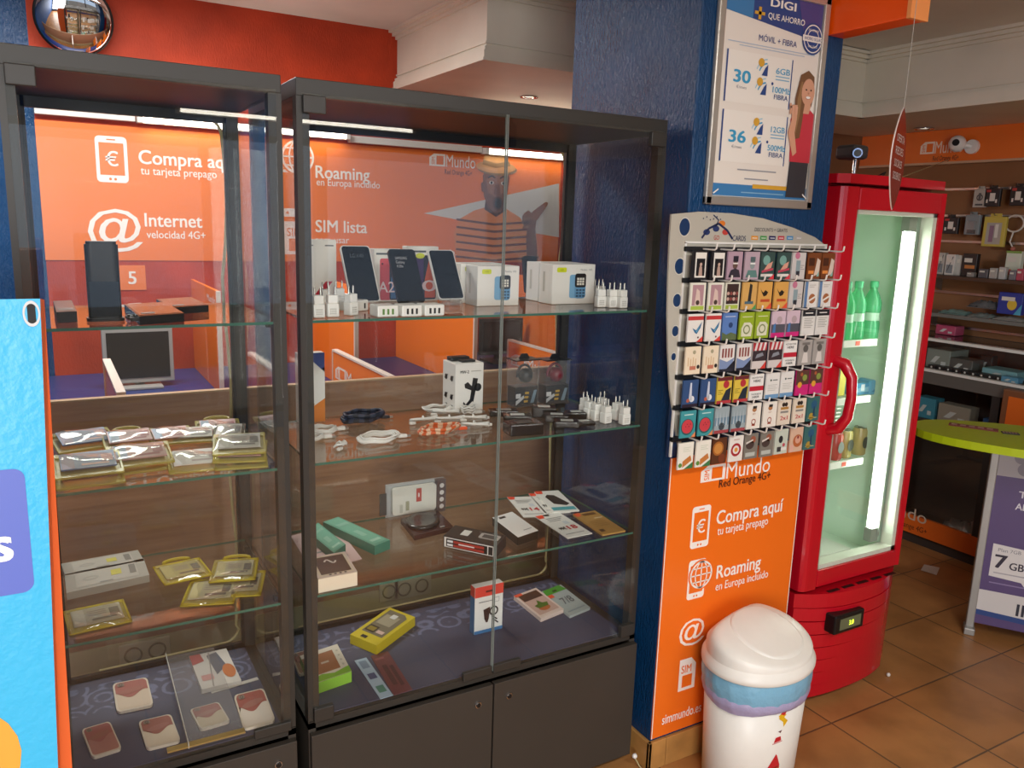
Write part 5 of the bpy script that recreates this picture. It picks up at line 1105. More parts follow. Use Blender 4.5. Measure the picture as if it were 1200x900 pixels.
def c_text(m, w, h): B(m, w, h, 0, .76, 1, 1, '#23252c'); B(m, w, h, .2, .86, .8, .9, '#e8e6e0', 2); lines(m, w, h, .66, 6, '#a9a59c'); 
def c_cols(m, w, h): [B(m, w, h, .16+.16*k, .3, .22+.16*k, .62-.05*(k % 2), '#d9b98f', 2) for k in range(4)]; B(m, w, h, .3, .16, .7, .3, '#c47a60', 2); Dc(m, w, h, .55, .8, .1, '#a9a284'); Dc(m, w, h, .86, .26, .1, '#2f2a28', 2)
def c_people(m, w, h): Pg(m, w, h, [(0, .1), (.8, .1), (1, .5), (.5, .36), (0, .48)], '#7f92b8', 1); [B(m, w, h, .12+.2*k, .52, .24+.2*k, .86, '#8a4a44', 2) for k in range(4)]; B(m, w, h, 0, 0, 1, .1, '#2a2c38', 2); Pg(m, w, h, [(.5, .1), (1, .1), (1, .4)], '#23252f', 2)
def c_racing(m, w, h): B(m, w, h, 0, .3, 1, .7, '#3a3034'); B(m, w, h, 0, .7, 1, 1, '#b4343c'); [Pg(m, w, h, [(.1+.3*k, .7), (.25+.3*k, .7), (.35+.3*k, 1), (.2+.3*k, 1)], '#e4dcd8', 2) for k in range(3)]; Pg(m, w, h, [(.2, .4), (.8, .5), (.7, .62), (.3, .56)], '#8a8f98', 2); Pg(m, w, h, [(.6, 0), (1, 0), (1, .28)], '#d8443a', 3)
def c_band(m, w, h): B(m, w, h, 0, .36, 1, .54, '#c2283a'); m.text('ADVERTISE', 0, h*.84, h*.06, K('#2a2a2c'), 2, align='c', w=w*.8); m.text('HERE', 0, h*.7, h*.09, K('#2a2a2c'), 2, align='c', w=w*.5, bold=.02); m.text('WERBEN', 0, h*.2, h*.06, K('#2a2a2c'), 2, align='c', w=w*.7); m.text('HIER', 0, h*.08, h*.08, K('#2a2a2c'), 2, align='c', w=w*.5, bold=.02)
def c_grey(m, w, h): Dc(m, w, h, .5, .66, .2, '#5f5c58', 2); Pg(m, w, h, [(.26, .1), (.76, .1), (.66, .5), (.36, .5)], '#dcd6cf', 2); B(m, w, h, .2, .8, .8, .9, '#77736e', 2)
def c_navy(m, w, h): Pg(m, w, h, [(.4, .3), (.6, .2), (.55, .9), (.45, .9)], '#c9cfdc', 2); Dc(m, w, h, .6, .3, .16, '#e4e6ea', 2); Dc(m, w, h, .35, .25, .1, '#b5604a', 2); B(m, w, h, 0, 0, 1, .12, '#2a2030', 1)
def c_yellow(m, w, h): B(m, w, h, 0, .86, 1, 1, '#6a2a30'); Dc(m, w, h, .6, .72, .2, '#b4343c', 2); Pg(m, w, h, [(.3, .1), (.9, .1), (.95, .6), (.6, .5)], '#26303c', 2); B(m, w, h, 0, 0, 1, .12, '#b23a40', 3); lines(m, w, h, .5, 3, '#8a7a2c', .06, .4)
def c_lightblue(m, w, h): B(m, w, h, 0, 0, 1, .16, '#6f9cc4'); Dc(m, w, h, .35, .72, .06, '#3a4a44', 2); B(m, w, h, .48, .7, .84, .74, '#6a706e', 2); lines(m, w, h, .52, 4, '#c4c2ba')
def c_magenta(m, w, h): B(m, w, h, 0, 0, 1, .42, '#d02a78'); B(m, w, h, 0, .42, 1, 1, '#5c3c34'); Dc(m, w, h, .3, .42, .17, '#e0a23c', 3); Dc(m, w, h, .66, .7, .18, '#8a9a4a', 2); Dc(m, w, h, .4, .84, .1, '#b0603c', 2)
def c_melon(m, w, h): Dc(m, w, h, .45, .4, .42, '#2c5a5c', 2); Dc(m, w, h, .44, .42, .36, '#c9414a', 3); [Dc(m, w, h, .34+.1*k, .42+.08*(k % 2), .03, '#6a2028', 4) for k in range(4)]; Pg(m, w, h, [(.7, 0), (1, 0), (1, .2)], '#e08a5a', 4); B(m, w, h, .2, .84, .8, .88, '#bcdcd6', 2)
def c_street(m, w, h): B(m, w, h, 0, .3, 1, .6, '#6f8a9a'); [Pg(m, w, h, [(.1+.22*k, .3), (.2+.22*k, .3), (.15+.22*k, .85)], '#b9c4c9', 2) for k in range(4)]; B(m, w, h, 0, 0, 1, .12, '#a4484c', 2); Dc(m, w, h, .5, .26, .2, '#3f4a50', 2)
def c_face(m, w, h): Dc(m, w, h, .5, .76, .16, '#b07a50', 2, .8); B(m, w, h, .38, .80, .66, .9, '#2f2a26', 3); m.text('GIFT', 0, h*.56, h*.06, K('#a8704c'), 2, align='c'); m.ring(0, h*.28, w*.16, w*.05, K('#a8503c'), 2); B(m, w, h, .38, .12, .62, .2, '#a8503c', 2)
def c_deal(m, w, h): Dc(m, w, h, .4, .82, .12, '#3a302a', 2); Dc(m, w, h, .6, .82, .12, '#3a302a', 2); B(m, w, h, .2, .62, .8, .72, '#b5823c', 2); B(m, w, h, .2, .48, .8, .56, '#8f8a84', 2); m.text('2x1', 0, h*.2, h*.16, K('#c24a4c'), 2, align='c', w=w*.56, bold=.02)
def c_peacock(m, w, h): Dc(m, w, h, .55, .68, .24, '#2c5a7c', 2); Pg(m, w, h, [(.5, .2), (.66, .2), (.62, .6), (.54, .6)], '#23405c', 3); Dc(m, w, h, .4, .2, .2, '#b0923c', 2); lines(m, w, h, .12, 1, '#d8c88a')
def c_food(m, w, h): Pg(m, w, h, [(.3, .06), (.9, .3), (.8, .5), (.3, .3)], '#c47a3c', 2); Pg(m, w, h, [(.4, 0), (1, 0), (1, .24)], '#3f7a4a', 3); Dc(m, w, h, .16, .16, .12, '#5f8a3c', 2); lines(m, w, h, .8, 3, '#cfd4bf', .3, .8)
def c_pizza(m, w, h): Dc(m, w, h, .4, .6, .38, '#a8642c', 2); Dc(m, w, h, .4, .6, .28, '#c98a44', 3); Dc(m, w, h, .7, .2, .24, '#7a3c24', 2)
def c_redring(m, w, h): m.ring(0, h*.46, w*.36, w*.13, K('#a82a30'), 2); Dc(m, w, h, .5, .46, .12, '#e09a3c', 3); B(m, w, h, .3, .84, .7, .88, '#c9a89a', 2)
def c_cafe(m, w, h): Dc(m, w, h, .4, .56, .3, '#4a3c38', 2, .8); Dc(m, w, h, .6, .76, .2, '#9a5a44', 2); B(m, w, h, .1, .1, .8, .26, '#b9bdb4', 3); Pg(m, w, h, [(.1, .6), (.6, .72), (.6, .78), (.1, .68)], '#dcd6cc', 3)
def c_mono(m, w, h): Dc(m, w, h, .44, .6, .16, '#2a2a2c', 2, 1.3); Dc(m, w, h, .7, .36, .1, '#c24a5a', 2); B(m, w, h, .2, .1, .5, .3, '#3a3a3c', 3); B(m, w, h, .5, .14, .9, .26, '#e4e0d8', 2)
def c_dessert(m, w, h): Dc(m, w, h, .6, .45, .36, '#b8683c', 2); Dc(m, w, h, .6, .5, .22, '#d8a28a', 3); Dc(m, w, h, .6, .6, .08, '#8a2c30', 4); B(m, w, h, .05, .05, .3, .3, '#e0b0a0', 2)
KIND = {'P': ('black card with white-framed portrait', '#1d1c20', c_portrait), 'M': ('mauve card with dark capped portrait', '#b497a6', c_mauve), 'm': ('pale mauve card with mint portrait', '#b9a3ae', c_mint), 'D': ('dark green card with pink drink', '#39504c', c_drink),
 'b': ('pale card with pink flower, tower', '#cfcac6', c_bldg), 'B': ('brown card with pale bird', '#7a4424', c_bird), 'S': ('white green-footed card with pink statue', '#e4e2d2', c_statue), 'C': ('white green-footed card with dark crowd', '#dcdcc8', c_crowd),
 'N': ('sand card with standing figure', '#d6a860', c_man), 'E': ('sand card with dark eagle', '#dca656', c_eagle), 'O': ('white blue-edged card with brown ball', '#e6e4de', c_blueor), 'F': ('white red-banded card with blue butterfly', '#e8e4dc', c_butter),
 'L': ('sky blue card with green foot', '#5c80bc', c_blue), 'l': ('lime green card with pale ring', '#97b02e', c_lime), 'i': ('lilac card with magenta foot', '#d4bcc8', c_lilac), 'T': ('white text card with black heading', '#e4e2dc', c_text),
 'c': ('cream card with columns', '#ecdcc0', c_cols), 'p': ('white and blue card with small figures', '#e4e0da', c_people), 'R': ('red and dark card with racing scene', '#d8cfca', c_racing), 'A': ('white red-banded card with black lettering', '#eceae4', c_band),
 'G': ('grey card with seated figure', '#a9a49e', c_grey), 'V': ('navy blue card with white rocket', '#33507c', c_navy), 'Y': ('yellow card with red head and dark foot', '#dcc04a', c_yellow), 'W': ('white card with pale blue foot', '#e6e4de', c_lightblue),
 'Z': ('magenta card with fruit picture', '#c22a70', c_magenta), 'X': ('teal card with melon slice', '#3f949a', c_melon), 'U': ('grey-blue street card', '#9aa8ac', c_street), 'f': ('white card with small brown head', '#ece6da', c_face),
 'd': ('beige card with red offer figures', '#e4d6c2', c_deal), 'k': ('teal card with peacock', '#3c6a68', c_peacock), 'o': ('white card with roll and green corner', '#eae6d8', c_food), 'z': ('brown pizza card', '#5a3420', c_pizza),
 'r': ('white card with dark red ring', '#e8e4da', c_redring), 'a': ('grey-brown café card', '#7f7a70', c_cafe), 'n': ('pale card with black figure', '#c4ccbc', c_mono), 's': ('pale orange dessert card', '#d8b49a', c_dessert)}
ROWS = ['PPMmDDbBB', 'SSCNEEbOO', 'FFLlliiTT', 'ccppRRAGG', 'VVYYAWWZZ', 'XXUUffddk', 'oozraansk']
CM = {}
for r, row in enumerate(ROWS):
    for c, k in enumerate(row):
        d, bg, fn = KIND[k]; w, h, th = .0545, .0755, .005
        if k not in CM:
            m = MB(K(bg)); m.box(-w/2, w/2, -th, 0, 0, h); m.L = .0003; m.X = Matrix.Translation((0, -th, 0)) @ FRONT; fn(m, w, h); o = m.build('discount_card'); CM[k] = o
        else: o = CM[k].copy(); COL.objects.link(o)
        o.location = (XC[c]-.006, RY-.031-.002*(c % 2), ZR[r])
        tag(o, '%s, %s row, %s from left' % (d, ORD[r], ORD[c]), 'card', 'discount cards on the rack')

# ------------------------------------------------------------------ swing-lid bin
BX_, BY_ = 1.272, -.222
BINW = M('bin_white_plastic', '#efece2', .35, noise=.04, nscale=12); BAG = M('blue_bin_bag', '#7fb6d2', .3, bump=.5, bscale=30)
t = thing('waste_bin', 'white swing-lid waste bin with blue bag in front of the orange panel', 'bin', (BX_, BY_, 0), R(12))
rb, rt, hb = .154, .174, .39
m = MB(BINW); m.lathe([(rb-.01, 0), (rb, .008), (rt, hb), (rt-.004, hb), (rb-.004, .01), (.001, .01)], n=56, sy=.80, cap=False); m.build('body', t)
def bag_ring(z0, z1, f, amp):
    n = 72; v = []; fs = []
    for j in range(7):
        q = j/6; z = z0+(z1-z0)*q
        for i in range(n):
            a = 2*PI*i/n; r = (rb+(rt-rb)*z/hb+.004+.006*math.sin(q*PI)+amp*.6*math.sin(17*a+2*q)+amp*.5*math.sin(29*a-3*q))
            v.append((r*math.cos(a), .80*r*math.sin(a), z+(.006*math.sin(3*a+1) if j == 0 else 0)))
    for j in range(6): fs += [(j*n+i, j*n+(i+1) % n, (j+1)*n+(i+1) % n, (j+1)*n+i) for i in range(n)]
    m = MB(BAG); m.add(v, fs, f, True); return m
bag_ring(.312, .398, BAG, .0016).build('bin_bag', t)
m = bag_ring(.296, .336, M('lilac_bag_hem', '#a79fc0', .35, bump=.4, bscale=40), .0012); lab(m.build('bag_hem', t), 'lilac lower hem of the bag')
m = MB(BINW); rl = .188
m.lathe([(rl-.004, hb), (rl, hb+.004), (rl, hb+.016), (rl-.006, hb+.026), (rl-.012, hb+.036)], n=56, sy=.80, cap=False)
# hood: a tilted barrel rising from the front rim to a high straight ridge at the back left
def hood(x, y, rr=rl-.012):
    e = max(0.0, 1-(x*x+(y/.80)**2)/(rr*rr)); u = y/(.80*rr)                # u: -1 front .. 1 back
    g = (.22+.78*(1+u)/1.55) if u < .55 else max(0.0, 1-(u-.55)/.45)**.6
    return hb+.036+.092*(e**.22)*g
n, k = 56, 18; v = []; fs = []
for j in range(k+1):
    q = 1-(j/k)**1.8; q = max(q, .002)
    for i in range(n): a = 2*PI*i/n; x, y = (rl-.012)*math.cos(a)*q, .80*(rl-.012)*math.sin(a)*q; v.append((x, y, hood(x, y)))
for j in range(k): fs += [(j*n+i, j*n+(i+1) % n, (j+1)*n+(i+1) % n, (j+1)*n+i) for i in range(n)]
m.add(v, fs, BINW, True); m.add(v[-n:], [tuple(range(n))], BINW); m.build('lid', t)
m = MB(BINW); v = []; fs = []; nn = 26
for j in range(nn+1):
    for i in range(nn+1):
        a, b = -1+2*i/nn, -1+2*j/nn; x = a*.118*math.sqrt(max(0, 1-b*b*.5)); y = b*.100*math.sqrt(max(0, 1-a*a*.5))-.02
        ed = max(abs(a), abs(b)); v.append((x, y, hood(x, y)+(.004 if ed < .97 else -.002)))
for j in range(nn): fs += [(j*(nn+1)+i, j*(nn+1)+i+1, (j+1)*(nn+1)+i+1, (j+1)*(nn+1)+i) for i in range(nn)]
m.add(v, fs, BINW, True); m.build('swing_flap', t)
# printed marks on the front right of the bin, wrapped on its wall
def wrapmark(pts, mat, mb, L=.0008):
    us = [p[0] for p in pts]; ua, ub = min(us), max(us); n = max(2, int((ub-ua)/.03)+1)
    def span(u):
        z = []
        for (a, za), (b, zb) in zip(pts, pts[1:]+pts[:1]):
            if (a-u)*(b-u) <= 0 and a != b: z.append(za+(zb-za)*(u-a)/(b-a))
        return (min(z), max(z)) if z else (pts[0][1], pts[0][1])
    e = (ub-ua)*1e-4; vs = []
    for k in range(n+1):
        u = min(max(ua+(ub-ua)*k/n, ua+e), ub-e)
        for z in span(u): r = rb+(rt-rb)*z/hb+L; vs.append((r*math.cos(u), .80*r*math.sin(u), z))
    mb.add(vs, [(2*k, 2*k+2, 2*k+3, 2*k+1) for k in range(n)], mat)
RE, YE = K('#c4222a'), K('#e8b81e'); a0 = R(-106)-R(12)
m = MB(RE)
def wm(pts, mat, L=.0008): wrapmark([(a0+u/.15, z*.74+.045) for u, z in pts], mat, m, L)
wm([(-.034, .05), (.03, .065), (.03, .11), (.014, .165)], RE); wm([(-.012, .078), (.026, .084), (.026, .108), (-.006, .102)], K('#8f1a20'), .0012)
vv, ff, tw = glyphs('Delta', .02); s = .034/tw
m.add([((rb+(rt-rb)*.11/hb+.0022)*math.cos(a0+(p[0]*s-.010)/.14), .80*(rb+(rt-rb)*.11/hb+.0022)*math.sin(a0+(p[0]*s-.010)/.14), (.082+p[1]*s*1.5)*.74+.045+p[0]*s*.15) for p in vv], ff, YE)
wm([(.0, .215), (.024, .22), (.022, .24), (.002, .236)], RE); wm([(-.004, .209), (.028, .215), (.028, .218), (-.004, .212)], RE)
wm([(.010, .262), (.018, .254), (.022, .266)], K('#5c1a1e')); wm([(.006, .32), (.03, .29), (.026, .278), (.038, .30), (.014, .335)], YE); wm([(.004, .33), (.018, .345), (.03, .33), (.018, .312)], YE)
wm([(.010, .338), (.024, .328), (.030, .345), (.024, .356)], RE, .0012); wm([(.02, .37), (.026, .376), (.026, .382)], K('#5c1a1e'))
m.build('printed_logo', t)

# ------------------------------------------------------------------ red drinks fridge
FX0, FX1, FYF, FYB = 1.632, 2.165, -.05, .50; FR = M('fridge_red', '#c00f22', .22, coat=.3); FRD = M('fridge_dark_red', '#8a0d1a', .35)
FIN = M('fridge_liner', '#d9f0dc', .5)
t = thing('drinks_fridge', 'tall red glass-door drinks fridge standing right of the blue pillar', 'fridge', ((FX0+FX1)/2, .2, 0))
m = WM(t, FRD); y0 = FYF+.055; zb0, zt0 = .44, 1.77
m.box(FX0+.012, FX0+.045, y0, FYB, zb0, zt0, bev=.004); m.box(FX1-.045, FX1-.012, y0, FYB, zb0, zt0, bev=.004); m.box(FX0+.012, FX1-.012, FYB-.03, FYB, zb0, zt0); m.box(FX0+.012, FX1-.012, y0, FYB, zb0, zb0+.03); m.box(FX0+.012, FX1-.012, y0, FYB, zt0-.05, zt0); m.build('body', t)
m = WM(t, FIN); e = .003
m.box(FX0+.045, FX0+.045+e, y0, FYB-.03, zb0+.03, zt0-.05); m.box(FX1-.045-e, FX1-.045, y0, FYB-.03, zb0+.03, zt0-.05); m.box(FX0+.045, FX1-.045, FYB-.03-e, FYB-.03, zb0+.03, zt0-.05); m.box(FX0+.045, FX1-.045, y0, FYB-.03, zb0+.03, zb0+.03+e); m.box(FX0+.045, FX1-.045, y0, FYB-.03, zt0-.05-e, zt0-.05)
m.build('inner_liner', t)
m = WM(t, FR); m.prism([(FX0, FYB), (FX1, FYB), (FX1, FYF+.02), (FX1-.03, FYF-.005), ((FX0+FX1)/2, FYF-.02), (FX0+.03, FYF-.005), (FX0, FYF+.02)][::-1], zt0+.002, zt0+.03, FR, 'z'); m.build('top_cap', t, bev=.004)
# door: rounded frame, gasket, pane
dz0, dz1 = .445, 1.762; gx0, gx1, gz0, gz1 = FX0+.085, FX1-.035, .505, 1.695
m = WM(t, FR)
def dprism(pts, z0, z1): m.prism(pts, z0, z1, FR, 'z')
lp = [(FX0, FYF+.05), (FX0+.001, FYF+.012)] + [(FX0+.03-.03*math.cos(R(a)), FYF+.012-.022*math.sin(R(a))) for a in (20, 45, 70, 90)] + [(FX0+.07, FYF-.010), (gx0, FYF), (gx0, FYF+.05)]
dprism(lp, dz0, dz1); rp = [(FX1, FYF+.05), (gx1, FYF+.05), (gx1, FYF), (FX1-.012, FYF-.004), (FX1-.002, FYF+.004)]; dprism(rp[::-1], dz0, dz1)
m.box(gx0, gx1, FYF-.004, FYF+.05, gz1, dz1, bev=.003); m.box(gx0, gx1, FYF-.004, FYF+.05, dz0, gz0, bev=.003); dr = m.build('door', t)
m = WM(t, M('door_gasket', '#e4e8d8', .5)); g = .012
m.box(gx0, gx0+g, FYF+.006, FYF+.05, gz0, gz1); m.box(gx1-g*1.6, gx1, FYF+.006, FYF+.05, gz0, gz1); m.box(gx0, gx1, FYF+.006, FYF+.05, gz1-g, gz1); m.box(gx0, gx1, FYF+.006, FYF+.05, gz0, gz0+g*1.3); m.build('inner_frame', dr)
m = WM(t, GLASS); m.box(gx0, gx1, FYF+.004, FYF+.006, gz0, gz1); m.build('door_pane', dr)
m = WM(t, FR); hx = FX0+.05; zc0, zc1 = at(975, 498, y=FYF-.05).z, at(985, 436, y=FYF-.05).z
m.tube([(hx, FYF, zc1+.03), (hx+.012, FYF-.035, zc1+.02), (hx+.024, FYF-.055, zc1-.02), (hx+.026, FYF-.06, (zc0+zc1)/2), (hx+.024, FYF-.055, zc0+.02), (hx+.012, FYF-.035, zc0-.02), (hx, FYF, zc0-.03)], [.019, .02, .017, .016, .017, .02, .019], n=14); m.build('handle', dr)
# base with bowed ribs, grille slots and display
m = WM(t, FR); n = 7; z0, z1 = .03, .43
def bow(x, b): u = (x-FX0)/(FX1-FX0)*2-1; return FYF+.02-b*(1-abs(u)**2.5)
N = 20
for k in range(n):
    za, zb = z0+(z1-.05-z0)*k/n, z0+(z1-.05-z0)*(k+1)/n; b = .075-.035*(1-k/(n-1))**1.5
    xs = [FX0+.012*(1-k/n)+.004+(FX1-FX0-.008-.024*(1-k/n))*i/N for i in range(N+1)]
    m.prism(([(x, bow(x, b)) for x in xs] + [(xs[-1], FYB), (xs[0], FYB)]), za+.003, zb-.002, FR, 'z'); m.prism(([(x, bow(x, b)+.010) for x in xs] + [(xs[-1], FYB), (xs[0], FYB)]), zb-.002, zb+.003, FRD, 'z')
xs = [FX0+.004+(FX1-FX0-.008)*i/N for i in range(N+1)]; m.prism(([(x, bow(x, .072)) for x in xs] + [(xs[-1], FYB), (xs[0], FYB)]), z1-.05, z1, FR, 'z')
m.build('base_panel', t)
for k in range(5):
    xx = FX0+.12+.075*k; m = WM(t, BLACK); m.box(xx, xx+.055, FYF-.03, FYF-.016, z1-.0005, z1+.0012); m.build('grille_slot', t)
a = at(990, 726, y=FYF-.055); m = WM(t, BLACK); m.box(a.x-.075, a.x+.075, FYF-.075, FYF-.03, a.z-.034, a.z+.034, bev=.006); ds = m.build('display_panel', t)
m = WM(t, M('display_face', '#6a6f52', .3)); m.box(a.x-.05, a.x+.055, FYF-.0765, FYF-.074, a.z-.02, a.z+.02); m.X = m.X @ facing(FYF-.0766); m.text('3.0', a.x-.005, a.z-.008, .016, M('lit_digits', '#d6f03a', .4, emit=2.2), 1, w=.022, bold=.02); m.build('display', ds)
for xx in (FX0+.07, FX1-.09):
    for yy in (FYF+.06, FYB-.06): m = WM(t, BLACK); m.cyl((xx, yy, 0), .02, .031, BLACK); m.build('foot', t)
# lit tube behind the right side of the door, shelves with pale front rails and red price tags
xl = FX1-.088; m = WM(t, M('lamp_cover', '#8d948a', .5)); m.box(xl-.008, xl+.016, y0+.030, y0+.034, gz0+.04, gz1-.06); m.box(xl+.0145, xl+.019, y0-.006, y0+.034, gz0+.04, gz1-.06); m.box(xl-.018, xl+.022, y0, y0+.03, gz1-.06, gz1-.005); m.box(xl-.018, xl+.022, y0, y0+.03, gz0+.02, gz0+.07); lm = m.build('lamp_housing', t)
m = WM(t, glow('fridge_tube', '#f0fff0', 20)); m.tube([(xl, y0+.014, gz0+.07), (xl, y0+.014, gz1-.06)], .0125, n=12); m.build('lamp_tube', lm)
SHZ = []
m_w = M('shelf_white', '#e9eee2', .4)
for k, (py, ) in enumerate(((402,), (468,), (540,))):
    yy = y0+.06; z = at(1012, py, y=yy).z; SHZ.append(z)
    m = WM(t, m_w); m.box(FX0+.05, xl-.03, yy, yy+.008, z-.012, z+.012)
    for i in range(10): m.box(FX0+.06+.04*i, FX0+.064+.04*i, yy+.008, FYB-.04, z-.004, z)
    m.box(FX0+.05, xl-.03, FYB-.045, FYB-.037, z-.006, z); sh = m.build('wire_shelf', t)
    for i in range(2):
        m = WM(t, K('#e8502c')); xx = FX0+.15+.15*i; m.box(xx, xx+.022, yy-.0012, yy, z-.007, z+.008); m.build('price_tag', sh)
yb_ = y0+.068
m = WM(t, m_w)
for i in range(5): m.box(FX0+.06, FX0+.34, yb_+.05, yb_+.056, SHZ[1]-.03-.014*i, SHZ[1]-.026-.014*i)
m.build('air_grille', t)
m = WM(t, M('drip_tray', '#dfe3d8', .4)); m.box(FX0+.06, xl-.05, y0+.05, FYB-.06, zb0+.034, zb0+.05, bev=.004); m.box(FX0+.08, FX0+.24, y0+.15, FYB-.1, zb0+.05, zb0+.12, bev=.01); m.build('bottom_tray', t)
# bottles, packets and cans inside
GRN = glassmat('green_bottle', '#b8f5d4', .05, .06, .34, '#7cf0b4'); GCAP = M('green_cap', '#59c98e', .35); LBL = K('#b9dcc4')
def bottle(x, y, z, label, lay=False):
    o = thing('drink_bottle', label, 'bottle', (x, y, z+EPS+(.032 if lay else 0)), group='green soda bottles')
    X = Matrix.Rotation(R(-22), 4, 'Z') @ Matrix.Rotation(R(90), 4, 'X') if lay else Matrix()
    m = MB(GRN); m.X = X; m.lathe([(.020, 0), (.030, .004), (.032, .015), (.032, .06), (.0295, .07), (.0295, .10), (.032, .108), (.031, .135), (.02, .165), (.0125, .178), (.0125, .19)], n=24); m.build('bottle_body', o)
    m = MB(LBL); m.X = X; m.lathe([(.0300, .071), (.0300, .099)], n=24, cap=False); m.build('paper_label', o)
    m = MB(GCAP); m.X = X; m.lathe([(.0145, .187), (.0145, .207), (.012, .209)], n=20); m.build('cap', o)
for k, (px, lb) in enumerate(((989, 'green soda bottle standing leftmost on the top fridge shelf'), (1002, 'green soda bottle standing in the middle of the top fridge shelf'), (1020, 'green soda bottle standing rightmost on the top fridge shelf'))):
    yy = y0+(.10, .115, .112)[k]; bottle(at(px, 375, y=yy).x, yy, SHZ[0], lb)
bottle(2.02, y0+.36, SHZ[0], 'green soda bottle lying on its side on the top fridge shelf', True)
def packet(px, w, h, d, z, c, c2, label, y=.12):
    x = at(px, 455, y=y0+y).x; o = thing('snack_packet', label, 'packet', (x, y0+y, z+EPS), R(-8))
    m = MB(K(c, .3)); m.box(-w/2, w/2, -d/2, d/2, 0, h, bev=.006); X = m.X; m.build('wrapper', o)
    m = MB(K(c2)); m.X = Matrix.Translation((0, -d/2, 0)) @ FRONT; m.poly([(-w*.45, h*.2), (w*.4, h*.3), (w*.45, h*.7), (-w*.2, h*.6)], m.mat, 1); m.rect(-w*.1, h*.35, w*.05, h*.9, K('#e9f2f6'), 2); m.build('printed_front', o)
packet(1029, .14, .055, .06, SHZ[1], '#6fb4d8', '#3f86b4', 'pale blue chocolate packet lying on the middle fridge shelf, right one')
packet(1004, .11, .045, .06, SHZ[1], '#5aa6d0', '#9ad0e8', 'blue chocolate packet lying on the middle fridge shelf, left one', .14)
x = at(985, 455, y=y0+.13).x; o = thing('drink_carton', 'yellow and green striped drink carton behind the fridge handle', 'carton', (x, y0+.15, SHZ[1]+EPS), R(-6))
m = MB(K('#d8c84a')); m.box(-.025, .025, -.02, .02, 0, .10, bev=.003); m.build('carton_body', o); m = MB(K('#2c2c2a')); m.lathe([(.022, .10), (.022, .112), (.02, .114)], n=20); m.build('lid', o)
CANM = M('can_metal', '#a8a58c', .25, metal=.8)
for k, (px, yo, lb) in enumerate(((979, .12, 'leftmost, red and silver'), (990, .125, 'second from the left'), (996, .215, 'third, farther back'), (1007, .13, 'rightmost, with dark emblem'))):
    x = at(px, 515, y=y0+yo).x; o = thing('drink_can', 'drink can on the lowest fridge shelf, '+lb, 'can', (x, y0+yo, SHZ[2]+EPS), group='drink cans in the fridge')
    cc = K(('#b04038', '#a89a5c', '#9aa08a', '#b5a468')[k], .25); m = MB(cc); m.lathe([(.022, 0), (.027, .006), (.027, .092), (.0225, .102)], n=24, cap=True); m.X = Matrix.Translation((0, -.0272, 0)) @ FRONT; m.disc(.0, .05, .016, K('#3a4034'), 1, .022); m.build('can_body', o)
    m = MB(CANM); m.lathe([(.0225, .102), (.0215, .105), (.019, .103), (.001, .103)], n=24, cap=False); m.box(-.008, .004, -.004, .004, .103, .105); m.build('can_lid', o)

# ------------------------------------------------------------------ right-hand wall: fascia, hanging goods, counter
t = thing('wall_fascia', 'orange fascia board with white lettering high on the brown right wall', 'sign', (RX, .3, 2.03))
m = WM(t, M('fascia_orange', '#e8721c', .4)); fx = RX-.03; zf0 = at(1100, 190, x=fx).z; m.box(fx, RX-.0005, -3.0, 1.54, zf0, SZ-.001)
m.X = m.X @ facing_mx(fx)
a, b = at(1078, 181, x=fx), at(1128, 178, x=fx); logo_mundo(m, -a.y, a.z, .062, a.y-b.y, K('#f0e2d4'), m.mat, 1); m.build('panel', t)
m = WM(t, WOODTRIM); m.box(fx-.004, RX-.0005, -3.0, 1.54, zf0-.012, zf0); m.build('lower_trim', t)
# cameras
WX = RX
p = at(1123, 169, x=fx-.06); t = thing('security_camera', 'white ball security camera in front of the lettering on the orange fascia', 'camera', (fx, p.y, p.z))
m = MB(PLAST); m.ball((-.05, .012, .004), .042, n=28, k=14); m.build('camera_head', t)
m = MB(BLACK); v = Vector((-.86, -.35, .05)).normalized(); c = Vector((-.05, .012, .004))+v*.036; m.tube([c, c+v*.009], .017, n=20); m.build('lens', t)
m = MB(PLAST); m.cyl((-.018, -.045, -.012), .036, .018, PLAST, 'x', 28); m.tube([(-.03, -.02, -.004), (-.012, -.04, -.01)], .012); m.build('wall_mount', t)
FT = 1.80
p = at(1003, 183, y=.18); t = thing('security_camera', 'dark security camera on a short stand on top of the fridge', 'camera', (p.x, .18, FT+EPS))
m = MB(DGREY); zz = p.z-FT; m.box(-.05, .03, -.03, .05, zz-.012, zz+.035, bev=.012); m.build('camera_head', t)
m = MB(CHROME); v = Vector((-.75, -.62, -.1)).normalized(); c = Vector((-.02, -.02, zz+.008)); m.tube([c+v*.018, c+v*.034], .016, n=20); m.tube([c+v*.034, c+v*.036], .012, BLACK, 16); m.build('lens', t)
m = MB(CHROME); m.tube([(0, 0, .006), (0, 0, zz-.008)], .007); m.box(-.03, .03, -.02, .03, 0, .006); m.build('stand', t)
t = thing('coiled_wire', 'black wire loop lying on top of the fridge behind the camera', 'cable', (p.x+.12, .22, FT+EPS)); m = MB(BLACK); m.tube([(-.14, -.02, .004), (-.06, .0, .02), (.0, .0, .006), (.05, .02, .004), (.09, .0, .03), (.06, -.03, .04), (.02, -.02, .02), (.04, .02, .004)], .0028, n=6); m.build('cord', t)
pa, pb = at(1101, 211, y=.1), at(1112, 187, x=fx-.002)
t = thing('thin_wire', 'thin pale wire running from the fridge top up to the orange fascia', 'cable', (pa.x, pa.y, FT+EPS)); m = WM(t, CABLE); m.tube([(2.1, .1, FT+.002), (2.5, pb.y*.4, FT+.04), pb], .002, n=6); m.build('cord', t)
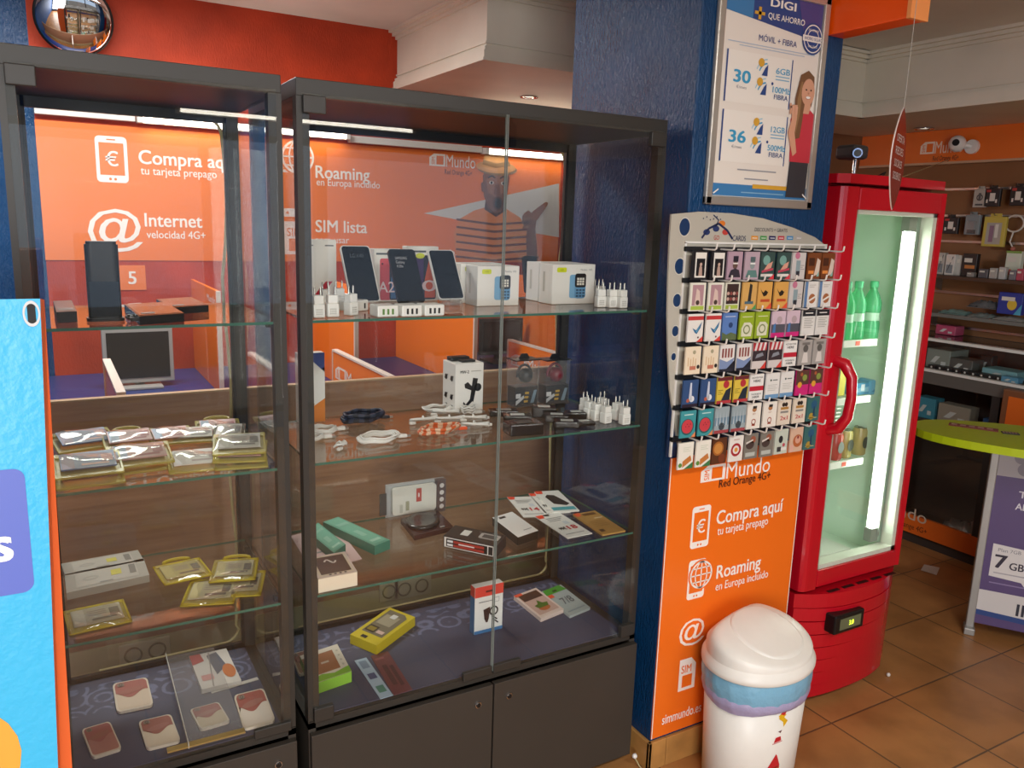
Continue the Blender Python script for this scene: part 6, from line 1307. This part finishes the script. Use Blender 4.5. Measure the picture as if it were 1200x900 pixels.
# rails on the wall
def rail(py, label):
    p = at(1150, py, x=WX-.02); t = thing('slatwall_rail', label, 'rail', (WX, .2, p.z)); m = WM(t, METAL); m.box(WX-.014, WX-.0005, -1.2, 1.055, p.z-.006, p.z+.006); m.build('bar', t); return p.z
for py, lb in ((221, 'topmost metal rail on the brown right wall'), (253, 'second metal rail from the top on the brown right wall'), (284, 'third metal rail from the top on the brown right wall'), (346, 'metal rail below the upper wall shelf on the right'), (387, 'lowest metal rail above the glass counter')): rail(py, lb)
def hang(pl, pr, pt, pb, label, mat, art=None, th=.02, name='hanging_pack', cat='pack', clear=None):
    x = WX-.07; a, b = at(pl, pt, x=x), at(pr, pb, x=x); w = abs(a.y-b.y); zt, zb = at((pl+pr)/2, pt, x=x).z, at((pl+pr)/2, pb, x=x).z; h = zt-zb
    t = thing(name, label, cat, (x, (a.y+b.y)/2, zb))
    m = MB(mat); m.box(-.0, th, -w/2, w/2, 0, h, bev=.002, seg=1); m.X = facing_mx(0); art and art(m, w, h); m.build('pack_body', t)
    if clear: m = MB(CLEAR); m.box(-.02, 0, -w*.35, w*.35, h*.1, h*.7, bev=.006); m.build('clear_blister', t)
    m = MB(METAL); m.tube([(.058, 0, h+.008), (-.01, 0, h+.008), (-.016, 0, h+.016)], .0025, n=6); m.build('hook', t)
    m = MB(mat); m.box(.004, .007, -w*.25, w*.25, h-.001, h+.016); m.build('hanging_tab', t)
def a_plug(m, w, h): m.rect(-w*.4, h*.8, -w*.1, h*.94, K('#b23430'), 1); m.rect(-w*.15, h*.3, w*.2, h*.75, K('#dcd8d0'), 1); m.rect(w*.24, h*.2, w*.36, h*.4, K('#dcd8d0'), 1); m.rect(-w*.36, h*.2, -w*.24, h*.4, K('#dcd8d0'), 1)
def a_grey(m, w, h): m.ring(0, h*.55, w*.25, w*.08, K('#3a3a3c'), 1); m.rect(-w*.3, h*.1, w*.3, h*.2, K('#4a4a4c'), 1); m.rect(-w*.1, h*.4, w*.1, h*.8, K('#55565a'), 2)
BK2 = K('#1e1e20')
hang(1142, 1154, 222, 243, 'pale grey card pack, leftmost on the top wall rail', K('#b5b1a8'), a_grey)
hang(1155, 1170, 221, 242, 'black pack with white plug, second on the top wall rail', BK2, a_plug)
hang(1185, 1200, 219, 241, 'black pack with white plug and red corner, at the right picture edge', BK2, a_plug)
hang(1106, 1121, 255, 274, 'black pack with white plug on the second rail, beside the fridge', BK2, a_plug)
hang(1132, 1146, 252, 275, 'clear pack with grey contents on the second wall rail', K('#7f8a8e'), lambda m, w, h: m.rect(-w*.3, h*.05, w*.3, h*.25, K('#2c3438'), 1), clear=True)
hang(1154, 1175, 254, 289, 'yellow-edged clear pouch hanging on the second wall rail', K('#c4b04a'), lambda m, w, h: (m.rect(-w*.34, h*.08, w*.34, h*.8, K('#a9a49a'), 1), m.rect(-w*.2, h*.15, 0, h*.7, K('#8a6a80'), 2), m.rect(w*.05, h*.3, w*.2, h*.75, K('#d8d6cc'), 2)))
x = WX-.05; p = at(1189, 262, x=x); t = thing('earphones', 'pale coiled earphones hanging on the second wall rail at far right', 'earphones', (x, p.y, p.z))
m = MB(K('#cfc9c0')); m.tube([(.0, .045*math.cos(R(a)), .04*math.sin(R(a))) for a in range(0, 360, 20)], .005, n=6, close=True); m.tube([(0, 0, -.04), (0, .01, -.09), (0, -.01, -.12)], .004); m.build('cord', t)
m = MB(K('#b56a5a')); m.ball((0, -.01, -.125), .012); m.build('ear_bud', t)
# wall shelves (dark boards) with goods
def wshelf(py, label, depth=.2, mat=None):
    p = at(1150, py, x=WX-depth); t = thing('wall_shelf', label, 'shelf', (WX, .2, p.z)); m = WM(t, mat or M('dark_wood_board', '#4a3222', .5)); m.box(WX-depth, WX-.0005, -1.3, 1.05, p.z-.018, p.z); m.build('board', t)
    for y in (.95, .1, -.7): m = WM(t, METAL); m.prism([(WX-.001, p.z-.018), (WX-depth*.8, p.z-.018), (WX-.001, p.z-.09)], y, y+.006, METAL, 'y'); m.build('bracket', t)
    return p.z
zs1 = wshelf(326, 'upper dark wall shelf with boxes, right of the fridge'); zs2 = wshelf(373, 'lower wall shelf with flat packs, right of the fridge', .2, M('grey_shelf_board', '#6f716c', .4))
def wbox_(pl, pr, pt, z, dep, mat, label, name='boxed_accessory', cat='box', art=None, rz=0):
    x = WX-dep; a, b = at(pl, pt, x=x), at(pr, pt, x=x); w = abs(a.y-b.y); h = max(a.z-z, .012)
    t = thing(name, label, cat, (x, (a.y+b.y)/2, z+EPS), R(rz)); m = MB(mat); m.box(0, .03, -w/2, w/2, 0, h, bev=.002, seg=1); m.X = facing_mx(0); art and art(m, w, h); m.build('carton', t)
    m = MB(K('#d8d4c8')); m.X = facing_mx(-.0008); m.rect(-w*.35, h*.62, w*.2, h*.8, m.mat, 1); m.build('printed_label', t)
def a_pl(m, w, h): m.rect(-w*.35, h*.1, w*.35, h*.5, K('#7f8a90'), 1); m.line([(-w*.2, h*.2), (w*.3, h*.9)], w*.08, K('#4a4c50'), 2)
wbox_(1099, 1108, 296, zs1, .13, K('#b9b6ae'), 'white box nearest the fridge on the upper wall shelf', art=a_pl)
wbox_(1109, 1120, 298, zs1, .14, K('#d5d3cc'), 'white box with dark print, second on the upper wall shelf', art=a_pl)
wbox_(1121, 1128, 299, zs1, .12, K('#c4c2ba'), 'slim white box, third on the upper wall shelf')
wbox_(1129, 1146, 297, zs1, .14, K('#2a2422'), 'black box with orange strip standing on the upper wall shelf', art=lambda m, w, h: m.rect(-w*.3, h*.35, w*.4, h*.5, K('#c07a3c'), 1))
wbox_(1180, 1198, 294, zs1, .1, K('#cfd6c4'), 'white card pack with red square and green top on the upper wall shelf', art=lambda m, w, h: (m.rect(-w*.3, h*.15, -w*.05, h*.35, K('#c23a34'), 1), m.rect(-w/2, h*.92, w/2, h, K('#7fa04a'), 1)))
for k, (pl, pr, pt, c, lb) in enumerate(((1133, 1141, 319, '#8a8782', 'small grey pack at the shelf front, left'), (1147, 1158, 315, '#55565a', 'small dark grey pack in the middle of the upper wall shelf'), (1160, 1169, 314, '#a9a6a0', 'small pale pack right of the dark grey one, upper wall shelf'), (1171, 1179, 313, '#b9b9b6', 'small white pack left of the green-topped card'), (1183, 1191, 317, '#77747a', 'small mauve-grey pack below the green-topped card'), (1192, 1200, 315, '#b5485a', 'small pink-red pack at the right edge of the upper wall shelf'))):
    wbox_(pl, pr, pt, zs1, .18, K(c), lb, 'small_pack', 'pack')
def floppy(pl, pr, py, z, c, label, h=.03, dep=.17, rz=0):
    a, b = at(pl, py, x=WX-dep), at(pr, py, x=WX-dep); w = abs(a.y-b.y); t = thing('flat_pack', label, 'pack', (WX-dep+.06, (a.y+b.y)/2, z+EPS), R(rz)); rng = random.Random(int(pl)); v = []; f = []; n, k = 14, 6
    for j in range(k+1):
        for i in range(n+1): v.append((-.055+.11*j/k, -w/2+w*i/n, .002+h*(.45+.4*rng.random())*(4*(i/n)*(1-i/n))**.4*(4*(j/k)*(1-j/k)+.02)**.4))
    for j in range(k):
        for i in range(n): f.append((j*(n+1)+i, j*(n+1)+i+1, (j+1)*(n+1)+i+1, (j+1)*(n+1)+i))
    m = MB(M('plastic_film_'+c[1:], c, .25)); m.add(v, f, m.mat, True); m.box(-.054, .054, -w/2+.002, w/2-.002, 0, .003); m.build('wrapper', t)
    m = MB(K('#c9c7be')); m.box(-.03, .03, -w*.3, w*.2, .003, .004+h*.3); m.build('insert_card', t)
floppy(1098, 1130, 366, zs2, '#7fa09a', 'pale green film pack at the fridge end of the lower wall shelf', .03)
floppy(1132, 1160, 369, zs2, '#8f9a96', 'grey film pack in the middle of the lower wall shelf', .025)
floppy(1162, 1198, 372, zs2, '#a5a8a2', 'pale film pack at the right end of the lower wall shelf', .022)
floppy(1132, 1168, 352, zs2+.045, '#6f7274', 'grey film pouches piled on the lower wall shelf', .05, .15)
wbox_(1171, 1200, 342, zs2+.03, .16, K('#2a3a94'), 'blue box with yellow oval at the right edge of the lower wall shelf', art=lambda m, w, h: (m.disc(w*.1, h*.45, w*.2, K('#d8b83a'), 1, h*.25), m.poly([(w*.2, 0), (w/2, 0), (w/2, h*.5)], K('#4aa0c0'), 1)))
# glass-fronted counter against the wall
CX = 3.46; zt = at(1140, 403, x=CX).z
t = thing('glass_counter', 'long low glass-fronted counter with orange base along the right wall', 'counter', (3.6, .2, 0))
m = WM(t, M('counter_orange', '#d8641a', .4)); za = at(1105, 616, x=CX).z; m.box(CX, CX+.02, -1.3, 1.03, .06, za)
m.X = m.X @ facing_mx(CX); a = at(1084, 607, x=CX); m.text('Mundo', -a.y+.01, a.z-.035, .065, K('#c9b8a4'), 1, align='r', w=.30); m.text('Red Orange 4G+', -a.y+.02, a.z-.085, .028, K('#4a2416'), 1, align='r', w=.24); m.build('base_panel', t)
m = WM(t, M('counter_side', '#3a302a', .5)); m.box(CX+.02, WX-.001, -1.3, 1.03, .06, .09); m.box(CX, WX-.001, 1.03, 1.045, .06, zt); m.box(WX-.02, WX-.001, -1.3, 1.03, .09, zt); m.box(CX+.03, WX-.03, -1.3, 1.03, 0, .06); m.build('carcass', t)
ALU = M('white_profile', '#d9d9d2', .4)
zw2 = at(1133, 440, x=CX).z; zdk = at(1133, 458, x=CX).z
m = WM(t, ALU); m.box(CX-.012, CX+.02, -1.3, 1.045, zt-.014, zt); lab(m.build('top_profile', t), 'white top edge profile')
m = WM(t, ALU); m.box(CX-.012, CX+.02, -1.3, 1.045, zw2-.014, zw2); lab(m.build('middle_profile', t), 'white middle profile')
m = WM(t, M('counter_band', '#5a5650', .5)); m.box(CX-.004, CX+.02, -1.3, 1.045, zdk, zw2-.014); m.build('front_band', t)
m = WM(t, GLASS); m.box(CX+.004, CX+.009, -1.3, 1.03, zw2, zt-.014); m.build('front_pane', t)
m = WM(t, GLASS); m.box(CX+.02, WX-.02, -1.3, 1.03, zt-.008, zt-.001); m.build('top_pane', t)
for yy in (.27, -.3): m = WM(t, GLASS); m.box(CX+.02, WX-.03, yy, yy+.005, zw2, zt-.014); m.build('partition_pane', t)
for zz in (zw2-.006, zdk-.2): m = WM(t, M('dark_wood_board', '#4a3222')); m.box(CX+.02, WX-.02, -1.3, 1.03, zz-.012, zz); m.build('inner_shelf', t)
for yy in (.98, .38): m = WM(t, M('counter_post', '#2a2522', .5)); m.box(CX+.0, CX+.03, yy, yy+.04, za, zdk); m.build('post', t)
m = WM(t, GLASS); m.box(CX+.002, CX+.007, -1.3, 1.03, za, zdk); m.build('lower_pane', t)
def cbox(px, py, x, z, w, h, d, c, label, name='boxed_accessory', rz=0):
    p = at(px, py, x=x); t = thing(name, label, 'box', (x, p.y, z+EPS), R(rz)); m = MB(K(c)); m.box(0, d, -w/2, w/2, 0, h, bev=.003, seg=1); m.build('carton', t)
    m = MB(K('#c9cdca')); m.X = facing_mx(-.0006); m.poly([(-w*.3, h*.3), (-w*.1, h*.3), (w*.1, h*.65), (-w*.1, h*.65)], m.mat, 1); m.rect(w*.15, h*.2, w*.35, h*.4, m.mat, 1); m.build('printed_label', t)
zi = zw2-.006; zl = zdk-.2; xi = CX+.06
cbox(1108, 385, WX-.12, zt, .11, .05, .08, '#b54a6a', 'small pink and red packet standing on the glass counter')
cbox(1099, 420, xi+.02, zi, .13, .10, .16, '#8a9088', 'grey box with print inside the counter, nearest the fridge')
for k in range(9):
    p = at(1092+10*k, 432, x=xi-.02); t = thing('key_ring_tag', 'small black tag with white dot in the counter front row, %s from the fridge' % ORD[k], 'tag', (xi-.025, p.y, zi+EPS), 0, 'black tags in the glass counter')
    m = MB(K('#1c1c1e')); m.box(0, .05, -.022, .022, 0, .022, bev=.004); m.build('tag_body', t); m = MB(K('#d8d6d0')); m.X = facing_mx(-.0005); m.disc(0, .012, .005, m.mat, 1); m.build('printed_dot', t)
cbox(1127, 418, xi+.02, zi, .12, .07, .1, '#5c5a56', 'dark grey box in the middle section of the glass counter')
cbox(1156, 420, xi+.13, zi, .06, .09, .05, '#3a3836', 'small black stand in the middle section of the glass counter')
cbox(1172, 428, xi+.03, zi, .17, .045, .12, '#7fb0b8', 'pale teal box in the right section of the glass counter')
cbox(1184, 436, xi-.03, zi, .08, .03, .05, '#5a94b4', 'small blue box at the front of the right counter section')
cbox(1083, 483, xi, zl, .11, .11, .08, '#3f8aa0', 'teal box with white print in the lower counter, beside the fridge')
cbox(1117, 487, xi, zl, .17, .10, .08, '#9a9284', 'grey-beige box with blue and orange print in the lower counter')
cbox(1165, 492, xi, zl, .11, .07, .08, '#2f5c8c', 'dark blue box with white mark in the lower counter')
floppy(1105, 1150, 560, .0925, '#55504c', 'dark film bags lying in the bottom of the glass counter', .11, WX-CX-.08)
cbox(1160, 560, xi, .0905, .12, .12, .1, '#6a5c58', 'brown-grey box in the bottom of the glass counter')
a = at(1180, 460, x=3.4)
t = thing('orange_kiosk', 'orange panelled cabinet with brown frame at the right picture edge', 'cabinet', (3.43, a.y-.2, 0))
m = WM(t, M('kiosk_frame', '#7a4a2a', .5)); ya = a.y+.02; m.box(3.405, 3.445, ya-.4, ya, 0.0, .93, bev=.004); m.build('frame', t); m = WM(t, M('kiosk_orange', '#d8661c', .4)); m.box(3.401, 3.405, ya-.37, ya-.03, .2, .9); m.build('front_panel', t)

# ------------------------------------------------------------------ promotional counter with lime top
LIME = M('lime_top', '#b9cf1e', .3); PURP = M('purple_banner', '#5c4a78', .4); ALP = M('grey_aluminium', '#a8a6a0', .4, metal=.4)
d = Vector((.56, -.83, 0)); nrm = Vector((-.83, -.56, 0))
F0 = Vector((2.772, .013, 0)); wdt = .80
t = thing('promotion_counter', 'promotion counter with oval lime green top and purple printed front', 'counter', F0[:])
X0 = Matrix(((d.x, nrm.x*-1, 0, 0), (d.y, nrm.y*-1, 0, 0), (0, 0, 1, 0), (0, 0, 0, 1)))       # local x along the front, local y to the back
ZT = .845
m = MB(PURP); m.X = X0; m.box(.02, wdt-.02, 0, .01, .05, ZT); m.X = X0 @ FRONT
u = .0036
m.rect(.02, ZT-.155, wdt-.02, ZT, K('#b9b4b6'), 1)
for k in range(5): a = R(90+72*k); m.disc(.15+.045*math.cos(a), ZT-.085+.042*math.sin(a), .026, K('#8f8a94'), 2)
m.rect(.14, ZT-.10, .16, ZT-.07, K('#8f8a94'), 3)
m.rect(.02, .09, wdt-.02, .20, K('#dcd8d4'), 1); m.poly([(.02, .09), (wdt-.02, .06), (wdt-.02, .085), (.02, .112)], K('#2f4a86'), 2)
m.text('llama ya', .17, .115, .05, K('#2c2c3a'), 2, w=.26, bold=.02)
m.text('TE DAMOS', .115, ZT-.235, .027, K('#eeeaf0'), 2, w=.22, bold=.015); m.text('AL', .11, ZT-.285, .027, K('#eeeaf0'), 2, w=.04, bold=.015); m.text('MES', .16, ZT-.285, .027, K('#e0a83a'), 2, w=.09, bold=.03)
m.poly([(.055, .265), (.17, .257), (.185, .238), (.187, .256), (.20, .255), (.20, .395), (.055, .405)], K('#e6e2de'), 1); m.text('7', .07, .305, .055, K('#2c2436'), 2, w=.04, bold=.03); m.text('GB', .122, .305, .03, K('#2c2436'), 2, w=.05, bold=.02); m.text('Plan 7GB', .075, .375, .014, K('#8d8a90'), 2, w=.08); m.rect(.07, .28, .185, .285, K('#b5b0b5'), 2)
m.rect(.06, .235, .4, .240, K('#8f80a8'), 1); m.rect(.36, .27, .5, .30, K('#7a6a94'), 1); m.build('printed_front', t)
for x in (0, wdt-.03):
    m = MB(ALP); m.X = X0; m.box(x, x+.03, -.006, .03, 0, ZT+.002, bev=.004); m.box(x-.005, x+.035, -.03, .04, 0, .03, bev=.004); m.build('side_post', t)
m = MB(PURP); m.X = X0; m.prism([(.02, .01), (wdt-.02, .01), (wdt-.1, .16), (.1, .16)], .05, .06, PURP, 'z'); m.prism([(.1, .155), (wdt-.1, .155), (wdt-.1, .16), (.1, .16)], .05, ZT, PURP, 'z'); m.build('rear_body', t)
m = MB(LIME); c = Vector((2.86, -.30, 0))-F0; m.X = Matrix.Translation((c.x, c.y, 0)) @ X0
pts = []
for i in range(48):
    a = 2*PI*i/48; ca, sa = math.cos(a), math.sin(a); pts.append((.60*abs(ca)**.8*(1 if ca > 0 else -1), .235*abs(sa)**.8*(1 if sa > 0 else -1)))
m.prism(pts, ZT+.003, ZT+.033, LIME, 'z'); m.build('counter_top', t, bev=.006)
# strips of cards on the lime top
def strip(px0, py0, px1, py1, c, label, wd=.05):
    z = ZT+.034; a, b = at(px0, py0, z=z), at(px1, py1, z=z); v = b-a; L = v.length; t = thing('flyer', label, 'flyer', ((a+b)/2)[:2]+(z,), math.atan2(v.y, v.x)); m = MB(K(c)); m.box(-L/2, L/2, -wd/2, wd/2, 0, .003); m.L = .0034
    for k in range(5): m.rect(-L*.45+L*.18*k, -wd*.3, -L*.45+L*.18*k+L*.12, wd*.3, K('#c9a49c'), 1)
    m.build('printed_sheet', t)
strip(1112, 497, 1170, 505, '#8a4440', 'dark red strip of printed cards lying on the lime green top')
strip(1174, 507, 1194, 509, '#2c2a2a', 'short black strip lying on the lime green top', .035)
# paper scrap on the floor and the caster of the fridge
p = at(1090, 668, z=0); t = thing('paper_scrap', 'small white paper lying on the floor between fridge and promotion counter', 'paper', (p.x, p.y, .0006), R(25)); m = MB(K('#d5d0c6')); v = [(-.05, -.035, 0), (.05, -.035, .004), (.052, .035, .001), (-.05, .035, .006)]; m.add(v, [(0, 1, 2, 3)]); m.add([(a, b, c+.0008) for a, b, c in v], [(0, 1, 2, 3)]); m.build('sheet', t)
p = at(1036, 792, z=0); t = thing('paper_scrap', 'tiny crumpled white scrap on the tiles at the fridge foot', 'paper', (p.x+.01, p.y-.01, .0005)); m = MB(K('#d5d0c6')); m.ball((0, 0, .007), .008, n=7, k=4); m.build('crumpled_paper', t)
p = at(735, 882, z=.02); t = thing('white_cable_end', 'white cable end with plug on the floor at the wide cabinet foot', 'cable', (1.0, -.035, .0005)); m = MB(CABLE); m.tube([(-.012, 0, .03), (-.004, -.004, .016), (.0, -.01, .004), (-.004, -.05, .003)], .0025, n=6); m.build('cord', t); m = MB(PLAST); m.ball((-.012, 0, .036), .008); m.build('plug', t)
